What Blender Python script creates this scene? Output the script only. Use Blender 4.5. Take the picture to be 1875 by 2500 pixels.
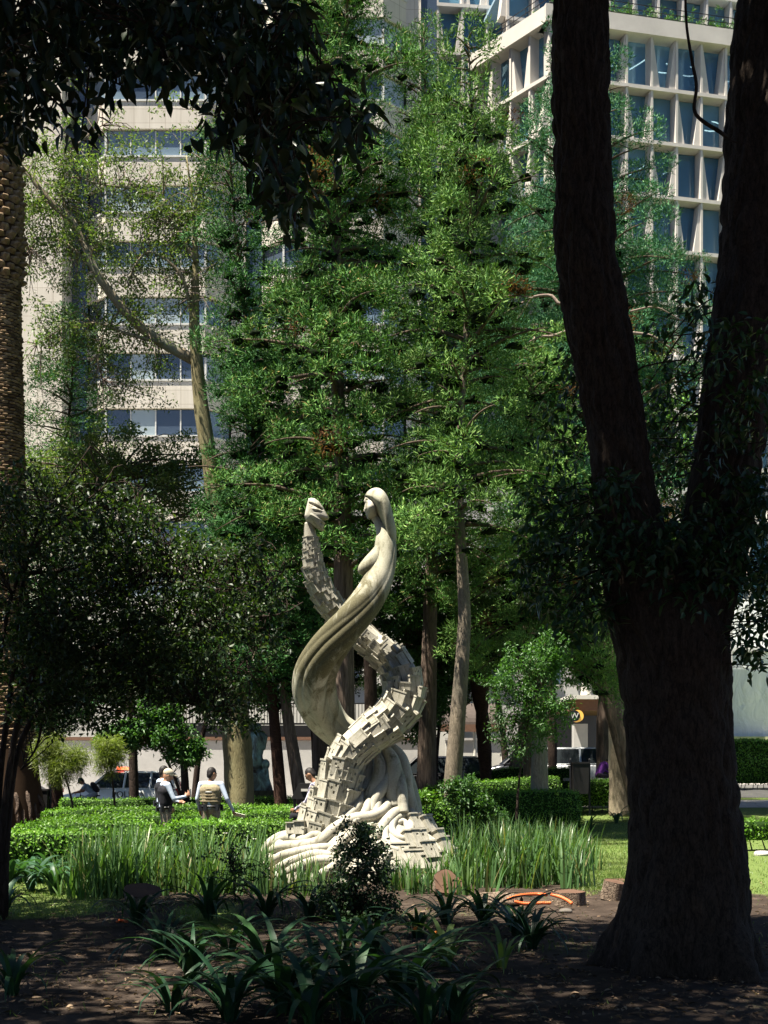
import bpy, math, random
import numpy as np
from mathutils import Vector, Matrix, Euler, Quaternion

for _o in list(bpy.data.objects):
    bpy.data.objects.remove(_o, do_unlink=True)
random.seed(11)
rng = np.random.default_rng(11)
scene = bpy.context.scene
COL = scene.collection

# ------------------------------------------------------------------ camera
F, CX, HY, EYE = 3000.0, 937.5, 1885.0, 1.65      # photo pixels (1875 wide), level camera with a rising front
cam_d = bpy.data.cameras.new('camera')
cam = bpy.data.objects.new('camera', cam_d)
COL.objects.link(cam)
cam.location = (0, 0, EYE)
cam.rotation_euler = (math.radians(90), 0, 0)
cam_d.sensor_fit = 'HORIZONTAL'
cam_d.sensor_width = 36.0
cam_d.lens = 36.0 * F / 1875.0
cam_d.shift_y = (HY - 1250.0) / 1875.0
cam_d.clip_start = 0.05
cam_d.clip_end = 5000
scene.camera = cam

# ------------------------------------------------------------------ sky, sun, exposure
SUN_DIR = Vector((-0.36, -0.21, 1.05)).normalized()       # towards the sun
sun_elev = math.asin(SUN_DIR.z)
sun_az = math.atan2(SUN_DIR.x, SUN_DIR.y)
world = bpy.data.worlds.new('World')
scene.world = world
world.use_nodes = True
wn = world.node_tree
wn.nodes.clear()
w_out = wn.nodes.new('ShaderNodeOutputWorld')
w_bg = wn.nodes.new('ShaderNodeBackground')
w_sky = wn.nodes.new('ShaderNodeTexSky')
w_sky.sky_type = 'NISHITA'
w_sky.sun_disc = False
w_sky.sun_elevation = sun_elev
w_sky.sun_rotation = sun_az
w_sky.altitude = 2200
w_sky.air_density = 0.6
w_sky.dust_density = 0.5
w_bg.inputs['Strength'].default_value = 0.05
wn.links.new(w_sky.outputs['Color'], w_bg.inputs['Color'])
wn.links.new(w_bg.outputs['Background'], w_out.inputs['Surface'])
sun_d = bpy.data.lights.new('sun', 'SUN')
sun_d.energy = 5.0
sun_d.angle = math.radians(0.5)
sun_d.color = (1.0, 0.93, 0.80)
sun = bpy.data.objects.new('sun', sun_d)
COL.objects.link(sun)
sun.location = (-20, -20, 40)
sun.rotation_euler = SUN_DIR.to_track_quat('Z', 'Y').to_euler()
scene.view_settings.view_transform = 'Standard'
scene.view_settings.look = 'None'
scene.view_settings.exposure = 1.78
scene.view_settings.gamma = 1.0
scene.view_settings.use_curve_mapping = False
scene.render.engine = 'CYCLES'
scene.cycles.use_denoising = True
scene.cycles.max_bounces = 6
scene.cycles.diffuse_bounces = 2
scene.cycles.glossy_bounces = 2
scene.cycles.transmission_bounces = 4
scene.cycles.transparent_max_bounces = 8
scene.cycles.sample_clamp_indirect = 4.0
scene.cycles.caustics_reflective = False
scene.cycles.caustics_refractive = False

# ------------------------------------------------------------------ helpers
def P(px, py, Y):
    return np.array([(px - CX) * Y / F, Y, EYE + (HY - py) * Y / F])

def sstep(a, b, x):
    t = np.clip((np.asarray(x, float) - a) / (b - a), 0, 1)
    return t * t * (3 - 2 * t)

def _hash(ix, iy, iz, seed):
    h = (ix * 374761393 + iy * 668265263 + iz * 1274126177 + seed * 144665) & 0xffffffff
    h = ((h ^ (h >> 13)) * 1274126177) & 0xffffffff
    h = h ^ (h >> 16)
    return (h & 0xffff) / 65535.0

def vnoise(p, seed=0):
    p = np.asarray(p, float)
    i = np.floor(p).astype(np.int64)
    f = p - i
    f = f * f * (3 - 2 * f)
    x, y, z = i[..., 0], i[..., 1], i[..., 2]
    r = 0
    for dx in (0, 1):
        wx = f[..., 0] if dx else 1 - f[..., 0]
        for dy in (0, 1):
            wy = f[..., 1] if dy else 1 - f[..., 1]
            for dz in (0, 1):
                wz = f[..., 2] if dz else 1 - f[..., 2]
                r = r + wx * wy * wz * _hash(x + dx, y + dy, z + dz, seed)
    return r

def G(x, y):
    """ground height"""
    x = np.asarray(x, float); y = np.asarray(y, float)
    g = 0.95 * sstep(33, 50, y) * sstep(0.5, 5.0, x)
    near = 1 - sstep(30, 42, y)
    q = np.stack(np.broadcast_arrays(x * 0.45, y * 0.45, 0 * x + 0.3), -1)
    q2 = np.stack(np.broadcast_arrays(x * 1.7, y * 1.7, 0 * x + 0.7), -1)
    return g + near * (0.12 * (vnoise(q, 3) - 0.5) + 0.035 * (vnoise(q2, 5) - 0.5))

def gz(x, y):
    return float(G(x, y))

def unit(v):
    v = np.asarray(v, float)
    return v / np.maximum(np.linalg.norm(v, axis=-1, keepdims=True), 1e-9)

def mesh_np(name, V, Fc, smooth=False):
    """mesh from arrays; Fc an (m,k) array or a list of index lists"""
    me = bpy.data.meshes.new(name)
    V = np.asarray(V, np.float32)
    if isinstance(Fc, np.ndarray):
        m, k = Fc.shape
        me.vertices.add(len(V))
        me.vertices.foreach_set('co', V.ravel())
        me.loops.add(m * k)
        me.loops.foreach_set('vertex_index', Fc.astype(np.int32).ravel())
        me.polygons.add(m)
        me.polygons.foreach_set('loop_start', np.arange(0, m * k, k, dtype=np.int32))
        me.polygons.foreach_set('loop_total', np.full(m, k, np.int32))
        me.update(calc_edges=True)
    else:
        me.from_pydata([tuple(float(c) for c in v) for v in V], [], [tuple(int(i) for i in f) for f in Fc])
        me.update()
    if smooth:
        me.polygons.foreach_set('use_smooth', np.ones(len(me.polygons), bool))
    return me

def obj(name, me, mat=None, parent=None, kind=None):
    o = bpy.data.objects.new(name, me)
    COL.objects.link(o)
    if mat is not None and me is not None:
        if len(me.materials) == 0:
            for m in (mat if isinstance(mat, (list, tuple)) else [mat]):
                me.materials.append(m)
    if parent is not None:
        o.parent = parent
        o.matrix_parent_inverse = world_of(parent).inverted()
    if kind:
        o['kind'] = kind
    return o

def world_of(o):
    m = o.matrix_basis.copy()
    if o.parent is not None:
        m = world_of(o.parent) @ o.matrix_parent_inverse @ m
    return m

def tag(o, label, cat, group=None):
    o['label'] = label
    o['category'] = cat
    if group:
        o['group'] = group
    return o

def thing(name, label, cat, loc=(0, 0, 0), group=None):
    o = bpy.data.objects.new(name, None)
    o.empty_display_size = 0.2
    COL.objects.link(o)
    o.location = tuple(float(c) for c in loc)
    return tag(o, label, cat, group)

class MB:
    """collects faces of one part"""
    def __init__(s): s.V = []; s.F = []; s.n = 0
    def add(s, V, Fc):
        V = np.asarray(V, float)
        s.V.append(V)
        s.F.extend([[int(i) + s.n for i in f] for f in Fc])
        s.n += len(V)
        return s
    def box(s, c, size, M=None):
        sx, sy, sz = [a / 2.0 for a in size]
        v = np.array([[x, y, z] for z in (-sz, sz) for y in (-sy, sy) for x in (-sx, sx)])
        if M is not None:
            v = v @ np.asarray(M).T
        return s.add(v + np.asarray(c), BOXF)
    def hexa(s, v8):
        return s.add(v8, BOXF)
    def tube(s, pts, rad, seg=8, caps=True):
        V, Fc = tube(pts, rad, seg, caps)
        return s.add(V, Fc)
    def build(s, name, mat, parent=None, smooth=False, kind=None):
        return obj(name, mesh_np(name, np.concatenate(s.V), s.F, smooth), mat, parent, kind)

BOXF = [[0, 2, 3, 1], [4, 5, 7, 6], [0, 1, 5, 4], [2, 6, 7, 3], [0, 4, 6, 2], [1, 3, 7, 5]]

def resample(pts, n):
    """Catmull-Rom through pts (any number of columns), n samples"""
    p = np.asarray(pts, float)
    if len(p) == 2:
        t = np.linspace(0, 1, n)[:, None]
        return p[0] * (1 - t) + p[1] * t
    seg = np.linalg.norm(np.diff(p[:, :3], axis=0), axis=1) if p.shape[1] >= 3 else np.linalg.norm(np.diff(p, axis=0), axis=1)
    cum = np.concatenate([[0], np.cumsum(seg)])
    q = np.concatenate([[2 * p[0] - p[1]], p, [2 * p[-1] - p[-2]]])
    s = np.linspace(0, cum[-1], n)
    k = np.clip(np.searchsorted(cum, s, 'right') - 1, 0, len(p) - 2)
    t = ((s - cum[k]) / np.maximum(seg[k], 1e-9))[:, None]
    a, b, c, d = q[k], q[k + 1], q[k + 2], q[k + 3]
    return 0.5 * (2 * b + (c - a) * t + (2 * a - 5 * b + 4 * c - d) * t * t + (3 * b - a - 3 * c + d) * t ** 3)

def frames(p):
    t = unit(np.gradient(p, axis=0))
    n = np.zeros_like(p)
    ref = np.array([0, 1.0, 0]) if abs(t[0][1]) < 0.8 else np.array([1.0, 0, 0])
    prev = unit(ref - t[0] * np.dot(ref, t[0]))
    for i in range(len(p)):
        v = prev - t[i] * np.dot(prev, t[i])
        prev = v / max(np.linalg.norm(v), 1e-9)
        n[i] = prev
    return t, n, np.cross(t, n)

def tube(pts, rad, seg=8, caps=True):
    p = np.asarray(pts, float)
    r = np.broadcast_to(np.asarray(rad, float), (len(p),))
    t, n, b = frames(p)
    a = np.linspace(0, 2 * math.pi, seg, endpoint=False)
    V = (p[:, None, :] + r[:, None, None] * (np.cos(a)[None, :, None] * n[:, None, :] + np.sin(a)[None, :, None] * b[:, None, :])).reshape(-1, 3)
    m = len(p)
    Fc = []
    for i in range(m - 1):
        for j in range(seg):
            k = (j + 1) % seg
            Fc.append([i * seg + j, i * seg + k, (i + 1) * seg + k, (i + 1) * seg + j])
    if caps:
        Fc.append(list(range(seg))[::-1])
        Fc.append([(m - 1) * seg + j for j in range(seg)])
    return V, Fc

def grid_faces(m, seg, closed=True):
    i = np.arange(m - 1)[:, None]
    J = seg if closed else seg - 1
    j = np.arange(J)[None, :]
    k = (j + 1) % seg
    f = np.stack([i * seg + j, i * seg + k, (i + 1) * seg + k, (i + 1) * seg + j], -1)
    return f.reshape(-1, 4)

def rand_dirs(n, r=None):
    r = r or rng
    v = r.normal(size=(n, 3))
    return unit(v)

def leaf_quads(C, D, N, L, W, fold=0.3):
    """one folded rhombus per leaf"""
    n = len(C)
    D = unit(D)
    S = unit(np.cross(D, N)); N = np.cross(S, D)
    L = np.broadcast_to(np.asarray(L, float), (n,))[:, None]
    W = np.broadcast_to(np.asarray(W, float), (n,))[:, None]
    V = np.stack([C, C + D * L * .42 + S * W * .5 + N * W * fold, C + D * L, C + D * L * .42 - S * W * .5 + N * W * fold], 1).reshape(-1, 3)
    b = np.arange(n)[:, None] * 4
    Fc = np.concatenate([b + [[0, 1, 2]], b + [[0, 2, 3]]], 1).reshape(-1, 3)
    return V, Fc

def leaf_shaped(C, D, N, L, W, fold=0.22, droop=0.25):
    """a pointed oval leaf of eight triangles"""
    n = len(C)
    D = unit(D)
    S = unit(np.cross(D, N)); N = np.cross(S, D)
    L = np.broadcast_to(np.asarray(L, float), (n,))[:, None]
    W = np.broadcast_to(np.asarray(W, float), (n,))[:, None]
    def at(u, w):
        return C + D * L * u + S * W * .5 * w + N * (W * fold * abs(w) - L * droop * u * u)
    V = np.stack([at(0, 0), at(.34, 0), at(.68, 0), at(1, 0), at(.3, .95), at(.62, .8), at(.3, -.95), at(.62, -.8)], 1).reshape(-1, 3)
    b = np.arange(n)[:, None] * 8
    T = [[0, 4, 1], [4, 5, 2], [4, 2, 1], [5, 3, 2], [0, 1, 6], [6, 2, 7], [6, 1, 2], [7, 2, 3]]
    Fc = np.concatenate([b + [t] for t in T], 1).reshape(-1, 3)
    return V, Fc

def join_arrays(lst):
    V = []; Fs = []; n = 0
    for v, f in lst:
        V.append(v); Fs.append(f + n); n += len(v)
    return np.concatenate(V), np.concatenate(Fs)

# ------------------------------------------------------------------ materials
class NT:
    def __init__(s, name):
        s.m = bpy.data.materials.new(name)
        s.m.use_nodes = True
        s.t = s.m.node_tree
        s.t.nodes.clear()
        s.out = s.t.nodes.new('ShaderNodeOutputMaterial')
    def n(s, kind, **kw):
        nd = s.t.nodes.new('ShaderNode' + kind)
        for k, v in kw.items():
            if k in nd.inputs: nd.inputs[k].default_value = v
            else: setattr(nd, k, v)
        return nd
    def l(s, a, b): s.t.links.new(a, b)
    def ramp(s, fac, stops, interp='LINEAR'):
        r = s.t.nodes.new('ShaderNodeValToRGB')
        r.color_ramp.interpolation = interp
        while len(r.color_ramp.elements) < len(stops): r.color_ramp.elements.new(0.5)
        for e, (p, c) in zip(r.color_ramp.elements, stops):
            e.position = p
            e.color = (*c, 1) if len(c) == 3 else c
        s.l(fac, r.inputs['Fac'])
        return r.outputs['Color']
    def noise(s, scale, detail=4, rough=0.6, vec=None, dist=0.0):
        nd = s.n('TexNoise')
        nd.inputs['Scale'].default_value = scale
        nd.inputs['Detail'].default_value = detail
        nd.inputs['Roughness'].default_value = rough
        nd.inputs['Distortion'].default_value = dist
        if vec is not None: s.l(vec, nd.inputs['Vector'])
        return nd.outputs['Fac']
    def coord(s, scale=(1, 1, 1), kind='Object'):
        tc = s.n('TexCoord')
        mp = s.n('Mapping')
        mp.inputs['Scale'].default_value = scale
        s.l(tc.outputs[kind], mp.inputs['Vector'])
        return mp.outputs['Vector']
    def mix(s, fac, a, b, mode='MIX'):
        nd = s.t.nodes.new('ShaderNodeMix')
        nd.data_type = 'RGBA'
        nd.blend_type = mode
        for v, i in ((fac, 0), (a, 6), (b, 7)):
            if isinstance(v, bpy.types.NodeSocket): s.l(v, nd.inputs[i])
            elif i == 0: nd.inputs[i].default_value = v
            else: nd.inputs[i].default_value = (*v, 1)
        return nd.outputs[2]
    def bump(s, h, strength=0.3, dist=0.02):
        b = s.n('Bump')
        b.inputs['Strength'].default_value = strength
        b.inputs['Distance'].default_value = dist
        s.l(h, b.inputs['Height'])
        return b.outputs['Normal']
    def done(s, sh):
        s.l(sh, s.out.inputs['Surface'])
        return s.m

def bsdf(t, col=None, rough=0.6, spec=0.3, metal=0.0, normal=None):
    b = t.n('BsdfPrincipled')
    if isinstance(col, bpy.types.NodeSocket): t.l(col, b.inputs['Base Color'])
    elif col is not None: b.inputs['Base Color'].default_value = (*col, 1)
    if isinstance(rough, bpy.types.NodeSocket): t.l(rough, b.inputs['Roughness'])
    else: b.inputs['Roughness'].default_value = rough
    b.inputs['Specular IOR Level'].default_value = spec
    b.inputs['Metallic'].default_value = metal
    if normal is not None: t.l(normal, b.inputs['Normal'])
    return b

def m_leaf(name, stops, trans=0.3, tcol=None, rough=0.45, spec=0.35, patch=0.5, big=0.35, objvar=0.0):
    """leaf: colour differs leaf by leaf and branch by branch"""
    t = NT(name)
    geo = t.n('NewGeometry')
    c = t.ramp(geo.outputs['Random Per Island'], stops)
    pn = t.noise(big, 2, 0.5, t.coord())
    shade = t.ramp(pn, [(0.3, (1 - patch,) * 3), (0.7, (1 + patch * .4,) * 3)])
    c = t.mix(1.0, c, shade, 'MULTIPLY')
    if objvar:
        oi = t.n('ObjectInfo')
        c = t.mix(1.0, c, t.ramp(oi.outputs['Random'], [(0, (1 - objvar,) * 3), (.85, (1 + objvar * .5,) * 3), (1, (1.9, 1.5, .8))]), 'MULTIPLY')
        vn = t.noise(3.0, 4, .7, t.coord((1.5, 60, 1.5)))
        c = t.mix(.5, c, t.ramp(vn, [(.35, (.7, .7, .7)), (.7, (1.15, 1.15, 1.1))]), 'MULTIPLY')
    b = bsdf(t, c, rough, spec)
    tr = t.n('BsdfTranslucent')
    tc = t.mix(1.0, c, tcol or (1.5, 1.7, 0.5), 'MULTIPLY')
    t.l(tc, tr.inputs['Color'])
    mx = t.n('MixShader')
    mx.inputs[0].default_value = trans
    t.l(b.outputs[0], mx.inputs[1]); t.l(tr.outputs[0], mx.inputs[2])
    return t.done(mx.outputs[0])

def m_bark(name, dark, light, scale=(9, 9, 2.0), strength=0.8, dist=0.04, patch=None, crk=.45):
    t = NT(name)
    v = t.coord(scale)
    n1 = t.noise(1.0, 6, 0.7, v, 0.6)
    vo = t.n('TexVoronoi', feature='DISTANCE_TO_EDGE')
    vo.inputs['Scale'].default_value = 1.6
    t.l(v, vo.inputs['Vector'])
    c = t.ramp(n1, [(0.3, dark), (0.68, light)])
    crack = t.ramp(vo.outputs['Distance'], [(0.0, (0.35,) * 3), (0.12, (1, 1, 1))])
    c = t.mix(crk, c, crack, 'MULTIPLY')
    if patch:
        pn = t.noise(1.1, 3, 0.6, t.coord((1, 1, .6)))
        pf = t.ramp(pn, [(0.48, (0, 0, 0)), (0.62, (1, 1, 1))])
        c = t.mix(pf, c, patch)
    h = t.mix(0.5, n1, crack)
    b = bsdf(t, c, 0.9, 0.15, normal=t.bump(h, strength, dist))
    return t.done(b.outputs[0])

def m_flat(name, col, rough=0.6, spec=0.3, metal=0.0, var=0.15, scale=6.0, bump=0.0):
    t = NT(name)
    n1 = t.noise(scale, 5, 0.65, t.coord())
    lo = tuple(max(0, c * (1 - var)) for c in col); hi = tuple(c * (1 + var * .6) for c in col)
    c = t.ramp(n1, [(0.3, lo), (0.7, hi)])
    nm = t.bump(n1, bump, 0.01) if bump else None
    b = bsdf(t, c, rough, spec, metal, nm)
    return t.done(b.outputs[0])

def m_glass(name, col=(0.03, 0.06, 0.09), rough=0.05, clear=0.0, tint=(.55, .68, .75)):
    t = NT(name)
    b = bsdf(t, col, rough, 0.9)
    if clear > 0:
        tr = t.n('BsdfTransparent')
        tr.inputs['Color'].default_value = (*tint, 1)
        mx = t.n('MixShader')
        mx.inputs[0].default_value = clear
        t.l(b.outputs[0], mx.inputs[1]); t.l(tr.outputs[0], mx.inputs[2])
        return t.done(mx.outputs[0])
    return t.done(b.outputs[0])

# ------------------------------------------------------------------ shared materials
M = {}
M['bark_front'] = m_bark('ridged_bark', (0.011, 0.0075, 0.0055), (0.062, 0.043, 0.031), (30, 30, 9), .5, 0.015, crk=.6)
M['bark_cyp'] = m_bark('cypress_bark', (0.05, 0.034, 0.026), (0.20, 0.15, 0.115), (10, 10, 1.0), 0.7, 0.03)
M['bark_grey'] = m_bark('pale_bark', (0.15, 0.12, 0.085), (0.36, 0.30, 0.21), (20, 20, 4), 0.5, 0.02, (0.20, 0.20, 0.15))
M['bark_mid'] = m_bark('spotted_bark', (0.09, 0.075, 0.055), (0.25, 0.205, 0.15), (18, 18, 5), 0.6, 0.02, (0.12, 0.105, 0.08))
M['bark_olive'] = m_bark('olive_bark', (0.14, 0.12, 0.06), (0.30, 0.26, 0.14), (16, 16, 3.0), 0.6, 0.02, (0.24, 0.22, 0.12))
M['bark_dark'] = m_bark('dark_bark', (0.018, 0.012, 0.010), (0.06, 0.042, 0.032), (12, 12, 3.0), 0.8, 0.03)
M['bark_palm'] = m_bark('palm_fibre', (0.028, 0.014, 0.010), (0.085, 0.045, 0.03), (10, 10, 22), 0.9, 0.05)
M['twig'] = m_flat('twig', (0.10, 0.075, 0.055), 0.85, 0.1, var=.4, scale=14)
M['twig_pale'] = m_flat('pale_twig', (0.22, 0.17, 0.14), 0.85, 0.1, var=.4, scale=10)
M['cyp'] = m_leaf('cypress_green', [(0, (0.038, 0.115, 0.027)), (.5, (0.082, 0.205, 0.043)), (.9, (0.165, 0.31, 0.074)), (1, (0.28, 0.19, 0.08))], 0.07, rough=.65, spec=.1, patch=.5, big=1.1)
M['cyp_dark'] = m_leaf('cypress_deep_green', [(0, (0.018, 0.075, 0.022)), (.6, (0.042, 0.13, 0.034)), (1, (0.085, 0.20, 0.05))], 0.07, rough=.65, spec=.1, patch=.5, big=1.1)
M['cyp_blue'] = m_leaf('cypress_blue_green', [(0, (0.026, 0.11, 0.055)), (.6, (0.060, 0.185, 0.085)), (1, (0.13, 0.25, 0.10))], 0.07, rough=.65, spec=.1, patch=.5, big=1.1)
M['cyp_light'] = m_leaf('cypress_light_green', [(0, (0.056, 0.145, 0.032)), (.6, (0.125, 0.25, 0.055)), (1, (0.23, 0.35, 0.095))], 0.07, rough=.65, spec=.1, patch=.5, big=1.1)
M['tuft_shade'] = m_flat('painted_tuft_shade', (0.010, 0.017, 0.007), .95, .05, var=.6, scale=7)  # near-black tone puts shade into the cypress tufts
M['cyp_dead'] = m_leaf('withered_cypress', [(0, (0.08, 0.035, 0.015)), (1, (0.20, 0.10, 0.045))], 0.2, rough=.8, spec=.1)
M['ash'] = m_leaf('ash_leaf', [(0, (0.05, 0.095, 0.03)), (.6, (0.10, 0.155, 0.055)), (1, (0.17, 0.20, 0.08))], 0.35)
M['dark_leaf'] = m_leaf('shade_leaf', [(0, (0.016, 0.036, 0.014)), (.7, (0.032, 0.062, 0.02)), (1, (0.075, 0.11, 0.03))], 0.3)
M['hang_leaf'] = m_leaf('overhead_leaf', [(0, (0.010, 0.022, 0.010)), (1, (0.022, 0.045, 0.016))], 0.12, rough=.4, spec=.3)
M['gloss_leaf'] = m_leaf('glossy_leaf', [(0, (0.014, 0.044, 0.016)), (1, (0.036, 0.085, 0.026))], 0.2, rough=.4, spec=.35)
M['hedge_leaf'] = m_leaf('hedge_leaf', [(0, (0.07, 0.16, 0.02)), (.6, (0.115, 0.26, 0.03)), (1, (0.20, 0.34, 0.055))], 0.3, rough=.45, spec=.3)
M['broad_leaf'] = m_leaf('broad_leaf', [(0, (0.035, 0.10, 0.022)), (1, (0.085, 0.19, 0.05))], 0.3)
M['pine_leaf'] = m_leaf('young_pine_needle', [(0, (0.10, 0.15, 0.03)), (1, (0.22, 0.26, 0.06))], 0.35)
M['iris_leaf'] = m_leaf('iris_leaf', [(0, (0.045, 0.105, 0.035)), (.6, (0.085, 0.165, 0.055)), (.93, (0.13, 0.21, 0.075)), (1, (0.26, 0.22, 0.10))], 0.3, rough=.4)
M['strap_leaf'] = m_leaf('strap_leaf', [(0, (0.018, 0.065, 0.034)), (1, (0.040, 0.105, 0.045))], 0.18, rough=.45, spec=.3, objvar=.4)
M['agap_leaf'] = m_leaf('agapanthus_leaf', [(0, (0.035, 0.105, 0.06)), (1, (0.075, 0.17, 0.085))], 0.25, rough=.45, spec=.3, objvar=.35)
M['lime_leaf'] = m_leaf('lime_strap_leaf', [(0, (0.10, 0.17, 0.05)), (1, (0.18, 0.26, 0.09))], 0.35, rough=.4)
M['grass'] = m_leaf('lawn_blade', [(0, (0.09, 0.16, 0.035)), (.7, (0.17, 0.25, 0.06)), (1, (0.32, 0.31, 0.14))], 0.3)
M['litter'] = m_leaf('fallen_leaf', [(0, (0.06, 0.035, 0.02)), (.6, (0.16, 0.10, 0.06)), (1, (0.36, 0.26, 0.17))], 0.1, rough=.8)
M['white'] = m_flat('white_petal', (0.8, 0.78, 0.68), .5)
M['black'] = m_flat('black_metal', (0.012, 0.012, 0.014), .4, .4)
M['rubber'] = m_flat('rubber', (0.02, 0.02, 0.02), .8, .2)
M['chrome'] = m_flat('bright_metal', (0.6, 0.6, 0.6), .25, .5, 1.0, var=.05)
M['conc'] = m_flat('grey_concrete', (0.42, 0.40, 0.37), .85, .2, var=.16, scale=1.2, bump=.1)
M['fair'] = m_flat('pale_concrete', (0.55, 0.515, 0.47), .85, .2, var=.12, scale=.6, bump=.05)
M['slab_under'] = M['fair']

# travertine panels of the apartment block
t = NT('travertine')
v = t.coord((.8, .8, .8))
br = t.n('TexBrick')
br.offset = 0.0
br.inputs['Scale'].default_value = 1.0
br.inputs['Mortar Size'].default_value = 0.012
br.inputs['Brick Width'].default_value = 1.0
br.inputs['Row Height'].default_value = 0.9
br.inputs['Color1'].default_value = (0.62, 0.575, 0.50, 1)
br.inputs['Color2'].default_value = (0.56, 0.515, 0.445, 1)
br.inputs['Mortar'].default_value = (0.33, 0.28, 0.22, 1)
tc = t.n('TexCoord'); sx = t.n('SeparateXYZ'); cb = t.n('CombineXYZ')
t.l(tc.outputs['Object'], sx.inputs[0]); t.l(sx.outputs['X'], cb.inputs['X']); t.l(sx.outputs['Z'], cb.inputs['Y'])
t.l(cb.outputs[0], br.inputs['Vector'])
st = t.noise(0.8, 5, .65, t.coord((3, 3, .25)))
c = t.mix(0.5, br.outputs['Color'], t.ramp(st, [(.3, (.68, .66, .62)), (.65, (1, 1, 1))]), 'MULTIPLY')
M['trav'] = t.done(bsdf(t, c, .8, .2).outputs[0])
M['band_frame'] = m_flat('window_frame_bronze', (0.10, 0.09, 0.085), .5, .3)
M['frame_white'] = m_flat('white_frame', (0.55, 0.55, 0.52), .5, .3)
M['glass_a'] = m_glass('window_glass', (0.16, 0.22, 0.27), .06)
M['glass_b'] = m_glass('window_glass_dark', (0.05, 0.07, 0.10), .05)
M['glass_c'] = m_glass('window_glass_blind', (0.30, 0.36, 0.38), .18)
M['glass_d'] = m_glass('office_glass', (0.15, 0.30, 0.40), .05, .45, (.60, .78, .88))
M['glass_e'] = m_glass('office_glass_deep', (0.07, 0.17, 0.26), .05, .35, (.55, .72, .85))
M['interior'] = m_flat('office_interior', (0.30, 0.42, 0.50), .9, .1)
M['curtain'] = m_flat('pale_curtain', (0.55, 0.66, 0.66), .9, .1)
t = NT('lamp_glow')
e = t.n('Emission'); e.inputs['Color'].default_value = (1, .93, .75, 1); e.inputs['Strength'].default_value = 2.2
M['lamp'] = t.done(e.outputs[0])
M['plaster'] = m_flat('grey_plaster', (0.44, 0.43, 0.41), .9, .15, var=.2, scale=.7)
M['plaster_w'] = m_flat('white_plaster', (0.58, 0.56, 0.50), .9, .15, var=.12, scale=.6)
M['asphalt'] = m_flat('asphalt', (0.055, 0.054, 0.052), .9, .2, var=.3, scale=3, bump=.2)
M['pave'] = m_flat('paving', (0.36, 0.33, 0.30), .9, .2, var=.25, scale=2, bump=.1)
M['brown_rail'] = m_flat('brown_coping', (0.16, 0.09, 0.06), .8, .2)

# ground: trodden earth with grass cover where it grows
t = NT('earth_and_lawn')
at = t.n('Attribute', attribute_name='grass')
v = t.coord()
n1 = t.noise(2.2, 6, .65, v); n2 = t.noise(28, 5, .7, v); n3 = t.noise(0.5, 3, .5, v)
earth = t.ramp(n1, [(.25, (0.022, 0.016, 0.012)), (.55, (0.056, 0.042, 0.033)), (.8, (0.14, 0.108, 0.084))])
earth = t.mix(.6, earth, t.ramp(n2, [(.3, (.45, .45, .45)), (.7, (1.15, 1.12, 1.1))]), 'MULTIPLY')
lawn = t.ramp(n2, [(.25, (0.05, 0.08, 0.02)), (.6, (0.12, 0.165, 0.045)), (.85, (0.25, 0.25, 0.11))])
f = t.n('Math', operation='ADD'); f.use_clamp = True
nz = t.n('Math', operation='MULTIPLY_ADD'); t.l(n2, nz.inputs[0]); nz.inputs[1].default_value = .7; nz.inputs[2].default_value = -.35
t.l(at.outputs['Fac'], f.inputs[0]); t.l(nz.outputs[0], f.inputs[1])
ff = t.ramp(f.outputs[0], [(.35, (0, 0, 0)), (.65, (1, 1, 1))])
c = t.mix(ff, earth, lawn)
M['ground'] = t.done(bsdf(t, c, .95, .1, normal=t.bump(n2, .5, .03)).outputs[0])

# ------------------------------------------------------------------ ground
def grass_mask(x, y):
    x = np.asarray(x, float); y = np.asarray(y, float)
    px = CX + F * x / np.maximum(y, .5)
    q = np.stack(np.broadcast_arrays(x * .7, y * .7, 0 * x), -1)
    n = vnoise(q, 9)
    right = sstep(1390, 1430, px) * sstep(15.5, 17.5, y + (n - .5) * 3)
    left = (1 - sstep(520, 640, px)) * sstep(12.5, 14.5, y + (n - .5) * 4) * (1 - sstep(20, 22, y)) * sstep(.15, .5, n)
    mid = .35 * sstep(.62, .8, n) * (1 - sstep(20, 24, y))
    return np.clip(np.maximum(np.maximum(right, left), mid), 0, 1)

def axis(a, b, step, far):
    mid = np.arange(a, b + step / 2, step)
    ext = np.geomspace(step * 2, far, 22)
    return np.concatenate([(a - ext)[::-1], mid, b + ext])
xs = axis(-14, 14, .22, 1500); ys = axis(2, 46, .22, 2500)
X, Yg = np.meshgrid(xs, ys)
V = np.stack([X, Yg, G(X, Yg)], -1).reshape(-1, 3)
me = mesh_np('ground', V, grid_faces(len(ys), len(xs), False)[:, ::-1], True)
a = me.attributes.new('grass', 'FLOAT', 'POINT')
a.data.foreach_set('value', grass_mask(X, Yg).ravel().astype(np.float32))
# make sure the sheet faces up
if me.polygons[0].normal.z < 0: me.flip_normals()
obj('ground', me, M['ground'], kind='structure')

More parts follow.
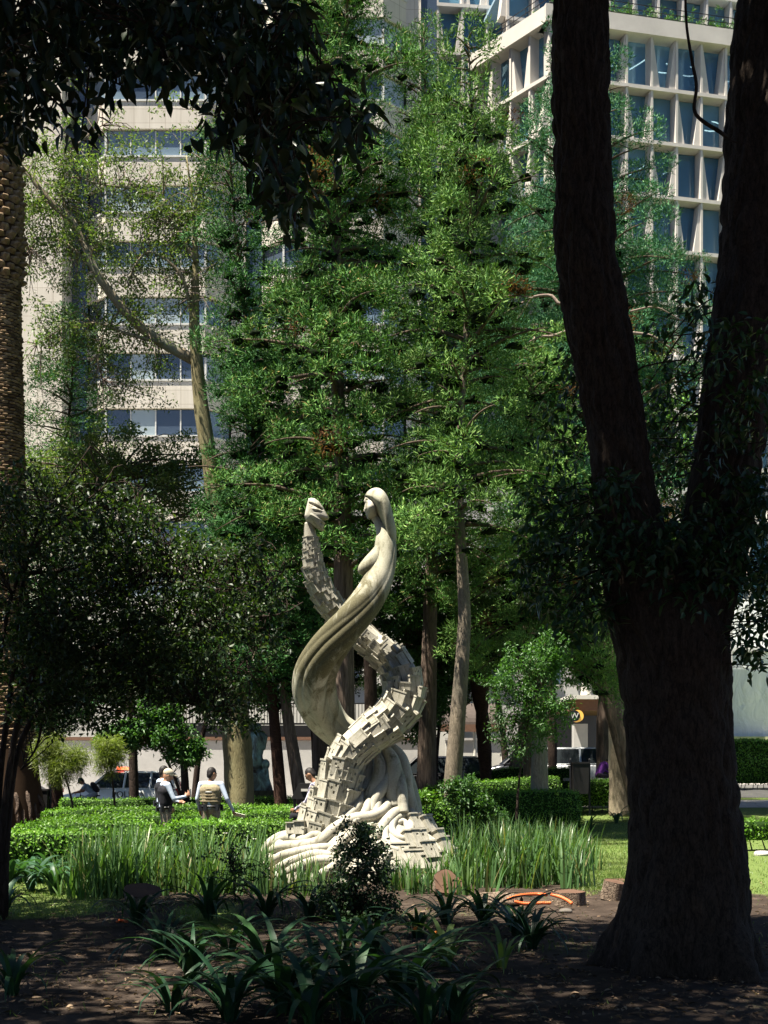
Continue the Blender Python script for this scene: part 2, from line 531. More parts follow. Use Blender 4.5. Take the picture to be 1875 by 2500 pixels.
def sheet(name, x0, x1, y0, y1, dz, mat, nx=60, ny=8, thick=0.0):
    gx, gy = np.meshgrid(np.linspace(x0, x1, nx), np.linspace(y0, y1, ny))
    V = np.stack([gx, gy, G(gx, gy) + dz], -1).reshape(-1, 3)
    Fc = grid_faces(ny, nx, False)
    if thick:
        n = len(V)
        V = np.concatenate([V, V - [0, 0, thick]])
        rim = [[j, j + 1, n + j + 1, n + j] for j in range(nx - 1)]
        rim += [[(ny - 1) * nx + j + 1, (ny - 1) * nx + j, n + (ny - 1) * nx + j, n + (ny - 1) * nx + j + 1] for j in range(nx - 1)]
        Fc = [list(f) for f in Fc] + rim
    return obj(name, mesh_np(name, V, Fc), mat, kind='structure')
sheet('road', -70, 70, 44.5, 55, .012, M['asphalt'])
sheet('pavement', -70, 70, 55.3, 60, .15, M['pave'], thick=.3)
sheet('kerb', -70, 70, 55.0, 55.3, .152, M['conc'], thick=.3, ny=2)
sheet('path', 4.2, 22, 41.2, 43.6, .014, M['pave'], nx=30, ny=6)

# ------------------------------------------------------------------ apartment block (left, behind the trees)
def quad_panel(mb, a, b, z0, z1, out, th=.0):
    """upright slab between plan points a and b, pushed 'out' towards the outside normal (thickness th inward)"""
    a = np.asarray(a, float); b = np.asarray(b, float)
    d = unit(b - a); nrm = np.array([d[1], -d[0]])
    p0 = a + nrm * out; p1 = b + nrm * out
    q0 = p0 - nrm * th; q1 = p1 - nrm * th
    v = [[*p0, z0], [*p1, z0], [*q0, z0], [*q1, z0], [*p0, z1], [*p1, z1], [*q0, z1], [*q1, z1]]
    mb.hexa(np.array(v))

YA = 80.0
FLOOR_A = 3.58
def z_at(py, Y): return EYE + (HY - py) * Y / F
bl = thing('apartment_block', 'pale travertine apartment block with projecting bay windows behind the trees', 'building', (-15, YA, 0))
sill0 = z_at(1065, YA - 1.3)
bays = []
x = (60 - CX) * YA / F - 8.0
first = (212 - CX) * (YA) / F
pitch = 11.4
for k in range(-1, 2):
    bx = first + k * pitch
    bays.append(bx)
NF = 15
wall = MB(); frm = MB()
trn = MB()
rb = random.Random(4)
pane_meshes = {}
def pane(parent, a, b, z0, z1, mat, out):
    mb = MB(); quad_panel(mb, a, b, z0, z1, out, .03)
    return mb.build('window_pane', mat, parent)
for bi, bx in enumerate(bays):
    pts = [(bx, YA), (bx + 1.5, YA - 1.35), (bx + 7.9, YA - 1.35), (bx + 9.4, YA)]
    # plain pier between two bays
    quad_panel(wall, (bx + 9.4, YA), (bx + pitch - 1.05, YA), 0, 62, 0, .5)
    quad_panel(frm, (bx + pitch - 1.05, YA + .25), (bx + pitch, YA + .25), 0, 62, 0, .2)
    for fl in range(-3, NF - 1):
        zs = sill0 + fl * FLOOR_A
        if zs - 1.9 < 0: continue
        for a, b in zip(pts[:-1], pts[1:]):
            quad_panel(wall, a, b, zs - 1.80, zs - .06, 0, .35)
            tr_ = MB(); quad_panel(tr_, a, b, zs - .06, zs + .05, .06, .5); tr_.build('sill', M['frame_white'], bl)
        # window strip, set back from the spandrel
        wf = MB()
        for a, b in zip(pts[:-1], pts[1:]):
            a = np.array(a); b = np.array(b)
            n = 1 if np.linalg.norm(b - a) < 3 else 4
            for i in range(n):
                p = a + (b - a) * i / n; q = a + (b - a) * (i + 1) / n
                d = unit(b - a) * .04
                r = rb.random()
                visible = (CX + F * p[0] / YA) < 1120
                pane(bl, p + d, q - d, zs + .05, zs + 1.72, M['glass_c'] if r < .22 else (M['glass_b'] if r < .55 else M['glass_a']), -.22)
                if i:
                    wf = MB(); quad_panel(wf, p - d, p + d, zs + .05, zs + 1.72, -.16, .14); wf.build('mullion', M['frame_white'], bl)
        for pz in pts[1:3]:
            wf = MB(); wf.box((pz[0], pz[1] + .2, zs + .88), (.12, .12, 1.68)); wf.build('mullion', M['frame_white'], bl)
wall.build('wall', M['trav'], bl)
frm.build('recess', M['glass_b'], bl)
core = MB(); core.box((first + pitch * .5, YA + 7.6, 31), (3 * pitch - .4, 13.6, 62)); core.build('core', M['band_frame'], bl)
end = MB(); quad_panel(end, (first - pitch - 13, YA - 2), (first - 1.1, YA - 2), 0, 62, 0, 3.0)
end.build('pier', M['trav'], bl)

# ------------------------------------------------------------------ office building with slanted fins (top right)
bo = thing('office_building', 'pale concrete office building with a grid of slanted window fins', 'building', (11.4, 85, 0))
C0 = np.array([(1342 - CX) * 85 / F, 85.0])
dR = unit(np.array([13528.0, 3000.0])); dL = unit(np.array([-2432.0, 3000.0]))
FLO = 3.78
ZTOP = 53.6
slab = MB(); fins = MB(); ceil_in = MB()
def on(org, d, u, dep):
    n = np.array([d[1], -d[0]]) if d[0] > 0 else np.array([-d[1], d[0]])   # outside normal
    return org + d * u - n * dep
def strip(mb, org, d, u0, u1, z0, z1, o0, o1):
    v = []
    for z in (z0, z1):
        for dep in (o0, o1):
            for u in (u0, u1):
                v.append([*on(org, d, u, dep), z])
    mb.hexa(np.array(v))
def wedge(mb, org, d, u0, wt, wb, z0, z1, o0, o1, lean):
    """fin whose face is wt wide at the top and wb at the bottom"""
    v = []
    for z, w in ((z0, wb), (z1, wt)):
        for dep in (o0, o1):
            for u in ((u0, u0 + w) if lean > 0 else (u0 - w, u0)):
                v.append([*on(org, d, u, dep), z])
    mb.hexa(np.array(v))
def facade(org, d, L, mod, z_top, nf, win_parent, ph, first_u=0.0):
    rr = random.Random(int(L * 10))
    for f in range(nf):
        z1 = z_top - f * FLO; z0 = z1 - FLO
        sb_ = MB(); strip(sb_, org, d, -.15, L + .1, z0 - .13, z0 + .13, -.12, 1.0); sb_.build('slab_edge', M['fair'], win_parent)
        n = int(L / mod)
        for i in range(n + 1):
            u = i * mod + (mod * .5 if (f + ph) % 2 else 0) * .0
            big = (i + f + ph) % 2 == 0
            # upright column
            fb = MB() if f < 7 else fins
            strip(fb, org, d, u - .085, u + .085, z0 + .13, z1 - .13, -.06, .95)
            if big:
                wedge(fb, org, d, u + .08, .05, .55, z0 + .16, z1 - .16, .05, .9, 1)
            else:
                wedge(fb, org, d, u - .08, .05, .49, z0 + .16, z1 - .16, .05, .9, -1)
            if f < 7: fb.build('fin', M['fair'], win_parent)
            if i < n:
                w = MB()
                strip(w, org, d, u + .12, u + mod - .12, z0 + .17, z1 - .17, .80, .84)
                w.build('window_pane', M['glass_d'] if rr.random() < .7 else M['glass_e'], win_parent)
                if rr.random() < .28:
                    k = MB(); strip(k, org, d, u + .2, u + mod * rr.uniform(.45, .8), z0 + .2, z1 - .4, 1.05, 1.1)
                    k.build('curtain', M['curtain'], win_parent)
        strip(ceil_in, org, d, .2, L - .2, z0 - .12, z0 + .12, 1.0, 7.0)
facade(C0, dR, 22.8, 1.9, ZTOP, 13, bo, 0)
facade(C0, dL, 7.6, 1.9, ZTOP, 13, bo, 1)
strip(slab, C0, dR, -.4, 23, ZTOP - .16, ZTOP + 1.0, -.35, 1.2)
strip(slab, C0, dL, -.1, 7.9, ZTOP - .16, ZTOP + 1.0, -.35, 1.2)
# wing standing back on the left and upper floors standing back from the terrace
C1 = np.array([(1068 - CX) * 97 / F, 97.0])
facade(C1, unit(np.array([1.0, .10])), 8.0, 2.0, 66.0, 9, bo, 1)
C2 = on(C0, dR, 0.0, 6.0) + np.array([-1.0, 0])
facade(C2, dR, 24.0, 2.0, ZTOP + 3 * FLO, 3, bo, 0)
ceil_in.build('floor_slab', M['interior'], bo, kind='stuff')
slab.build('parapet', M['fair'], bo)
fins.build('lower_fins', M['fair'], bo, kind='stuff')
bk = MB(); bk.box((C0[0] + 11.5, C0[1] + 14, 32), (22, 6, 64)); bk.box((C1[0] + 4.5, C1[1] + 6, 34), (9, 6, 68)); bk.build('core', M['interior'], bo)
# ceiling lamps behind the glass: bent luminous tubes
for (u, fl, kind) in ((.7, 0, 1), (4.6, 0, 1), (6.6, 0, 0), (8.4, 0, 1), (10.3, 0, 1), (6.6, 2, 0), (8.7, 2, 0), (4.5, 4, 0), (12, 1, 1), (13.5, 0, 1)):
    zc = ZTOP - fl * FLO - 1.15
    o0 = on(C0, dR, u, 1.6)
    if kind:
        th = np.linspace(-2.2, 1.3, 18)
        pts = np.stack([o0[0] + .9 + .8 * np.cos(th), o0[1] + .3 + .9 * np.sin(th) * .4, zc + .55 * np.sin(th)], -1)
    else:
        pts = np.array([[o0[0], o0[1], zc - .5], [o0[0] + .6, o0[1] + .1, zc - .1], [o0[0] + 1.3, o0[1] + .2, zc + .4]])
    mb = MB(); mb.tube(resample(pts, 14), .035, 6); mb.build('ceiling_lamp', M['lamp'], bo)
# terrace railing
rl = MB()
for d, L in ((dR, 22.5), (dL, 7.4)):
    for h in (.35, .7, 1.1):
        a = on(C0, d, 0, .1); b = on(C0, d, L, .1)
        rl.tube([[*a, ZTOP + 1 + h], [*b, ZTOP + 1 + h]], .03, 5)
    for i in range(int(L / 1.2) + 1):
        a = on(C0, d, i * 1.2, .1)
        rl.tube([[*a, ZTOP + 1], [*a, ZTOP + 2.1]], .025, 5)
rl.build('railing', M['black'], bo)

# ------------------------------------------------------------------ low buildings, walls and canopies across the street
def simple_thing(name, label, cat, loc): return thing(name, label, cat, loc)
gw = simple_thing('street_wall', 'grey plastered street wall with brown coping behind the hedges', 'wall', (-8, 60.2, 0))
mb = MB(); mb.box((-19, 60.4, 1.6), (42, .4, 3.2)); mb.build('wall', M['plaster'], gw)
mb = MB(); mb.box((-19, 60.38, 3.29), (42.2, .55, .16)); mb.build('coping', M['brown_rail'], gw)
mb = MB()
zb = z_at(1768, 61)
for i in range(70):
    mb.box((-11 + i * .16, 60.4, 4.5), (.035, .035, 1.05))
mb.box((-5.5, 60.4, 5.02), (11.4, .06, .06)); mb.box((-5.5, 60.4, 4.02), (11.4, .08, .09))
mb.box((-5.5, 60.4, 3.66), (11.4, .36, .56))
mb.build('railing', M['black'], gw)
lb = simple_thing('white_street_building', 'low white building above the street wall with dark window band', 'building', (-14, 66, 0))
mb = MB(); mb.box((-16, 70, 5.5), (40, 9, 11)); mb.build('wall', M['plaster_w'], lb)
for i in range(9):
    mb = MB(); mb.box((-32 + i * 4.2, 65.46, 7.2), (2.6, .08, 1.6)); w = mb.build('window', M['glass_b'], lb)
    mb = MB(); mb.box((-32 + i * 4.2, 65.42, 6.32), (2.9, .22, .12)); mb.build('sill', M['conc'], lb)
# hotel frontage to the right: dark opening, flat canopy
hb = simple_thing('hotel_frontage', 'dark hotel frontage with deep entrance under a flat white canopy', 'building', (10, 66, .9))
mb = MB()
mb.box((6.5, 69, 9), (26, .5, 18)); mb.build('wall', M['plaster'], hb)
mb = MB(); mb.box((11.4, 68.6, 3.0), (5.2, .5, 4.6)); mb.build('entrance', M['black'], hb)
x0, x1 = (1383 - CX) * 62 / F, (1480 - CX) * 62 / F
zc = z_at(1704, 62)
mb = MB(); mb.box(((x0 + x1) / 2 + .5, 64.2, zc), (x1 - x0 + 1, 6, .2)); mb.build('canopy_roof', M['plaster_w'], hb)
mb = MB(); mb.box(((x0 + x1) / 2 + .55, 64.3, zc - .38), (x1 - x0 + .8, 5.6, .55)); mb.build('fascia', M['brown_rail'], hb)
mb = MB(); px_ = (1430 - CX) * 63 / F; mb.tube([[px_, 63, zc + .1], [px_, 63, zc + 1.2]], [.28, .18], 10); mb.build('mast', M['plaster_w'], hb)
mb = MB(); xx = (1407 - CX) * 61.6 / F; mb.box((xx + .3, 62.4, (z_at(1767, 62) + .9) / 2), (.7, .7, z_at(1767, 62) - .9)); mb.build('pillar', M['plaster'], hb)
for i in range(9):
    for k in range(3):
        mb = MB(); mb.box((-4.5 + i * 2.7, 68.7, 7.4 + k * 3.5), (1.7, .12, 1.7)); w = mb.build('window', M['glass_b'], hb)
        mb = MB(); mb.box((-4.5 + i * 2.7, 68.66, 6.48 + k * 3.5), (1.9, .24, .1)); mb.build('sill', M['conc'], hb)
# round sign with a W
sg = P(1402, 1748, 61.2)
si = thing('round_sign', 'round black sign with white letter W and amber rim', 'sign', sg)
def disc(mb, c, r, y0, y1, seg=28):
    a = np.linspace(0, 2 * math.pi, seg, endpoint=False)
    ring = lambda y: np.stack([c[0] + r * np.cos(a), np.full(seg, y), c[2] + r * np.sin(a)], -1)
    Fc = [[j, (j + 1) % seg, seg + (j + 1) % seg, seg + j] for j in range(seg)] + [list(range(seg))[::-1], list(range(seg, 2 * seg))]
    mb.add(np.concatenate([ring(y0), ring(y1)]), Fc)
mb = MB(); disc(mb, sg + [.16, 0, 0], .30, sg[1] - .05, sg[1] + .35); 
t = NT('amber_glow'); e = bsdf(t, (.75, .42, .08), .4, .4); e.inputs['Emission Color'].default_value = (1, .55, .12, 1); e.inputs['Emission Strength'].default_value = .1
M['amber'] = t.done(e.outputs[0])
mb.build('rim', M['amber'], si)
mb = MB(); disc(mb, sg, .28, sg[1] - .10, sg[1] - .055); mb.build('face', M['black'], si)
def text_mesh(txt, size, mat, parent, M4, name, ext=.008):
    cu = bpy.data.curves.new(name, 'FONT'); cu.body = txt; cu.size = size; cu.extrude = ext
    cu.align_x = 'CENTER'; cu.align_y = 'CENTER'
    tmp = bpy.data.objects.new('tmp', cu); COL.objects.link(tmp)
    bpy.context.view_layer.update()
    me = bpy.data.meshes.new_from_object(tmp.evaluated_get(bpy.context.evaluated_depsgraph_get()))
    bpy.data.objects.remove(tmp); me.name = name
    me.transform(M4)
    me.materials.clear()
    return obj(name, me, mat, parent)
text_mesh('W', .40, M['frame_white'], si, Matrix.Translation((sg[0], sg[1] - .115, sg[2])) @ Matrix.Rotation(math.pi / 2, 4, 'X'), 'lettering')
# barrel awning of the driveway
aw = thing('barrel_awning', 'dark rounded driveway awning on pale posts across the street', 'awning', (4.5, 58, .9))
x0, x1 = (1085 - CX) * 58 / F, (1222 - CX) * 58 / F
z0, z1 = z_at(1773, 58), z_at(1712, 58)
a = np.linspace(0, math.pi, 20)
sec = np.stack([(np.cos(a)) * 2.2, np.sin(a) * (z1 - z0)], -1)
V = np.concatenate([np.stack([np.full(20, xx), 60 + sec[:, 0], z0 + sec[:, 1]], -1) for xx in (x0, x1)])
Fc = [[j, j + 1, 20 + j + 1, 20 + j] for j in range(19)] + [list(range(20)), list(range(20, 40))[::-1]]
M['awning'] = m_flat('brown_canvas', (0.07, 0.055, 0.048), .8, .2)
obj('cover', mesh_np('cover', V, Fc), M['awning'], aw)
mb = MB(); mb.box(((x0 + x1) / 2, 57.75, z0 - .10), (x1 - x0 + .5, .2, .34)); mb.build('valance', M['brown_rail'], aw)
for xx in (x0 + .3, (x0 + x1) / 2 + .1, x1 + .1):
    mb = MB(); g0 = gz(xx, 57.9); mb.tube([[xx, 57.9, g0], [xx, 57.9, z0 - .2]], .09, 10); mb.build('post', M['plaster_w'], aw)
dw = thing('driveway_wall', 'pale sunlit driveway wall behind the rounded awning', 'wall', (5, 63.8, .9))
mb = MB(); mb.box((5.4, 64, 2.1), (4.4, .3, 2.4)); mb.build('wall', M['plaster_w'], dw)
mb = MB(); mb.box((5.4, 63.95, 3.36), (4.5, .46, .12)); mb.build('coping', M['conc'], dw)
# marquee hall and stone wall at the right edge
t = NT('marquee_fabric')
n1 = t.noise(.9, 4, .6, t.coord((1, 1, .3))); 
M['tent'] = t.done(bsdf(t, t.ramp(n1, [(.3, (.66, .70, .70)), (.7, (.82, .84, .82))]), .7, .2, normal=t.bump(t.noise(1.3, 3, .5, t.coord((1, 1, .5)), 1.2), .6, .3)).outputs[0])
mq = thing('white_marquee', 'white fabric marquee wall above the stone wall at the right edge', 'tent', (24, 71, 3))
mb = MB(); mb.box((27, 73, 7.7), (18, 3.4, 8.0)); mb.build('fabric_wall', M['tent'], mq)
mb = MB(); mb.box((27, 71.2, 8.75), (18.1, .12, .25)); mb.build('tension_rail', M['frame_white'], mq)
sw = thing('stone_wall', 'rough dark fieldstone wall below the white marquee', 'wall', (22, 70, 0.9))
zt = z_at(1825, 70); zp = z_at(1798, 70)
mb = MB(); mb.box((24, 70.5, (zp + zt) / 2), (17, .9, zp - zt)); mb.build('parapet', m_flat('mossy_render', (.42, .42, .26), .9, .1, var=.3, scale=1.5), sw)
M['field'] = m_flat('fieldstone', (0.13, 0.115, 0.10), .9, .15, var=.5, scale=2, bump=.4)
mb = MB(); mb.box((24, 70.7, .5 + (zt - .5) / 2), (17, .6, zt - .5)); mb.build('backing', M['field'], sw)
rs = random.Random(2)
smesh = []
for k in range(6):
    n = 10
    d = rand_dirs(26); 
    import bmesh
    bm = bmesh.new(); bmesh.ops.create_icosphere(bm, subdivisions=1, radius=.5)
    for vv in bm.verts: vv.co *= rs.uniform(.8, 1.15); vv.co.y *= .55
    mm = bpy.data.meshes.new('stone'); bm.to_mesh(mm); bm.free(); mm.materials.append(M['field']); smesh.append(mm)
for r in range(6):
    zz = .9 + r * .38
    if zz > zt - .1: break
    for cidx in range(16):
        o = obj('stone', smesh[rs.randrange(6)], None, sw)
        sc = rs.uniform(.34, .52)
        o.matrix_basis = Matrix.Translation((18.6 + cidx * .42 + (r % 2) * .2 + rs.uniform(-.06, .06), 70.34, zz + rs.uniform(-.05, .05))) @ Matrix.Rotation(rs.uniform(0, 6), 4, 'Y') @ Matrix.Diagonal((sc * 1.15, sc, sc * .95, 1))

# ------------------------------------------------------------------ the sculpture
S0 = 155.0
YS = F / S0
def Z1(x, y): return 600 + x / 2.765, 1150 + y / 2.765          # coordinates of the upper detail
def Z2(x, y): return 600 + x / 2.765, 1700 + y / 2.765          # and of the base detail
def sp(px, py, d=0.0):
    return np.array([(px - CX) / S0, YS + d, EYE + (HY - py) / S0])

t = NT('weathered_cast_stone')
v = t.coord()
n1 = t.noise(1.3, 6, .62, v); n2 = t.noise(55, 3, .7, v); n3 = t.noise(3.2, 6, .7, t.coord((2.2, 2.2, .35)), .8)
c = t.ramp(n1, [(.25, (0.26, 0.245, 0.195)), (.5, (0.42, 0.395, 0.33)), (.75, (0.57, 0.535, 0.46))])
lich = t.ramp(n3, [(.53, (0, 0, 0)), (.68, (1, 1, 1))])
c = t.mix(lich, c, t.mix(n2, (0.09, 0.085, 0.05), (0.20, 0.19, 0.11)))
c = t.mix(.55, c, t.ramp(n2, [(.3, (.6, .6, .58)), (.7, (1.1, 1.1, 1.08))]), 'MULTIPLY')
M['stone'] = t.done(bsdf(t, c, .85, .2, normal=t.bump(n2, .35, .012)).outputs[0])
t = NT('moss_shade_cast_stone')
v = t.coord()
n1 = t.noise(1.6, 6, .62, v); n2 = t.noise(55, 3, .7, v)
n3 = t.noise(2.4, 7, .72, t.coord((2.0, 2.0, .4)), .8)
c = t.ramp(n1, [(.25, (0.22, 0.215, 0.155)), (.5, (0.37, 0.355, 0.275)), (.75, (0.53, 0.505, 0.42))])
sep = t.n('SeparateXYZ'); tcn = t.n('TexCoord'); t.l(tcn.outputs['Object'], sep.inputs[0])
band = t.n('MapRange'); band.inputs['From Min'].default_value = EYE + (HY - 1730) / S0; band.inputs['From Max'].default_value = EYE + (HY - 1610) / S0  # mid band darkened: part stain, part shadow painted into the colour
t.l(sep.outputs['Z'], band.inputs['Value'])
band2 = t.n('MapRange'); band2.inputs['From Min'].default_value = EYE + (HY - 1400) / S0; band2.inputs['From Max'].default_value = EYE + (HY - 1500) / S0
t.l(sep.outputs['Z'], band2.inputs['Value'])
mu = t.n('Math', operation='MULTIPLY'); t.l(band.outputs[0], mu.inputs[0]); t.l(band2.outputs[0], mu.inputs[1])
ma = t.n('Math', operation='MULTIPLY_ADD'); t.l(mu.outputs[0], ma.inputs[0]); ma.inputs[1].default_value = .22; t.l(n3, ma.inputs[2])
lich = t.ramp(ma.outputs[0], [(.50, (0, 0, 0)), (.68, (1, 1, 1))])
c = t.mix(lich, c, t.mix(n2, (0.075, 0.068, 0.04), (0.17, 0.155, 0.09)))
c = t.mix(.5, c, t.ramp(n2, [(.3, (.6, .6, .58)), (.7, (1.1, 1.1, 1.08))]), 'MULTIPLY')
M['moss_shade_stone'] = t.done(bsdf(t, c, .88, .2, normal=t.bump(n2, .35, .012)).outputs[0])

stat = thing('twin_figure_sculpture', 'tall pale stone sculpture of two intertwined figures facing each other', 'sculpture', sp(890, 2140))

def limb(rows, n, seg, fold=None, depth=.9, conv=Z1):
    """rows: x, y, half width (detail pixels), depth offset (m). Section lies across the path and along the view depth."""
    R = np.array([[*conv(r[0], r[1]), r[2] / 2.765, r[3]] for r in rows], float)
    q = resample(np.stack([R[:, 0], R[:, 1], np.zeros(len(R)), R[:, 2], R[:, 3]], -1), n)
    c = np.stack([(q[:, 0] - CX) / S0, YS + q[:, 4], EYE + (HY - q[:, 1]) / S0], -1)
    tg = unit(np.gradient(c * [1, 0, 1], axis=0))
    nn = np.stack([tg[:, 2], 0 * tg[:, 0], -tg[:, 0]], -1)
    hw = q[:, 3] / S0
    th = np.linspace(0, 2 * math.pi, seg, endpoint=False)
    u = np.linspace(0, 1, n)
    rho = np.ones((n, seg)) if fold is None else fold(u[:, None], th[None, :])
    V = c[:, None, :] + (hw[:, None] * rho * np.cos(th))[..., None] * nn[:, None, :] + (hw[:, None] * depth * rho * np.sin(th))[..., None] * np.array([0, 1, 0])
    return V, c, tg, nn, hw

def solid_tube(name, V, mat, parent):
    m, s = V.shape[:2]
    Fc = [list(f) for f in grid_faces(m, s)]
    Fc.append(list(range(s))[::-1]); Fc.append([(m - 1) * s + j for j in range(s)])
    return obj(name, mesh_np(name, V.reshape(-1, 3), Fc, True), mat, parent)

# --- woman: long robe winding down
def robe_fold(u, th):
    ph = 1.1 + 3.6 * u
    a = np.abs(np.cos(2.0 * (th - ph))) ** .75
    b = np.abs(np.cos(3.0 * (th - ph * 1.35 + .7))) ** .8
    amp = .05 + .16 * sstep(.10, .45, u) 
    return 1 + amp * (a - .75) + amp * .45 * (b - .7)
rows_w = [(952, 330, 42, -.05), (950, 400, 56, -.08), (944, 470, 66, -.12), (942, 540, 74, -.16), (930, 640, 82, -.22), (897, 750, 96, -.30), (838, 870, 104, -.38), (752, 990, 112, -.42),
          (648, 1110, 118, -.38), (545, 1235, 124, -.26), (472, 1370, 136, -.08), (464, 1500, 143, .10), (510, 1620, 136, .26), (600, 1730, 118, .38), (720, 1810, 118, .42),
          (850, 1890, 132, .34), (935, 1990, 146, .18), (968, 2110, 168, .04), (975, 2230, 195, .0), (975, 2330, 215, .05)]
V, cw, tw, nw, hww = limb(rows_w, 200, 112, robe_fold, .92)
solid_tube('woman_robe', V, M['moss_shade_stone'], stat)
# breast under the robe
V, *_ = limb([(915, 500, 26, -.16), (898, 560, 46, -.20), (872, 612, 58, -.23), (840, 652, 58, -.26), (806, 678, 48, -.28), (780, 695, 34, -.28), (764, 704, 12, -.27)], 40, 40, None, 1.0)
solid_tube('breast', V, M['moss_shade_stone'], stat)

def rings_solid(name, outline, center, depth, conv, d0, mat, parent, feature=None, nb=96, nr=22, power=.5):
    """rounded solid grown from a closed outline: rings shrink to the centre while the surface rises on both sides"""
    o = np.array(outline + [outline[0]], float)
    o = np.array([conv(x, y) for x, y in o])
    c0 = np.array(conv(*center))
    seg = np.linalg.norm(np.diff(o, axis=0), axis=1); cum = np.concatenate([[0], np.cumsum(seg)])
    s = np.linspace(0, cum[-1], nb, endpoint=False)
    b = np.stack([np.interp(s, cum, o[:, 0]), np.interp(s, cum, o[:, 1])], -1)
    b_s = b.copy()
    for _ in range(int(nb * .5)): b_s = b_s * .5 + (np.roll(b_s, 1, 0) + np.roll(b_s, -1, 0)) * .25
    V = []
    f = np.sin(np.linspace(0, 1, nr) * math.pi / 2)
    for side in (-1, 1):
        for i in range(nr - 1 if side < 0 else nr - 1):
            k = f[i]
            ws = float(sstep(0, .45, k))
            p = (b * (1 - ws) + b_s * ws) * (1 - k) + c0 * k
            h = depth * (1 - (1 - k) ** 2) ** power
            dd = np.full(nb, h) if i else np.zeros(nb)
            if feature is not None and i: dd = dd + feature(p[:, 0], p[:, 1]) * min(1, k * 4)
            V.append(np.stack([(p[:, 0] - CX) / S0, YS + d0 + side * dd, EYE + (HY - p[:, 1]) / S0], -1))
    A = np.concatenate(V); m = nr - 1
    Fc = [list(q) for q in grid_faces(m, nb)]
    off = m * nb
    Fc += [[off + i for i in q][::-1] for q in grid_faces(m, nb)]
    n = len(A)
    hc = depth + (0 if feature is None else float(feature(np.array([c0[0]]), np.array([c0[1]]))[0]))
    A = np.concatenate([A, [[(c0[0] - CX) / S0, YS + d0 - hc, EYE + (HY - c0[1]) / S0], [(c0[0] - CX) / S0, YS + d0 + hc, EYE + (HY - c0[1]) / S0]]])
    for j in range(nb):
        k = (j + 1) % nb
        Fc.append([(m - 1) * nb + j, (m - 1) * nb + k, n])
        Fc.append([off + (m - 1) * nb + k, off + (m - 1) * nb + j, n + 1])
        # both halves share the outline: stitch
        Fc.append([j, off + j, off + k, k])
    return obj(name, mesh_np(name, A, Fc, True), mat, parent)

def smooth_outline(pts, n=140):
    p = np.array(pts + [pts[0]], float)
    q = resample(np.concatenate([p, np.zeros((len(p), 1))], 1), n)[:-1, :2]
    return [tuple(a) for a in q]
hair = smooth_outline([(799, 176), (822, 142), (866, 119), (910, 126), (946, 160), (975, 222), (992, 290), (1008, 360), (1018, 430), (1014, 500), (985, 540), (958, 470), (938, 400), (915, 350), (885, 285), (850, 225), (822, 190)])
rings_solid('woman_hair', hair, (930, 250), .30, Z1, -.06, M['moss_shade_stone'], stat)
def Z3(x, y): return 700 + x / 5.53, 1170 + y / 5.53
def face_w(px, py):
    x = (px - 700) * 5.53; y = (py - 1170) * 5.53
    ev = -.030 * np.exp(-(((x - 1078) / 34) ** 2 + ((y - 318) / 13) ** 2))
    lid = .012 * np.exp(-(((x - 1085) / 40) ** 2 + ((y - 296) / 10) ** 2))
    ck = .02 * np.exp(-(((x - 1120) / 45) ** 2 + ((y - 420) / 50) ** 2))
    mo = -.014 * np.exp(-(((x - 1082) / 22) ** 2 + ((y - 482) / 6) ** 2))
    return ev + lid + ck + mo
face = [(1060, 250), (1044, 300), (1062, 335), (1050, 390), (1040, 440), (1060, 455), (1066, 472), (1062, 488), (1076, 502), (1086, 540), (1110, 556), (1160, 548), (1215, 520), (1230, 440), (1200, 330), (1130, 260)]
rings_solid('woman_face', face, (1150, 410), .20, Z3, -.06, M['stone'], stat, face_w)
V, *_ = limb([(1150, 480, 62, -.05), (1215, 560, 58, -.06), (1265, 660, 62, -.09), (1290, 780, 80, -.12)], 24, 40, None, 1.0, lambda x, y: Z3(x, y))
# limb() expects widths in the 2.765 scale: halve for this finer detail
V, *_ = limb([(1150, 470, 30, -.05), (1218, 560, 30, -.06), (1262, 660, 33, -.09), (1290, 790, 40, -.12)], 24, 40, None, 1.0, lambda x, y: Z3(x, y))
solid_tube('woman_neck', V, M['stone'], stat)

# --- man: mask-like head and a neck made of stacked houses
def face_m(px, py):
    x = (px - 700) * 5.53; y = (py - 1170) * 5.53
    def ridge(x0, y0, x1, y1, w, h):
        d = np.array([x1 - x0, y1 - y0]); L = np.hypot(*d); d = d / L
        u = (x - x0) * d[0] + (y - y0) * d[1]; vv = -(x - x0) * d[1] + (y - y0) * d[0]
        return h * np.exp(-(vv / w) ** 2) * sstep(-25, 15, u) * (1 - sstep(L - 15, L + 25, u))
    r = ridge(315, 340, 485, 425, 10, -.05) + ridge(335, 310, 500, 400, 12, .008)
    r = r + ridge(350, 418, 480, 440, 11, .012) + ridge(380, 460, 470, 464, 7, -.018)
    r = r + ridge(330, 500, 470, 575, 16, .012)
    r = r + ridge(460, 608, 530, 600, 8, -.04) + ridge(470, 640, 520, 648, 8, .01)
    return r
mface = [(293, 255), (335, 248), (380, 254), (440, 296), (492, 370), (528, 440), (562, 505), (568, 535), (530, 545), (474, 546), (484, 572), (522, 590), (518, 604), (476, 617), (510, 634), (506, 650), (484, 660), (506, 680), (490, 698), (450, 690), (400, 655), (345, 622), (305, 590), (262, 560), (238, 500), (250, 430), (272, 340)]
rings_solid('man_head', mface, (352, 500), .16, Z3, .02, M['stone'], stat, face_m, nb=150, nr=40, power=.42)

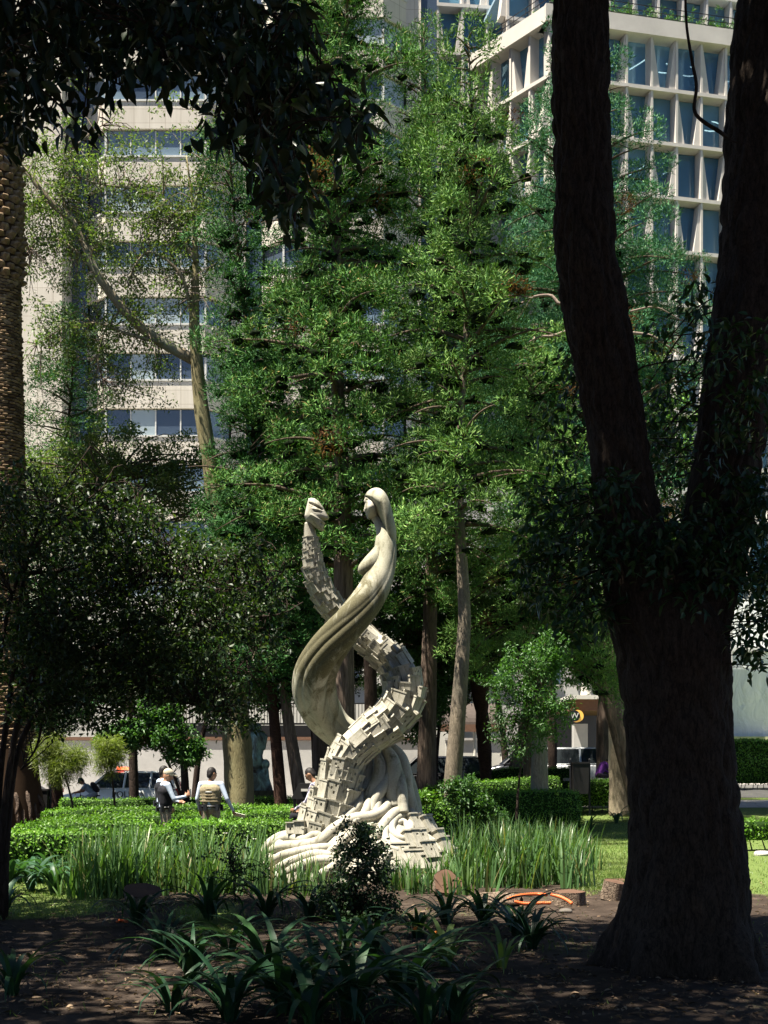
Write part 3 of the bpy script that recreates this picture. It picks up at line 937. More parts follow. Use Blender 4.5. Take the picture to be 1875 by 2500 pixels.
rows_m = [(424, 345, 30, .03), (428, 385, 40, .05), (433, 425, 46, .06), (440, 500, 54, .08), (446, 570, 62, .10), (466, 680, 74, .14), (512, 800, 84, .20), (585, 910, 88, .28), (690, 1010, 90, .38),
          (800, 1110, 96, .42), (920, 1210, 106, .34), (1030, 1330, 120, .20), (1068, 1460, 138, .02), (1045, 1590, 140, -.18), (960, 1700, 138, -.36), (850, 1780, 132, -.46), (745, 1870, 128, -.46),
          (675, 1970, 134, -.42), (648, 2080, 146, -.40), (620, 2200, 165, -.38), (590, 2320, 195, -.36), (560, 2420, 230, -.32), (540, 2510, 265, -.28)]
V, cm, tm, nm, hm = limb(rows_m, 220, 64, None, .9)
core = V.copy()
shrunk = cm[:, None, :] + (V - cm[:, None, :]) * .90
solid_tube('man_body', shrunk, M['stone'], stat)

def house_mesh(wins, taper=.92):
    """unit block: x -.5...5, z 0..1 (front faces -y, at y=-.5), window holes are sunk, roof slab stands out"""
    xs_ = sorted({-.5, .5, *[w[0] for w in wins], *[w[0] + w[2] for w in wins]})
    zs_ = sorted({0.0, 1.0, *[w[1] for w in wins], *[w[1] + w[3] for w in wins]})
    mb = MB()
    dp = .16
    for i in range(len(xs_) - 1):
        for k in range(len(zs_) - 1):
            xa, xb, za, zb = xs_[i], xs_[i + 1], zs_[k], zs_[k + 1]
            hole = any(w[0] <= (xa + xb) / 2 <= w[0] + w[2] and w[1] <= (za + zb) / 2 <= w[1] + w[3] for w in wins)
            y = -.5 + (dp if hole else 0)
            mb.add([[xa, y, za], [xb, y, za], [xb, y, zb], [xa, y, zb]], [[0, 1, 2, 3]])
            if hole:
                mb.add([[xa, -.5, za], [xb, -.5, za], [xb, -.5, zb], [xa, -.5, zb], [xa, y, za], [xb, y, za], [xb, y, zb], [xa, y, zb]],
                       [[0, 4, 5, 1], [1, 5, 6, 2], [2, 6, 7, 3], [3, 7, 4, 0]])
    mb.add([[-.5, -.5, 0], [.5, -.5, 0], [.5, .5, 0], [-.5, .5, 0], [-.5, -.5, 1], [.5, -.5, 1], [.5, .5, 1], [-.5, .5, 1]],
           [[0, 3, 2, 1], [4, 5, 6, 7], [1, 2, 6, 5], [0, 4, 7, 3]])
    # roof edge
    for (a0, b0) in (((-.56, -.60), (.56, -.46)),):
        mb.hexa(np.array([[a0[0], a0[1], .95], [b0[0], a0[1], .95], [a0[0], b0[1], .95], [b0[0], b0[1], .95], [a0[0], a0[1], 1.04], [b0[0], a0[1], 1.04], [a0[0], b0[1], 1.04], [b0[0], b0[1], 1.04]]))
    mb.box((-.53, -.2, 1.0), (.07, .6, .08)); mb.box((.53, -.2, 1.0), (.07, .6, .08))
    me = mesh_np('house', np.concatenate(mb.V), mb.F)
    me.materials.append(M['stone'])
    return me
HM = [house_mesh([(-.28, .62, .16, .16), (.10, .60, .16, .16)]), house_mesh([(-.22, .55, .18, .15), (.12, .72, .15, .14), (.05, .35, .15, .14)]),
      house_mesh([(.05, .60, .18, .18)]), house_mesh([(-.3, .7, .15, .13), (.15, .7, .15, .13), (-.05, .42, .15, .13)]), house_mesh([]), house_mesh([(-.20, .30, .18, .26)])]
rh = random.Random(21)
arc = np.concatenate([[0], np.cumsum(np.linalg.norm(np.diff(cm, axis=0), axis=1))])
n_house = 0
s = arc[-1] - .02
row = 0
def house_at(pos, up, outw, w, h, dep, mesh, parent):
    up = unit(up); outw = unit(outw - up * np.dot(outw, up)); side = np.cross(up, -outw) * -1
    side = np.cross(up, outw)           # right-handed: x = side, y = -outw(front is -y), z = up
    Mx = Matrix(((side[0] * w, -outw[0] * dep, up[0] * h, pos[0]), (side[1] * w, -outw[1] * dep, up[1] * h, pos[1]), (side[2] * w, -outw[2] * dep, up[2] * h, pos[2]), (0, 0, 0, 1)))
    o = obj('house', mesh, None, parent)
    o.matrix_basis = Mx
    return o
back = MB()
while s > .28:
    i = int(np.searchsorted(arc, s)); i = min(i, len(cm) - 1)
    hw = hm[i]
    nc = int(round(np.interp(hw, [.10, .18, .30, .50, .62], [8, 9, 11, 14, 16])))
    hh = np.interp(hw, [.10, .18, .27, .36, .45], [.085, .14, .22, .25, .26])
    for k in range(nc):
        th = -math.pi / 2 + (k + (.5 if row % 2 else 0)) * 2 * math.pi / nc + rh.uniform(-.05, .05)
        j = min(len(cm) - 1, max(0, int(np.searchsorted(arc, s + rh.uniform(-.42, .42) * hh))))
        outw = nm[j] * math.cos(th) + np.array([0, 1, 0]) * math.sin(th)
        r = hm[j] * math.hypot(math.cos(th), .9 * math.sin(th))
        wdt = 2 * math.pi * hm[j] * .93 / nc * rh.uniform(.92, 1.18)
        dep = .10 * np.interp(hw, [.1, .4], [.5, 1.0])
        up = -tm[j] + outw * rh.uniform(.03, .14) + nm[j] * rh.uniform(-.05, .05)
        pos = cm[j] + outw * (r * .97 - dep * .5 + rh.uniform(-.015, .02) * hw * 2.5) + tm[j] * hh * .5
        ms = HM[rh.choice([0, 1, 2, 3, 4, 4, 4, 5])]
        if math.sin(th) < .30 and n_house < 270:
            house_at(pos, up, outw, wdt, hh * rh.uniform(1.05, 1.35), dep, ms, stat)
            n_house += 1
        else:
            u_ = unit(up); o_ = unit(outw - u_ * np.dot(outw, u_)); sd = np.cross(u_, o_)
            back.add(np.array([pos + sd * wdt * a - o_ * dep * b + u_ * hh * 1.15 * c for c in (0, 1) for b in (-.5, .5) for a in (-.5, .5)]), BOXF)
    s -= hh * 1.0
    row += 1
back.build('rear_houses', M['stone'], stat, kind='stuff')

# --- base: flaring mound, root-like coils of the robe, more houses
hz_px = [(1880, 50), (1900, 70), (1950, 104), (2000, 150), (2030, 186), (2060, 218), (2100, 246), (2150, 262), (2175, 268)]
bx0 = 893
def mound_r(py): return np.interp(py, [a for a, b in hz_px], [b for a, b in hz_px]) / S0
def mound_c(py): return (np.interp(py, [1880, 2000, 2150], [905, 888, 890]) - CX) / S0
pys = np.linspace(1880, 2175, 40); th = np.linspace(0, 2 * math.pi, 120, endpoint=False)
V = np.zeros((40, 120, 3))
for i, py in enumerate(pys):
    r = mound_r(py) * (1 + .025 * np.cos(7 * th + i * .1) + .02 * np.cos(11 * th))
    V[i, :, 0] = mound_c(py) + r * np.cos(th); V[i, :, 1] = YS + .05 + r * .85 * np.sin(th); V[i, :, 2] = EYE + (HY - py) / S0
solid_tube('base_mound', V[::-1], M['stone'], stat)
def on_mound(px, py, off=0.0):
    r = mound_r(py); cx_ = mound_c(py)
    x = (px - CX) / S0
    k = np.clip((x - cx_) / r, -.995, .995)
    return np.array([x, YS + .05 - .85 * r * math.sqrt(1 - k * k) - off, EYE + (HY - py) / S0])
coils = [
    ([(790, 640), (770, 720), (700, 790), (600, 840), (470, 880), (340, 920), (220, 972)], 26),
    ([(985, 640), (950, 740), (860, 795), (740, 812), (620, 870), (520, 955), (400, 985), (260, 1000), (140, 1060)], 30),
    ([(1075, 660), (1050, 745), (985, 795), (925, 860), (885, 930)], 30),
    ([(850, 640), (830, 720), (800, 790), (720, 850)], 24), ([(905, 650), (890, 730), (870, 800)], 22),
    ([(1105, 800), (1040, 800), (990, 840), (985, 890), (1035, 935), (1100, 945)], 22),
    ([(1120, 700), (1115, 790), (1105, 870), (1095, 940)], 24), ([(1010, 845), (1060, 835), (1090, 880), (1070, 940)], 18),
    ([(560, 945), (490, 915), (415, 950), (310, 940), (230, 968), (150, 1030)], 25),
    ([(620, 985), (500, 1000), (380, 1025), (250, 1065), (170, 1130)], 26), ([(640, 1040), (500, 1035), (400, 1065), (300, 1105), (190, 1170)], 26),
    ([(700, 1085), (560, 1065), (440, 1095), (330, 1145), (230, 1200)], 26), ([(460, 905), (350, 925), (240, 940), (150, 1000), (100, 1090)], 24),
    ([(900, 860), (850, 862), (780, 890), (700, 920), (640, 985), (560, 1030)], 25), ([(960, 850), (940, 910), (970, 985), (1040, 1020)], 20),
    ([(860, 930), (760, 960), (690, 1040), (600, 1120), (480, 1180)], 26), ([(930, 960), (850, 1010), (790, 1090), (700, 1180)], 26),
    ([(990, 1000), (930, 1060), (890, 1140), (840, 1220)], 25)]
for pts, r in coils:
    q = np.array([Z2(x, y) for x, y in pts])
    w = np.array([on_mound(a, b, .02) for a, b in q])
    w = resample(w, 44)
    u = np.linspace(0, 1, 44)
    rr = r / 2.765 / S0 * (.75 + .35 * np.sin(u * math.pi) ** .6) * np.minimum(1, .45 + 6 * np.minimum(u, 1 - u))
    Vt, Ft = tube(w, rr * 1.15, 14)
    obj('robe_coil', mesh_np('robe_coil', Vt, Ft, True), M['stone'], stat)
# the same coils run round the back of the mound
for kk, (pts, r) in enumerate(coils[:12:2]):
    q = np.array([Z2(x, y) for x, y in pts])
    w = resample(np.array([on_mound(a, b, .02) for a, b in q]), 36)
    w[:, 1] = 2 * (YS + .05) - w[:, 1]
    Vt, Ft = tube(w, r / 2.765 / S0, 10)
    obj('robe_coil', mesh_np('robe_coil', Vt, Ft, True), M['stone'], stat)
# thick folds of the skirt
for pts, r, d in (([(985, 330), (1045, 400), (1075, 500), (1085, 620), (1120, 740), (1150, 830)], 40, -.10), ([(930, 340), (985, 420), (1000, 520), (985, 620), (1000, 740)], 48, -.26),
                  ([(880, 380), (910, 470), (900, 570), (850, 660), (810, 760)], 46, -.28), ([(960, 520), (930, 600), (880, 680), (850, 770)], 34, -.40), ([(1030, 480), (1040, 580), (1050, 680), (1060, 780)], 38, -.34),
                  ([(840, 430), (820, 540), (800, 640), (770, 740)], 34, -.16)):
    w = resample(np.array([sp(*Z2(x, y), d - .22 * k / (len(pts) - 1)) for k, (x, y) in enumerate(pts)]), 40)
    u = np.linspace(0, 1, 40)
    Vt, Ft = tube(w, r / 2.765 / S0 * (.55 + .6 * np.sin(np.clip(u * 1.25, 0, 1) * math.pi * .75)), 18)
    obj('skirt_fold', mesh_np('skirt_fold', Vt, Ft, True), M['stone'], stat)
# houses at the foot on the right and left
for (x, y, w, h, kd) in ((1165, 850, 90, 80, 2), (1260, 870, 120, 90, 2), (1140, 960, 110, 90, 4), (1190, 960, 110, 100, 0), (1050, 1040, 100, 90, 2), (1250, 1030, 110, 90, 3), (1340, 960, 90, 90, 4),
                         (1370, 1010, 110, 90, 2), (1150, 1090, 120, 100, 4), (1060, 1130, 120, 90, 4), (1260, 1120, 120, 100, 4), (1370, 1100, 110, 90, 4), (1440, 1090, 90, 90, 4), (1220, 1190, 130, 90, 4), (1340, 1190, 130, 90, 4), (1110, 1200, 120, 90, 4)):
    px, py = Z2(x, y)
    p = on_mound(px, py + h / 2.765 / 2)
    c0 = np.array([mound_c(py), YS + .05, 0])
    out = unit(np.array([p[0] - c0[0], (p[1] - c0[1]) / .85, .0]))
    up = unit(np.array([0, 0, 1.0]) - out * .55)
    house_at(p - out * .05, up, out, w / 2.765 / S0 * 1.15, h / 2.765 / S0 * 1.3, .17, HM[kd], stat)
for (x, y, w, h, kd) in ((345, 890, 70, 60, 5), (395, 885, 70, 70, 4)):
    px, py = Z2(x, y)
    p = sp(px, py + h / 2.765 / 2, 0); m = on_mound(px, py + h / 2.765 / 2)
    p[1] = min(m[1], YS - .32)
    house_at(p, np.array([0, .12, 1.0]), np.array([(px - 800) / 260.0, -1.0, 0]), w / 2.765 / S0, h / 2.765 / S0 * 1.2, .3, HM[kd], stat)

# ------------------------------------------------------------------ trees
def branch_mesh(paths, seg=6):
    mb = MB()
    for p, r in paths: mb.tube(p, r, seg)
    return mesh_np('branches', np.concatenate(mb.V), mb.F, True)

import bmesh
_bm = bmesh.new(); bmesh.ops.create_icosphere(_bm, subdivisions=1, radius=1.0)
ICO_V = np.array([v.co[:] for v in _bm.verts]); ICO_F = np.array([[v.index for v in f.verts] for f in _bm.faces]); _bm.free()
def sprig_cloud(centres, radii, outs, per, Lr, Wr, r_, up=.35, ref=.5):
    """tufts: fine sprigs clothing every tuft, pointing out and up"""
    cnt = np.maximum(30, (per * (radii / ref) ** 2)).astype(int)
    C = np.repeat(centres, cnt, 0); R = np.repeat(radii, cnt)[:, None]; O = np.repeat(outs, cnt, 0)
    n = len(C)
    d = unit(r_.normal(size=(n, 3)) + O * .45 + np.array([0, 0, up]))
    base = C + d * R * (.38 + .62 * r_.random((n, 1)) ** .6) * np.array([1, 1, .78])
    D = unit(d * .45 + .50 * r_.normal(size=d.shape) + np.array([0, 0, .30]))
    N = unit(r_.normal(size=d.shape) * .42 + d + np.array([0, -.15, .1]))
    return leaf_quads(base, D, N, r_.uniform(*Lr, n), r_.uniform(*Wr, n), .2)
def cores(centres, radii, r_):  # flattened dark lumps that paint shade on the underside of each tuft
    n = len(centres)
    V = centres[:, None, :] + ICO_V[None] * (radii[:, None, None] * .50) * r_.uniform(.4, 1.25, (n, len(ICO_V), 1)) * np.array([1, 1, .48])
    Fc = ICO_F[None] + (np.arange(n) * len(ICO_V))[:, None, None]
    return V.reshape(-1, 3), Fc.reshape(-1, 3)

def conifer(label, x_px, Y, H, z0, R, nbr, mat, seed, trunk_r=.28, lean=0.0, bark='bark_cyp', per=275, dead=0, base_px=None, droop=.25, tuft=.56, top=1.0, lean_at=.28, core_s=.86, name='cypress_tree', group=None):
    r_ = np.random.default_rng(seed)
    bx = ((base_px if base_px else x_px) - CX) * Y / F
    tx = (x_px - CX) * Y / F
    g0 = gz(bx, Y)
    T = thing(name, label, 'tree', (bx, Y, g0), group)
    hs = np.linspace(0, 1, 30)
    path = np.stack([bx + (tx - bx) * np.minimum(1, hs / lean_at) + .18 * sstep(.2, .5, hs) * np.sin(hs * 7 + seed), Y + .2 * np.sin(hs * 5 + seed * 2), g0 + (H - g0) * hs], -1)
    path[0, 2] -= .15
    rad = trunk_r * (1 - hs) ** 1.5 + .02
    rad[0] *= 1.25
    V, Fc = tube(path, rad, 14)
    obj('trunk', mesh_np('trunk', V, Fc, True), M[bark], T)
    limbs = []; cen = []; rads = []; outs = []; deep = []; cen_a = np.zeros((6000, 3)); rad_a = np.zeros(6000)
    for i in range(nbr):
        u = ((i + r_.random()) / nbr) ** .95
        h = z0 + (H - z0) * u
        prof = (1 - u) ** .62 * min(1.0, .55 + u / .14) * top if u > 0 else .5
        L = max(.35, R * prof * r_.uniform(.42, 1.12))
        az = i * 2.39996 + r_.uniform(-.9, .9)
        k = np.interp(h, path[:, 2], np.arange(30)); k0 = int(min(28, k)); p0 = path[k0] + (path[k0 + 1] - path[k0]) * (k - k0)
        d = np.array([math.cos(az), math.sin(az), 0])
        rise = r_.uniform(.0, .6) + .5 * u
        ss = np.linspace(0, 1, 9)
        side = np.array([-d[1], d[0], 0]) * r_.uniform(-.35, .35)
        pts = p0 + L * (ss[:, None] * d + (ss ** 2)[:, None] * side + (rise * ss - droop * ss ** 2 * 1.6)[:, None] * np.array([0, 0, 1]))
        br = np.linspace(.028 + .018 * L, .008, 9)
        limbs.append((pts, br))
        sd = unit(np.cross(d, [0, 0, 1.0]))
        m = max(2, int(L / .36) + 1)
        for s in np.linspace(.25 if L > 1.2 else .1, 1.0, m):
            for _ in range(2):
                kk = s * 8; a = int(min(7, kk)); pp = pts[a] + (pts[a + 1] - pts[a]) * (kk - a)
                q_ = pp + sd * r_.uniform(-.55, .55) * (.35 + .65 * s) * min(1.3, .5 + .3 * L) + d * r_.uniform(-.15, .2) + np.array([0, 0, r_.uniform(-.12, .28)])
                rr = tuft * r_.uniform(.62, 1.2) * (1.05 - .25 * s)
                nz_ = float(vnoise((q_ * np.array([.5, .5, .6]))[None], seed + 50)[0])
                if nz_ < .30 and s > .4: continue
                if cen:
                    dd = np.linalg.norm(cen_a[:len(cen)] - q_, axis=1)
                    if (dd < .55 * (rad_a[:len(cen)] + rr)).any(): continue
                cen_a[len(cen)] = q_; rad_a[len(cen)] = rr
                cen.append(q_); rads.append(rr); outs.append(d * .8); deep.append(u < (.88 if core_s > .7 else .7) and s < core_s)
    cen = np.array(cen); rads = np.array(rads); outs = np.array(outs)
    obj('branch', branch_mesh(limbs, 5), M['twig'], T, 'stuff')
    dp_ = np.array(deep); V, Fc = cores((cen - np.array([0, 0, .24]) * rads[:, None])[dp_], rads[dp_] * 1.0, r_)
    obj('dark_core', mesh_np('dark_core', V, Fc), M['tuft_shade'], T, 'stuff')
    nd = int(len(cen) * dead)
    idx = r_.permutation(len(cen))
    live = idx[nd:]
    V, Fc = sprig_cloud(cen[live], rads[live], outs[live], per, (.09, .19), (.018, .034), r_)
    obj('crown', mesh_np('crown', V, Fc), M[mat], T, 'stuff')
    if nd:
        V, Fc = sprig_cloud(cen[idx[:nd]], rads[idx[:nd]], outs[idx[:nd]], per, (.065, .15), (.02, .038), r_, up=-.4)
        obj('withered_tufts', mesh_np('withered_tufts', V, Fc), M['cyp_dead'], T, 'stuff')
    return T

c_tall = conifer('tall bright green cypress directly behind the stone sculpture', 838, 31, 25.5, 6.6, 3.6, 135, 'cyp', 1, .36, base_px=835, dead=.012)
conifer('cypress with long bare leaning trunk right of the sculpture', 1136, 29, 19.0, 7.0, 2.9, 100, 'cyp_light', 2, .215, base_px=1092, dead=.02, bark='bark_mid')
c_dark = conifer('dark narrow cypress left of the sculpture in front of the apartment block', 568, 34, 19.4, 3.6, 2.4, 125, 'cyp_dark', 3, .17, base_px=692, bark='bark_palm', lean_at=.85)
c_blue = conifer('blue green cypress rising behind the forked trunk', 1420, 38, 24.5, 9.5, 4.8, 140, 'cyp_blue', 4, .30, dead=.03, base_px=1575, core_s=.5, per=320)
conifer('light green low cypress with drooping boughs right of the sculpture', 1315, 34, 13.8, 4.6, 3.0, 100, 'cyp_light', 5, .26, dead=.02, droop=.5, bark='bark_grey')
conifer('deep green bushy cypress behind the carved male head', 690, 34, 14.0, 4.0, 2.7, 95, 'cyp_dark', 6, .2, base_px=748)
def conifer_copy(src, label, x_px, Y, H, H0, rot, wide, mat):
    """another cypress grown from the same shapes, turned and scaled, with foliage of its own colour"""
    x = (x_px - CX) * Y / F; g0 = gz(x, Y); k = H / H0
    T = thing('cypress_tree', label, 'tree', (x, Y, g0))
    sp_ = Vector(src.location)
    for ch in [c for c in bpy.data.objects if c.parent == src]:
        if wide > 1.2 and ch.name.startswith('dark_core'): continue
        o = ch.copy(); COL.objects.link(o); o.parent = T
        o.matrix_parent_inverse = Matrix.Rotation(rot, 4, 'Z') @ Matrix.Diagonal((k * wide, k * wide, k, 1)) @ Matrix.Translation(-sp_)
        if ch.name.startswith('crown'):
            o.material_slots[0].link = 'OBJECT'; o.material_slots[0].material = M[mat]
    return T
conifer_copy(c_dark, 'shaded cypress with hanging boughs beside the palm trunk', 135, 42, 16.5, 19.4, 2.0, 1.6, 'cyp_dark')
conifer_copy(c_tall, 'tall background cypress right behind the brightest one', 1050, 40, 26.0, 25.5, 2.2, .92, 'cyp')
conifer_copy(c_blue, 'blue green background cypress whose top touches the terrace', 1240, 46, 24.0, 24.5, 3.3, .85, 'cyp_blue')
conifer_copy(c_tall, 'dark top of a cypress over the apartment block', 780, 40, 33.0, 25.5, 4.4, .8, 'cyp_dark')

# bare pale boughs reaching out of the cypresses
bb = [[(1392, 735), (1365, 742), (1345, 722), (1300, 726), (1262, 748), (1215, 772), (1160, 790)], [(1392, 806), (1350, 820), (1320, 822), (1285, 838)], [(1530, 812), (1590, 820), (1630, 845), (1668, 868)], [(1300, 726), (1270, 770), (1250, 800)], [(1540, 760), (1600, 750), (1660, 780)]]
for k, pts in enumerate(bb):
    w = resample(np.array([P(x, y, 33.2 + .1 * j) for j, (x, y) in enumerate(pts)][::1]), 24)
    V, Fc = tube(w, np.linspace(.055 if k < 3 else .03, .012, 24), 7)
    obj('bare_bough', mesh_np('bare_bough', V, Fc, True), M['twig_pale'], c_blue)

def trunk_poly(pts, Y, dY=None):
    """centre line and radius from px, py, width px rows"""
    a = np.array(pts, float)
    d = np.zeros(len(a)) if dY is None else np.asarray(dY, float)
    return np.array([[*P(x, y, Y + dd)] for (x, y, w), dd in zip(a, d)]), a[:, 2] * Y / F / 2

def bole(name, label, pts, Y, mat, n=30, seg=16, twigs=None, bump=.06, seed=0, cat='tree'):
    c, r = trunk_poly(pts, Y)
    c[0, 2] = gz(c[0, 0], Y) - .15
    q = resample(np.concatenate([c, r[:, None]], 1), n)
    V, Fc = tube(q[:, :3], q[:, 3], seg)
    V = V.reshape(n, seg, 3)
    nz_ = vnoise(V * 2.2, 31 + seed) - .5
    V = V + (V - q[:, None, :3]) * (nz_[..., None] * 2 * bump * 2)
    T = thing(name, label, cat, (c[0][0], Y, c[0][2] + .15))
    obj('trunk', mesh_np('trunk', V.reshape(-1, 3), Fc, True), mat, T)
    return T, q

def leaf_crown(T, centres, spread, per, L, W, mat, seed, shaped=False, droop=.3, name='crown', up=.3):
    r_ = np.random.default_rng(seed)
    n = len(centres)
    C = np.repeat(np.asarray(centres, float), per, 0)
    d = unit(r_.normal(size=(n * per, 3)))
    C = C + d * (r_.random((n * per, 1)) ** .5) * np.asarray(spread)
    D = unit(r_.normal(size=d.shape) * .8 + d * .4 + np.array([0, 0, -droop]))
    N = unit(r_.normal(size=d.shape) * .55 + np.array([0, 0, up + .6]))
    f = leaf_shaped if shaped else leaf_quads
    V, Fc = f(C, D, N, r_.uniform(L * .7, L * 1.2, n * per), r_.uniform(W * .75, W * 1.2, n * per))
    return obj(name, mesh_np(name, V, Fc), M[mat], T, 'stuff')

def twigs_to(T, root_pts, centres, mat='twig', r0=.012, seed=0, name='branch', every=1):
    """thin twigs from the nearest point of the limbs to every leaf cluster"""
    r_ = np.random.default_rng(seed)
    root_pts = np.asarray(root_pts)
    paths = []
    for c in np.asarray(centres)[::every]:
        k = np.argmin(np.linalg.norm(root_pts - c, axis=1) + r_.random(len(root_pts)) * .3)
        a = root_pts[k]
        L = np.linalg.norm(c - a)
        mid = (a + c) / 2 + r_.normal(size=3) * L * .10 + np.array([0, 0, L * .08])
        paths.append((resample(np.array([a, mid, c]), 6), np.linspace(r0 * (.6 + L * .4), .004, 6)))
    return obj(name, branch_mesh(paths, 4), M[mat], T, 'stuff')

# --- ash: olive trunk behind the hedges, limb reaching to the upper left
T, q = bole('ash_tree', 'ash tree with thick olive trunk and limb reaching over to the palm', [(588, 2010, 76), (584, 1950, 72), (578, 1800, 66), (562, 1600, 60), (545, 1400, 54), (516, 1150, 40), (492, 1000, 34), (482, 900, 30), (474, 780, 26), (478, 640, 15), (470, 500, 8), (455, 380, 3)], 36, M['bark_olive'], 46, 18)
lim = [([(476, 880), (400, 838), (340, 795), (285, 735), (232, 660), (205, 590), (180, 545), (120, 490), (75, 430), (40, 395)], .17, .07),
       ([(474, 800), (450, 690), (415, 640), (365, 615), (335, 640), (310, 690)], .07, .02), ([(400, 838), (310, 815), (240, 790), (160, 800), (90, 840)], .06, .015),
       ([(180, 545), (150, 470), (170, 380), (215, 330), (260, 300)], .05, .012), ([(478, 640), (420, 540), (350, 470), (250, 450), (170, 430)], .06, .015),
       ([(232, 660), (170, 600), (110, 580), (70, 610)], .05, .015), ([(470, 520), (500, 420), (540, 330), (560, 260)], .05, .012), ([(120, 490), (60, 500), (10, 530)], .035, .01),
       ([(300, 750), (260, 800), (240, 870), (250, 930)], .03, .01), ([(415, 640), (420, 560), (400, 480)], .03, .01)]
paths = []; roots = []
ra = np.random.default_rng(5)
for pts, r0, r1 in lim:
    w = resample(np.array([P(x, y, 36 + ra.uniform(-.2, .2) - .6 * k / len(pts)) for k, (x, y) in enumerate(pts)]), 26)
    paths.append((w, np.linspace(r0, r1, 26))); roots.append(w[4:])
obj('limb', branch_mesh(paths, 9), M['bark_grey'], T)
roots = np.concatenate(roots)
cen = []
for _ in range(860):
    b = roots[ra.integers(len(roots))] + ra.normal(size=3) * np.array([.8, .8, .65])
    b[1] += .55
    cen.append(b)
cen = np.array(cen)
leaf_crown(T, cen, (.36, .36, .26), 40, .125, .046, 'ash', 51)
twigs_to(T, roots, cen, 'twig_pale', .016, 52)

# --- further broadleaf masses: low leafy trees behind the dark shrub and round the sculpture
def leafy_tree(label, x_px, base_px, Y, blobs, ncl, L, W, mat, seed, trunk_w=.12, per=60, spread=.34, bark='bark_dark', name='leafy_tree', shaped=False, droop=.3, base_py=None):
    """blobs: px, py, rx px, ry px ellipses the crown fills"""
    r_ = np.random.default_rng(seed)
    bx = (base_px - CX) * Y / F; g0 = gz(bx, Y)
    T = thing(name, label, 'tree', (bx, Y, g0))
    topb = min(b[1] for b in blobs); cx_ = np.mean([b[0] for b in blobs])
    c_end = P(cx_, np.mean([b[1] for b in blobs]), Y)
    w = resample(np.array([[bx, Y, g0 - .1], [bx + (c_end[0] - bx) * .25, Y + .05, g0 + (c_end[2] - g0) * .45], c_end]), 16)
    V, Fc = tube(w, np.linspace(trunk_w, trunk_w * .35, 16), 10)
    obj('trunk', mesh_np('trunk', V, Fc, True), M[bark], T)
    cen = []
    for (x, y, rx, ry) in blobs:
        c = P(x, y, Y)
        d = unit(r_.normal(size=(ncl, 3))) * (r_.random((ncl, 1)) ** .45)
        cen.append(c + d * np.array([rx * Y / F, min(rx, ry) * Y / F, ry * Y / F]))
    cen = np.concatenate(cen)
    leaf_crown(T, cen, (spread, spread, spread * .7), per, L, W, mat, seed + 1, shaped, droop)
    twigs_to(T, w[8:], cen, 'twig', trunk_w * .18, seed + 2, every=2)
    return T
leafy_tree('pale leafy tree filling the gap below the apartment windows', 330, 330, 38, [(250, 1140, 190, 110), (420, 1180, 160, 120), (130, 1230, 140, 120)], 120, .13, .06, 'ash', 61, .16)
leafy_tree('round leafy tree behind the lower hedges beside the grey wall', 640, 470, 46, [(620, 1620, 120, 140), (500, 1520, 130, 120)], 80, .14, .06, 'broad_leaf', 63, .14)
leafy_tree('dark leafy tree between sculpture and leaning trunk', 1010, 1040, 42, [(1020, 1560, 130, 140), (1090, 1450, 110, 130), (960, 1480, 120, 130), (1010, 1730, 110, 100)], 110, .15, .07, 'broad_leaf', 65, .14)
leafy_tree('leafy tree arching over the hotel entrance', 1420, 1545, 50, [(1390, 1530, 130, 100), (1330, 1450, 120, 100), (1440, 1620, 70, 60), (1270, 1560, 80, 90)], 90, .17, .075, 'broad_leaf', 67, .16)
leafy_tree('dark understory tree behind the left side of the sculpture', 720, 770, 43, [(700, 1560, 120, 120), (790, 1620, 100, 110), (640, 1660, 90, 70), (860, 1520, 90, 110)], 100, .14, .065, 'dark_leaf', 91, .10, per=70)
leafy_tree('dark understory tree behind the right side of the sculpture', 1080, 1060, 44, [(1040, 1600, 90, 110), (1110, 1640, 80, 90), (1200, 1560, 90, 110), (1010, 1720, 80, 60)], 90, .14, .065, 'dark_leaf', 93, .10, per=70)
leafy_tree('slender leafy shrub tree with thin stems right of the leaning trunk', 1290, 1258, 27, [(1240, 1690, 70, 110), (1300, 1650, 70, 100), (1345, 1730, 60, 90), (1270, 1780, 80, 70), (1350, 1600, 40, 60)], 40, .10, .035, 'broad_leaf', 69, .035, per=46, spread=.22)
leafy_tree('small bright broadleaf tree in front of the police car', 390, 455, 33, [(370, 1790, 100, 48), (300, 1800, 60, 40), (450, 1830, 50, 36), (380, 1740, 60, 36)], 46, .12, .06, 'broad_leaf', 71, .06, per=60, spread=.25)
leafy_tree('thin crooked sapling with yellow green needles near the palm', 140, 185, 30, [(140, 1880, 46, 50), (120, 1830, 40, 36), (180, 1850, 36, 40)], 30, .16, .014, 'pine_leaf', 73, .04, per=90, spread=.25, name='pine_sapling')
leafy_tree('young pine sapling with golden needles left of the officers', 270, 282, 31, [(272, 1850, 34, 46), (262, 1830, 30, 30)], 26, .17, .014, 'pine_leaf', 75, .04, per=100, spread=.25, name='pine_sapling')
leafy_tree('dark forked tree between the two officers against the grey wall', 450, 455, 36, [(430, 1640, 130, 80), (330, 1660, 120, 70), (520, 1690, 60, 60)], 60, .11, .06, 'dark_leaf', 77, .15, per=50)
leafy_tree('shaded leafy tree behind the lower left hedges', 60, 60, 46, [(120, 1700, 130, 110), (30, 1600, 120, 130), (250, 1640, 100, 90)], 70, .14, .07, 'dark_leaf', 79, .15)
leafy_tree('background leafy tree right of the forked trunk base', 1560, 1700, 48, [(1600, 1300, 160, 140), (1500, 1450, 130, 130), (1650, 1080, 140, 140), (1560, 900, 120, 110)], 90, .17, .08, 'cyp_light', 81, .16)

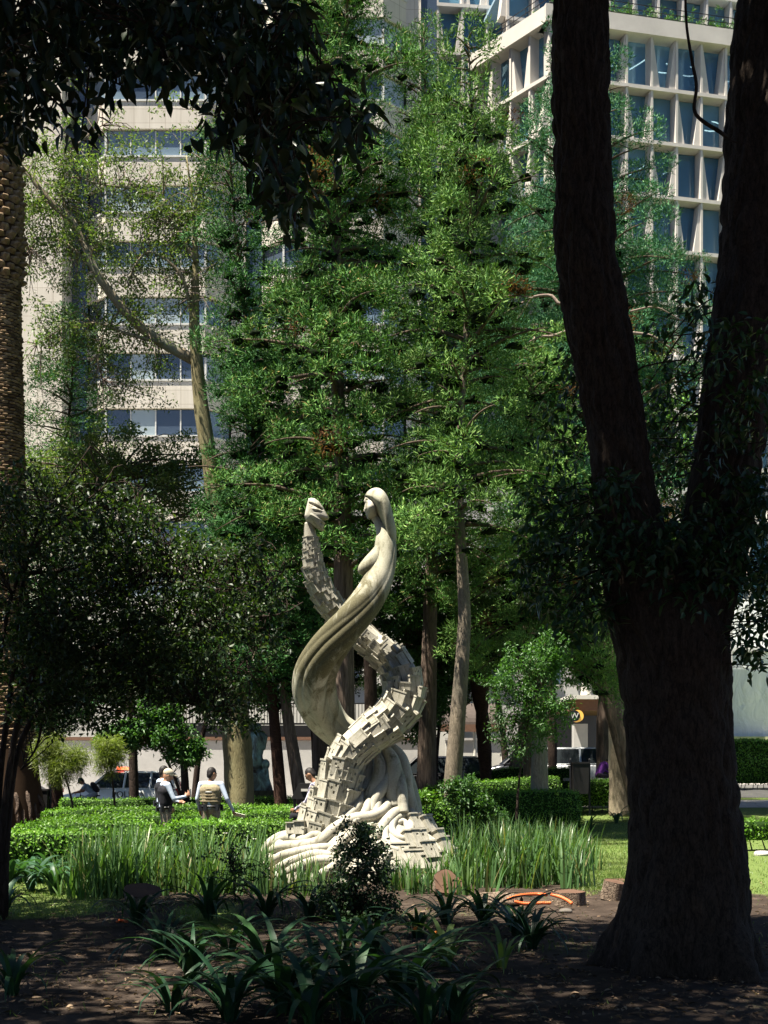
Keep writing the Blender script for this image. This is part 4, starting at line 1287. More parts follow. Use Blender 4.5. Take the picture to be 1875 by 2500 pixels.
leafy_tree('street tree beyond the road left of the ring of the sculpture', 780, 800, 54, [(760, 1520, 150, 150), (700, 1400, 130, 130), (860, 1600, 120, 110), (840, 1400, 120, 120)], 90, .18, .085, 'broad_leaf', 83, .18)
leafy_tree('street tree beyond the road over the rounded awning', 1150, 1240, 54, [(1120, 1480, 150, 140), (1230, 1400, 130, 130), (1060, 1600, 90, 80), (1230, 1560, 90, 80)], 90, .18, .085, 'dark_leaf', 85, .18)
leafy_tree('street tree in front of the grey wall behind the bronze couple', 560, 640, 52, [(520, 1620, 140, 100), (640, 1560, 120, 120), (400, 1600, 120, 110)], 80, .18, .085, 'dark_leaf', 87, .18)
# unseen park trees, added beside and behind the viewer to block light
def added_tree(label, x, y, H, zc, R, n, seed, mat='dark_leaf', check=True):
    r_ = np.random.default_rng(seed)
    T = thing('added_tree', label, 'tree', (x, y, gz(x, y)))
    w = resample(np.array([[x, y, gz(x, y) - .1], [x + .2, y + .1, zc * .5], [x, y, zc + (H - zc) * .5]]), 14)
    V, Fc = tube(w, np.linspace(.32, .12, 14), 12); obj('trunk', mesh_np('trunk', V, Fc, True), M['bark_dark'], T)
    cen = []
    while len(cen) < n:
        d = r_.uniform(-1, 1, 3)
        if d @ d > 1: continue
        b = np.array([x, y, (zc + H) / 2]) + d * [R, R, (H - zc) / 2]
        if check and b[1] > 0 and abs(b[0]) < .345 * b[1] + .8 and b[2] < EYE + (HY + 150) * b[1] / F: continue
        cen.append(b)
    cen = np.array(cen)
    leaf_crown(T, cen, (.7, .7, .45), 30, .27, .14, mat, seed + 1)
    twigs_to(T, w[6:], cen, 'bark_dark', .03, seed + 2, every=4)
added_tree('unseen tree added left of the frame to shade the near left tree', -9.3, 10.2, 15, 7.5, 4.2, 400, 701)
added_tree('unseen tree added behind the viewer on the left to block sky light', -7, -9, 13, 1.5, 5.0, 300, 704)
added_tree('unseen tree added behind the viewer in the middle to block sky light', 1, -11, 14, 1.5, 5.5, 320, 707)
added_tree('unseen tree added behind the viewer on the right to block sky light', 9, -8, 13, 1.5, 5.0, 300, 710)
added_tree('unseen tree added right of the frame to block sky light', 11.5, 3, 13, 1.5, 4.5, 300, 713)
added_tree('unseen tree added left of the frame level with the viewer to block sky light', -12, 1, 12, 1.5, 4.5, 300, 716)

# --- slim boles in the middle distance
for nm, lb, pts, Y, mt in (
    ('slim_tree', 'fluted grey cypress trunk behind the slender shrub tree', [(1310, 1960, 66), (1306, 1900, 56), (1300, 1750, 48), (1296, 1600, 44), (1290, 1450, 38), (1288, 1300, 30)], 40, 'bark_cyp'),
    ('slim_tree', 'straight grey brown trunk just left of the sunlit pale trunk', [(1482, 1985, 58), (1480, 1900, 52), (1484, 1700, 48), (1487, 1550, 44), (1488, 1400, 38), (1490, 1200, 30)], 42, 'bark_cyp'),
    ('slim_tree', 'sunlit pale trunk with dapples beside the big forked trunk', [(1516, 2000, 62), (1512, 1960, 52), (1510, 1800, 48), (1506, 1600, 44), (1500, 1450, 40), (1496, 1250, 32)], 39, 'bark_grey'),
    ('slim_tree', 'thin shaded trunk behind the leaning pale one', [(1122, 1960, 24), (1118, 1850, 22), (1112, 1700, 20), (1108, 1550, 16)], 46, 'bark_cyp'),
    ('slim_tree', 'thin dark trunk between shrub tree and hotel entrance', [(1350, 1940, 24), (1348, 1800, 22), (1344, 1600, 20), (1340, 1450, 14)], 47, 'bark_dark'),
    ('slim_tree', 'dark trunk seen through the ring of the sculpture', [(908, 1960, 40), (906, 1800, 34), (904, 1650, 32), (900, 1500, 28), (896, 1350, 20)], 38, 'bark_dark')):
    bole(nm, lb, pts, Y, M[mt], 26, 14, seed=int(Y))

# --- fan palm: shaggy dark trunk
T, q = bole('fan_palm', 'dark shaggy fan palm trunk right of the leaning trunk', [(1186, 1960, 34), (1184, 1880, 30), (1178, 1760, 36), (1170, 1640, 46), (1166, 1560, 44), (1164, 1500, 40)], 41, M['bark_palm'], 30, 14, bump=.12)
rp = np.random.default_rng(8)
fr = []
top = q[-1][:3]
for i in range(46):
    az = rp.uniform(0, 6.28); el = rp.uniform(-.9, .9)
    d = np.array([math.cos(az) * math.cos(el), math.sin(az) * math.cos(el), math.sin(el)])
    c = top + d * rp.uniform(.5, .9)
    m = 16
    a = np.linspace(-1.1, 1.1, m)
    s_ = unit(np.cross(d, [0, 0, 1.0])); D = np.cos(a)[:, None] * d + np.sin(a)[:, None] * s_ + np.array([0, 0, -.25])
    fr.append(leaf_quads(np.repeat(c[None], m, 0), D, np.repeat(np.cross(s_, d)[None], m, 0), rp.uniform(.5, .75, m), .05))
V, Fc = join_arrays(fr)
obj('crown', mesh_np('crown', V, Fc), M['dark_leaf'], T)

# --- date palm at the left edge: trunk covered with the stubs of old fronds
YP = 33.0
pc = [(26, 2040, 178), (24, 1990, 168), (20, 1900, 150), (18, 1800, 132), (12, 1600, 112), (8, 1400, 108), (6, 1200, 106), (4, 1000, 100), (0, 800, 98), (-2, 690, 98), (-4, 660, 104), (-6, 560, 108), (-6, 480, 102), (-6, 400, 92), (-6, 300, 92), (-8, 100, 90), (-8, -100, 90)]
T, q = bole('date_palm', 'stout date palm trunk with diamond frond scars at the left edge', pc, YP, m_flat('palm_core', (0.05, 0.03, 0.018), .9, .1), 60, 20, bump=.02)
t = NT('frond_stub')
gi = t.n('NewGeometry')
cst = t.ramp(t.noise(9, 4, .6, t.coord()), [(.3, (0.14, 0.095, 0.06)), (.7, (0.36, 0.27, 0.18))])
cst = t.mix(1.0, cst, t.ramp(gi.outputs['Random Per Island'], [(0, (.35, .33, .32)), (1, (1.15, 1.1, 1.0))]), 'MULTIPLY')
M['stub'] = t.done(bsdf(t, cst, .9, .1).outputs[0])
def stub_mesh(wd, ht, out):
    v = np.array([[-wd, 0, 0], [wd, 0, 0], [-wd * .8, 0, ht], [wd * .8, 0, ht], [-wd * .55, -out, ht * .55], [wd * .55, -out, ht * .55], [-wd * .5, -out * .9, ht * .95], [wd * .5, -out * .9, ht * .95], [0, -out * .5, -ht * .5], [0, -out * 1.15, ht * .6]])
    f = [[0, 8, 4], [8, 9, 4], [8, 1, 5], [8, 5, 9], [4, 9, 6], [9, 7, 6], [9, 5, 7], [0, 4, 6, 2], [1, 3, 7, 5], [2, 6, 7, 3]]
    me = mesh_np('frond_stub', v, f); me.materials.append(M['stub']); return me
SM = [stub_mesh(.11, .05, .055), stub_mesh(.10, .045, .065), stub_mesh(.12, .06, .05)]
SB = [stub_mesh(.13, .13, .16), stub_mesh(.12, .12, .18)]
small = MB(); count = 0
ztop = P(0, 690, YP)[2]; zbase = P(0, 1830, YP)[2]
zz = zbase; row = 0
arrs = []
while zz < P(0, 60, YP)[2]:
    c = np.array([np.interp(zz, q[:, 2], q[:, 0]), YP]); r = np.interp(zz, q[:, 2], q[:, 3])
    boss = zz > ztop
    step = .20 if boss else .085
    n = 13 if boss else 17
    for k in range(n):
        a = (k + .5 * (row % 2)) / n * 2 * math.pi + (0 if boss else 0)
        d = np.array([math.cos(a), math.sin(a)])
        ms = random.choice(SB if boss else SM)
        front = d[1] < .35 and d[0] > -.55
        Mx = Matrix.Translation((c[0] + d[0] * r * .97, c[1] + d[1] * r * .97, zz)) @ Matrix.Rotation(a + math.pi / 2 + random.uniform(-.1, .1), 4, 'Z') @ Matrix.Rotation(random.uniform(-.10, .10), 4, 'Y') @ Matrix.Diagonal((random.uniform(.9, 1.3), random.uniform(.6, 1.3), random.uniform(.7, 1.15), 1))
        if boss and front and count < 160:
            o = obj('frond_stub', ms, None, T); o.matrix_basis = Mx; count += 1
        else:
            co = np.zeros(len(ms.vertices) * 3); ms.vertices.foreach_get('co', co)
            co = co.reshape(-1, 3) @ np.array(Mx.to_3x3()).T + np.array(Mx.translation)
            small.add(co, [list(p.vertices) for p in ms.polygons])
    zz += step; row += 1
small.build('frond_stubs', M['stub'], T, kind='stuff')
# root mass at its foot
rp = np.random.default_rng(14)
mbr = MB()
for i in range(90):
    a = rp.uniform(0, 6.28); r0 = rp.uniform(.72, .86); h = rp.uniform(.3, 1.3)
    p0 = np.array([q[0][0] + r0 * math.cos(a), YP + r0 * math.sin(a), h]); p1 = p0 + np.array([.22 * math.cos(a), .22 * math.sin(a), -h * rp.uniform(.5, .9)])
    mbr.tube(resample(np.array([p0, (p0 + p1) / 2 + rp.normal(size=3) * .05, p1]), 5), [.05, .06, .05, .04, .03], 6)
mbr.build('root_mass', m_bark('palm_root', (.04, .028, .022), (.14, .10, .075), (9, 9, 6), .8, .04), T, True)

# --- big forked tree in the right foreground
YT = 10.2
def bark_tube(rows, n, seg, seed, amp, Y=YT, dys=None, flare=None):
    c, r = trunk_poly(rows, Y, dys)
    q = resample(np.concatenate([c, r[:, None]], 1), n)
    V, Fc = tube(q[:, :3], q[:, 3], seg)
    V = V.reshape(n, seg, 3)
    th = np.linspace(0, 2 * math.pi, seg, endpoint=False)
    cyl = np.zeros((n, seg, 3))
    R = q[:, 3].mean()
    cyl[..., 0] = np.cos(th)[None] * R * 13; cyl[..., 1] = np.sin(th)[None] * R * 13; cyl[..., 2] = V[..., 2] * 3.4
    wob = np.stack([vnoise(cyl * [.35, .35, .9], seed + 7), vnoise(cyl * [.35, .35, .9] + 9, seed + 8), 0 * cyl[..., 2]], -1) * 2.2
    a = np.abs(vnoise(cyl + wob, seed) - .5) * 2
    b = np.abs(vnoise(cyl * 2.3 + wob, seed + 1) - .5) * 2
    big = vnoise(cyl * [.12, .12, .3], seed + 3) - .5
    h = -amp * np.clip(1 - a * 2.4, 0, 1) - amp * .45 * np.clip(1 - b * 2.2, 0, 1) + big * amp * 2.2
    dirn = unit(V - q[:, None, :3])
    V = V + dirn * h[..., None]
    if flare is not None: V = flare(V, q, th)
    return V, grid_faces(n, seg), q
def root_flare(V, q, th):
    z = V[..., 2]
    k = (1 - sstep(-.05, .8, z)) ** 1.6
    lob = np.clip(np.cos(5 * th + .6), 0, 1)[None] * .20 + np.clip(np.cos(3 * th + 2.0), 0, 1)[None] * .10
    d = unit((V - q[:, None, :3]) * [1, 1, 0])
    return V + d * (k * lob)[..., None]
ft = thing('forked_tree', 'massive dark forked tree with ridged bark in the right foreground', 'tree', (2.5, YT, 0))
rows_main = [(1664, 2420, 335), (1670, 2330, 322), (1672, 2260, 318), (1676, 2150, 306), (1672, 2030, 286), (1664, 1900, 270), (1656, 1790, 264), (1650, 1690, 272), (1640, 1580, 282), (1590, 1470, 236), (1556, 1370, 186),
             (1530, 1240, 160), (1505, 1060, 150), (1478, 900, 154), (1452, 740, 158), (1432, 600, 152), (1422, 400, 144), (1416, 200, 146), (1416, 60, 138), (1424, -160, 130), (1440, -420, 116), (1452, -700, 96), (1440, -1000, 70)]
Vt, Ft, qm = bark_tube(rows_main, 290, 176, 40, .030, flare=root_flare)
obj('trunk', mesh_np('trunk', Vt.reshape(-1, 3), Ft, True), M['bark_front'], ft)
rows_r = [(1672, 1640, 200), (1700, 1480, 190), (1742, 1330, 176), (1768, 1180, 172), (1786, 1040, 176), (1806, 900, 182), (1834, 740, 186), (1848, 560, 180), (1858, 340, 176), (1872, 100, 176), (1888, -160, 160), (1920, -480, 134), (1960, -820, 100)]
Vt, Ft, qr = bark_tube(rows_r, 190, 130, 70, .030, dys=np.linspace(.05, .5, len(rows_r)))
obj('trunk', mesh_np('trunk', Vt.reshape(-1, 3), Ft, True), M['bark_front'], ft)
# limbs of the crown above the frame
rc = np.random.default_rng(23)
roots = []; paths = []
def limb_to(a, b, r0, r1, sag=.5, n=22):
    a = np.asarray(a, float); b = np.asarray(b, float)
    m1 = a + (b - a) * .35 + np.array([0, 0, np.linalg.norm(b - a) * .16]) + rc.normal(size=3) * .25
    m2 = a + (b - a) * .7 + np.array([0, 0, np.linalg.norm(b - a) * .10]) + rc.normal(size=3) * .3
    w = resample(np.array([a, m1, m2, b]), n)
    paths.append((w, np.linspace(r0, r1, n))); roots.append(w[6:])
topl = qm[-60][:3]; topr = qr[-50][:3]
for b in ((-1.5, 7.5, 12.2), (-5, 6, 11.6), (-3.5, 10.0, 12.8), (0.2, 5.0, 11.4), (-6.5, 8.8, 12.0), (-3, 3.0, 11.0), (1.5, 11.5, 13.5), (-1.2, 10.8, 13.2), (-8.4, 5.5, 11.2), (-6.5, 2.2, 10.2)):
    limb_to(topl, b, .11, .02)
for b in ((4.0, 7.0, 12), (6, 10, 12.5), (2.2, 6.2, 11.8), (5.5, 12, 13), (3.0, 9.0, 13.2)):
    limb_to(topr, b, .10, .02)
obj('limb', branch_mesh(paths, 8), M['bark_front'], ft)
roots = np.concatenate(roots)
cen = []
while len(cen) < 1250:
    b = roots[rc.integers(len(roots))] + rc.normal(size=3) * np.array([1.15, 1.15, .55])
    if b[2] < EYE + (HY + 130) * max(b[1], .1) / F or b[1] > 11.2: continue         # stays above what the photograph frames
    cen.append(b)
cen = np.array(cen)
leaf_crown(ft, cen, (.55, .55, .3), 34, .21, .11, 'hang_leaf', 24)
twigs_to(ft, roots, cen, 'twig', .02, 25, every=3)
# sprouts of glossy leaves round the trunks
rs_ = np.random.default_rng(31)
cen = []
for (x, y, rx, ry, n, y0, y1) in ((1400, 1020, 70, 150, 26, 10.6, 11.4), (1350, 1250, 70, 120, 24, 9.9, 10.9), (1380, 1380, 100, 110, 34, 9.6, 10.4), (1330, 1300, 50, 60, 10, 9.8, 10.3), (1620, 960, 80, 200, 44, 10.8, 11.8), (1640, 1210, 70, 130, 34, 10.4, 11.4), (1560, 1340, 200, 80, 30, 9.5, 9.8),
                                  (1700, 1360, 130, 120, 30, 9.5, 9.9), (1800, 1180, 90, 170, 40, 9.5, 10.0), (1850, 1480, 60, 190, 50, 9.6, 10.6), (1800, 900, 90, 120, 20, 9.5, 9.9), (1720, 760, 40, 110, 14, 10.0, 10.8), (1440, 1500, 90, 70, 22, 9.6, 10.2), (1320, 1420, 60, 60, 10, 10, 10.5), (1850, 1300, 60, 130, 30, 9.6, 10.4), (1480, 1240, 60, 90, 12, 9.5, 9.8)):
    for _ in range(n):
        a = rs_.uniform(0, 6.28); k = rs_.random() ** .5
        cen.append(P(x + rx * k * math.cos(a), y + ry * k * math.sin(a), rs_.uniform(y0, y1)))
cen = np.array(cen)
leaf_crown(ft, cen, (.16, .16, .14), 12, .10, .036, 'gloss_leaf', 32, True, .5, 'sprout_leaves')
twigs_to(ft, np.concatenate([qm[60:260:4, :3], qr[20:200:4, :3]]), cen, 'bark_dark', .01, 33, name='sprout', every=2)
# dangling bare twig by the right stem
mb = MB(); w = resample(np.array([P(1672, -60, 9.6), P(1676, 60, 9.6), P(1690, 150, 9.6), P(1700, 210, 9.6), P(1695, 268, 9.6), P(1715, 295, 9.6), P(1755, 320, 9.65), P(1775, 335, 9.7)]), 40)
mb.tube(w, np.linspace(.009, .016, 40), 7); mb.tube(resample(np.array([P(1755, 320, 9.65), P(1790, 345, 9.6), P(1830, 352, 9.6)]), 10), np.linspace(.008, .003, 10), 5)
mb.build('hanging_twig', M['bark_dark'], ft, True)

# --- tree overhanging from the upper left, close to the camera
ov = thing('overhanging_tree', 'near tree whose black leafy branches hang into the upper left', 'tree', (-5.2, 3.2, gz(-5.2, 3.2)))
V, Fc = tube(resample(np.array([[-5.2, 3.2, -.1], [-5.1, 3.3, 2.0], [-4.8, 3.5, 4.0], [-4.4, 3.8, 6.0]]), 20), np.linspace(.26, .15, 20), 14)
obj('trunk', mesh_np('trunk', V, Fc, True), M['bark_dark'], ov)
br = [[(-420, -420), (-60, -190), (200, -110), (420, 0), (520, 130), (600, 250), (660, 380), (700, 470), (720, 540)], [(200, -110), (380, -60), (560, -10), (700, 60), (790, 160), (850, 290), (870, 350)],
      [(-60, -190), (20, -60), (90, 60), (80, 180), (40, 300)], [(90, 60), (180, 120), (240, 180), (300, 210)], [(420, 0), (430, 100), (400, 180)], [(520, 130), (620, 200), (720, 230), (790, 250), (900, 320)],
      [(600, 250), (560, 330), (590, 400)], [(-60, -190), (100, -40), (250, 40), (330, 60)], [(20, -60), (-20, 60), (-30, 220)], [(660, 380), (640, 470), (700, 520)]]
paths = []; roots = []
r5 = np.random.default_rng(41)
for k, b in enumerate(br):
    Yb = 5.6 + .25 * (k % 4)
    w = resample(np.array([P(x, y, Yb) for x, y in b]), 30)
    if k == 0: w[0] = [-4.4, 3.8, 6.0]
    paths.append((w, np.linspace(.028 if k == 0 else .012, .004, 30))); roots.append(w[5:])
obj('limb', branch_mesh(paths, 7), M['bark_dark'], ov)
roots = np.concatenate(roots)
def hang(blobs, per_blob):
    out = []
    for (x, y, rx, ry, n) in blobs:
        for _ in range(n):
            a = r5.uniform(0, 6.28); k = r5.random() ** .5
            out.append(P(x + rx * k * math.cos(a), y + ry * k * math.sin(a), r5.uniform(5.2, 6.8)))
    return np.array(out)
cen = hang([(60, 60, 130, 120, 44), (250, 30, 150, 90, 40), (420, 70, 110, 90, 26), (560, 60, 140, 110, 40), (700, 50, 70, 60, 9), (60, 230, 60, 90, 15), (600, 230, 100, 110, 34), (690, 260, 90, 100, 20), (690, 380, 70, 70, 16), (690, 470, 55, 50, 9), (850, 310, 55, 50, 9), (780, 210, 60, 50, 8), (180, 150, 60, 40, 9),
            (270, 180, 40, 25, 4), (430, 170, 50, 50, 5), (320, 110, 70, 50, 8), (30, 310, 40, 40, 6), (510, 150, 60, 50, 10), (715, 540, 22, 22, 3), (200, 290, 30, 24, 3), (520, 310, 40, 40, 4), (300, -90, 420, 80, 60), (640, 140, 60, 60, 14)], 0)
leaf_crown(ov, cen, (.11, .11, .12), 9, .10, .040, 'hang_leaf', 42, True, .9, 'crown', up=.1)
twigs_to(ov, roots, cen, 'bark_dark', .006, 43)
# the part of its crown outside the frame, which shades the foreground
cen2 = []
while len(cen2) < 640:
    b = np.array([r5.uniform(-9.5, -1.0), r5.uniform(-1.0, 6.5), r5.uniform(6.2, 9.2)])
    if b[2] < EYE + (HY + 200) * max(b[1], .1) / F and abs(b[0]) < .36 * max(b[1], .1) + .6: continue
    cen2.append(b)
cen2 = np.array(cen2)
V, Fc = tube(resample(np.array([[-4.4, 3.8, 6.0], [-4.3, 3.5, 7.2], [-4.5, 3.0, 8.6]]), 10), np.linspace(.15, .04, 10), 10)
obj('trunk', mesh_np('trunk', V, Fc, True), M['bark_dark'], ov)
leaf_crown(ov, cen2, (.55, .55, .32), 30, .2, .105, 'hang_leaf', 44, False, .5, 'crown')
twigs_to(ov, np.array([[-4.4, 3.8, 6.0 + .25 * i] for i in range(11)]), cen2, 'bark_dark', .014, 45, every=4)

# --- many-stemmed shady tree at the left
sh = thing('shade_shrub_tree', 'dark spreading many stemmed tree left of the sculpture', 'tree', (*P(10, 2200, 13.5)[:2], 0))
r6 = np.random.default_rng(61)
stems = [[(0, 2120), (20, 1900), (60, 1700), (130, 1560), (260, 1470), (400, 1420), (560, 1440), (690, 1400)], [(-10, 2120), (0, 1900), (30, 1650), (60, 1400), (110, 1250), (160, 1180), (220, 1090)], [(10, 2120), (40, 1850), (110, 1720), (240, 1640), (380, 1610), (520, 1640), (640, 1640)],
         [(-30, 2120), (-40, 1800), (0, 1600), (30, 1450), (90, 1330), (190, 1240), (280, 1175), (350, 1190)], [(60, 1700), (180, 1620), (330, 1530), (450, 1520), (590, 1560)], [(110, 1720), (90, 1820), (50, 1880)], [(60, 1400), (160, 1390), (300, 1340), (430, 1330), (560, 1360), (640, 1300)], [(30, 1450), (-20, 1350), (20, 1250), (40, 1180)],
         [(240, 1640), (360, 1690), (470, 1720), (560, 1750)], [(110, 1720), (200, 1720), (300, 1740)], [(450, 1520), (560, 1510), (680, 1500), (740, 1470)]]
paths = []; roots = []
for k, b in enumerate(stems):
    Yb = 13.5 + r6.uniform(-.6, .6)
    w = resample(np.array([P(x, y, 13.5 + (Yb - 13.5) * min(1, j / 3)) for j, (x, y) in enumerate(b)]), 30)
    if b[0][1] > 2000: w[0, 2] = gz(w[0, 0], 13.5) - .1
    paths.append((w, np.linspace(.045 if b[0][1] > 2000 else .022, .006, 30))); roots.append(w[8:] if b[0][1] > 2000 else w)
obj('stem', branch_mesh(paths, 8), M['bark_dark'], sh)
roots = np.concatenate(roots)
cen = []
for (x, y, rx, ry, n) in ((130, 1430, 200, 190, 150), (330, 1430, 200, 190, 170), (480, 1480, 160, 170, 120), (600, 1440, 100, 120, 40), (280, 1620, 240, 100, 130), (80, 1620, 120, 130, 70), (480, 1680, 120, 70, 46), (560, 1740, 60, 50, 16), (250, 1250, 150, 80, 36), (60, 1260, 90, 120, 36), (650, 1600, 50, 70, 10), (120, 1740, 110, 50, 20), (240, 1750, 90, 30, 14)):
    for _ in range(int(n * 1.7)):
        a = r6.uniform(0, 6.28); kk = r6.random() ** .5
        cen.append(P(x + rx * kk * math.cos(a), y + ry * kk * math.sin(a), r6.uniform(12.3, 15.0)))
cen = np.array(cen)
leaf_crown(sh, cen, (.17, .17, .12), 19, .07, .038, 'dark_leaf', 62, False, .3)
twigs_to(sh, roots, cen, 'bark_dark', .008, 63)

# ------------------------------------------------------------------ hedges
def hedge(label, a, b, w, h, seed, dens=620, mat='hedge_leaf', leafL=.055, legs=False):
    """clipped box hedge from plan point a to b"""
    r_ = np.random.default_rng(seed)
    a = np.array(a, float); b = np.array(b, float)
    L = np.linalg.norm(b - a); d = (b - a) / L; s = np.array([d[1], -d[0]])
    T = thing('clipped_hedge', label, 'hedge', (*(a + b) / 2, gz(*((a + b) / 2))), 'clipped hedges round the park beds')
    n = max(8, int(L / .3)); prof = np.array([(-.5, .02), (-.52, .4), (-.5, .8), (-.42, .97), (-.2, 1.0), (.2, 1.0), (.42, .97), (.5, .8), (.52, .4), (.5, .02)])
    zb = .22 if legs else 0.0
    V = []
    for i in range(n + 1):
        u = i / n
        p = a + (b - a) * u; g = gz(*p)
        e = min(1, .55 + 3.0 * min(u, 1 - u) * L / 1.0)
        hh = h * (1 + .07 * (vnoise(np.array([[u * L * .8, seed, 0.]]), 2)[0] - .5)) 
        for (x, z) in prof:
            V.append([*(p + s * x * w * e * .93), g + zb + (z * (hh - zb)) * (.93 + .05 * min(1, e))])
    m = len(prof)
    Fc = [list(f) for f in grid_faces(n + 1, m, False)] + [list(range(m)), [n * m + j for j in range(m)][::-1]]
    V = np.array(V)
    obj('dark_core', mesh_np('dark_core', V, Fc, True), M['hedge_core'], T)
    # leaves all over the skin
    G3 = V.reshape(n + 1, m, 3)
    area = L * (w + 2 * h) + 2 * w * h
    N = int(area * dens)
    u = r_.random(N) * n; k = np.minimum(u.astype(int), n - 1); fu = (u - k)[:, None]
    per = np.concatenate([[0], np.cumsum(np.linalg.norm(np.diff(prof * [w, h], axis=0), axis=1))])
    tt = r_.random(N) * per[-1]; j = np.clip(np.searchsorted(per, tt, 'right') - 1, 0, m - 2); fj = ((tt - per[j]) / (per[j + 1] - per[j]))[:, None]
    p = (G3[k, j] * (1 - fu) + G3[k + 1, j] * fu) * (1 - fj) + (G3[k, j + 1] * (1 - fu) + G3[k + 1, j + 1] * fu) * fj
    ax = np.array([*((a + b) / 2), 0])
    cl = np.array([*a, 0]) + ((p - [*a, 0])[:, :2] @ d)[:, None] * np.array([*d, 0]); cl[:, 2] = p[:, 2].min() + h * .45
    out = unit(p - cl)
    ends = r_.random(N) < .04
    p = p + out * (r_.random((N, 1)) ** 3) * .08 + r_.normal(size=(N, 3)) * .012
    D = unit(out * .25 + r_.normal(size=(N, 3)) * .7 + [0, 0, .1]); NN = unit(out + r_.normal(size=(N, 3)) * .3)
    V, Fc = leaf_quads(p, D, NN, r_.uniform(leafL * .7, leafL * 1.25, N), leafL * .6, .2)
    # end caps
    ne = int(2 * w * h * dens)
    e0 = np.where(r_.random((ne, 1)) < .5, a[None], b[None]); sg = np.where((e0 == a).all(1, keepdims=True), -1, 1)
    pe = np.concatenate([e0 + s * r_.uniform(-.3, .3, (ne, 1)) * w + sg * d * .02, r_.uniform(.15 if not legs else .25, .92, (ne, 1)) * h + gz(*((a + b) / 2))], 1)
    oe = np.concatenate([sg * d[None], np.zeros((ne, 1))], 1)
    V2, F2 = leaf_quads(pe, unit(oe * .5 + r_.normal(size=(ne, 3)) * .7), unit(oe + r_.normal(size=(ne, 3)) * .5), r_.uniform(leafL * .7, leafL * 1.25, ne), leafL * .6, .2)
    Vj, Fj = join_arrays([(V, Fc), (V2, F2)])
    obj('leaves', mesh_np('leaves', Vj, Fj), M[mat], T, 'stuff')
    if legs:
        mb = MB()
        for i in range(int(L / .28)):
            pp = a + d * (i + .5) * .28 + s * r_.uniform(-.15, .15) * w
            g = gz(*pp)
            mb.tube([[*pp, g - .05], [pp[0] + r_.normal() * .04, pp[1] + r_.normal() * .03, g + .2], [pp[0] + r_.normal() * .08, pp[1], g + .45]], [.018, .014, .01], 5)
        mb.build('stem', M['twig'], T, kind='stuff')
    return T
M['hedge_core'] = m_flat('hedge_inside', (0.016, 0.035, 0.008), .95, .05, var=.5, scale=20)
def pl(px, Y): return ((px - CX) * Y / F, Y)
hedge('nearest clipped hedge on the left in front of the officers', pl(-60, 18.3), pl(405, 20.2), .8, .74, 101, 700)
hedge('rounded clipped hedge end pointing at the sculpture foot', pl(412, 20.4), pl(712, 21.8), 1.0, .80, 102, 700)
hedge('second clipped hedge row left of the officer with black vest', pl(40, 20.6), pl(368, 22.2), .7, .80, 103)
hedge('third clipped hedge row behind the officers', pl(110, 23.2), pl(735, 27.2), .9, .76, 104)
hedge('fourth clipped hedge row near the olive trunk', pl(112, 28.2), pl(740, 32.0), .9, .78, 105, 520)
hedge('last clipped hedge row before the street on the left', pl(150, 36), pl(760, 39), .9, .84, 106, 420)
hedge('low sunlit clipped hedge just right of the sculpture', pl(985, 27.0), pl(1160, 28.6), .9, 1.02, 107, 560)
hedge('sunlit boxy hedge behind the right iris bed', pl(1208, 33.0), pl(1402, 34.0), 1.2, 1.12, 108, 520)
hedge('clipped hedge row behind the boxy sunlit hedge', pl(1050, 37.5), pl(1360, 39.0), .9, 1.22, 109, 420)
hedge('far clipped hedge row along the kerb on the right', pl(990, 43.0), pl(1420, 43.8), .8, 1.15, 110, 360)
hedge('leggy hedge in front of the person in purple', pl(1398, 39.6), pl(1512, 40.0), .8, 1.05, 111, 360, legs=True, leafL=.075)
hedge('leggy pale green hedge at the right edge beyond the path', pl(1770, 50), pl(1930, 51), .9, 2.0, 112, 300, legs=True, leafL=.10)
hedge('low young hedge at the right edge on the lawn', pl(1800, 25.5), pl(1930, 25.9), .5, .62, 113, 300, legs=True, leafL=.07)

# ------------------------------------------------------------------ long-leaved plants
def blade(n, L, w, bend, twist=0.0, tipw=.15):
    """one strap leaf as a folded strip along +x rising in z (unit scale of its own)"""
    u = np.linspace(0, 1, n)
    ang = math.radians(82) - bend * u ** 1.2
    dx = np.cos(ang); dz = np.sin(ang)
    x = np.concatenate([[0], np.cumsum((dx[1:] + dx[:-1]) / 2)]) / (n - 1) * L
    z = np.concatenate([[0], np.cumsum((dz[1:] + dz[:-1]) / 2)]) / (n - 1) * L
    ww = w * np.clip(np.minimum(.55 + u * 2, 1), 0, 1) * (1 - u ** 3 * (1 - tipw)) * .5
    tw = twist * u
    V = []
    for i in range(n):
        nx, nz_ = -dz[i], dx[i]
        for sgn in (-1, 0, 1):
            o = sgn * ww[i]
            V.append([x[i] + nx * abs(o) * .35 * -1, o * math.cos(tw[i]), z[i] + nz_ * abs(o) * .35 + o * math.sin(tw[i])])
    Fc = []
    for i in range(n - 1):
        for j in range(2):
            Fc.append([i * 3 + j, i * 3 + j + 1, (i + 1) * 3 + j + 1, (i + 1) * 3 + j])
    return np.array(V), Fc
rl_ = random.Random(8)
LEAF = {}
for kind, mat in (('strap', 'strap_leaf'), ('agap', 'agap_leaf'), ('lime', 'lime_leaf')):
    LEAF[kind] = []
    for i in range(9):
        V, Fc = blade(9, 1.0, rl_.uniform(.075, .105), math.radians(rl_.uniform(85, 185)), rl_.uniform(-.5, .5), .1)
        me = mesh_np('leaf', V, Fc, True); me.materials.append(M[mat]); LEAF[kind].append(me)
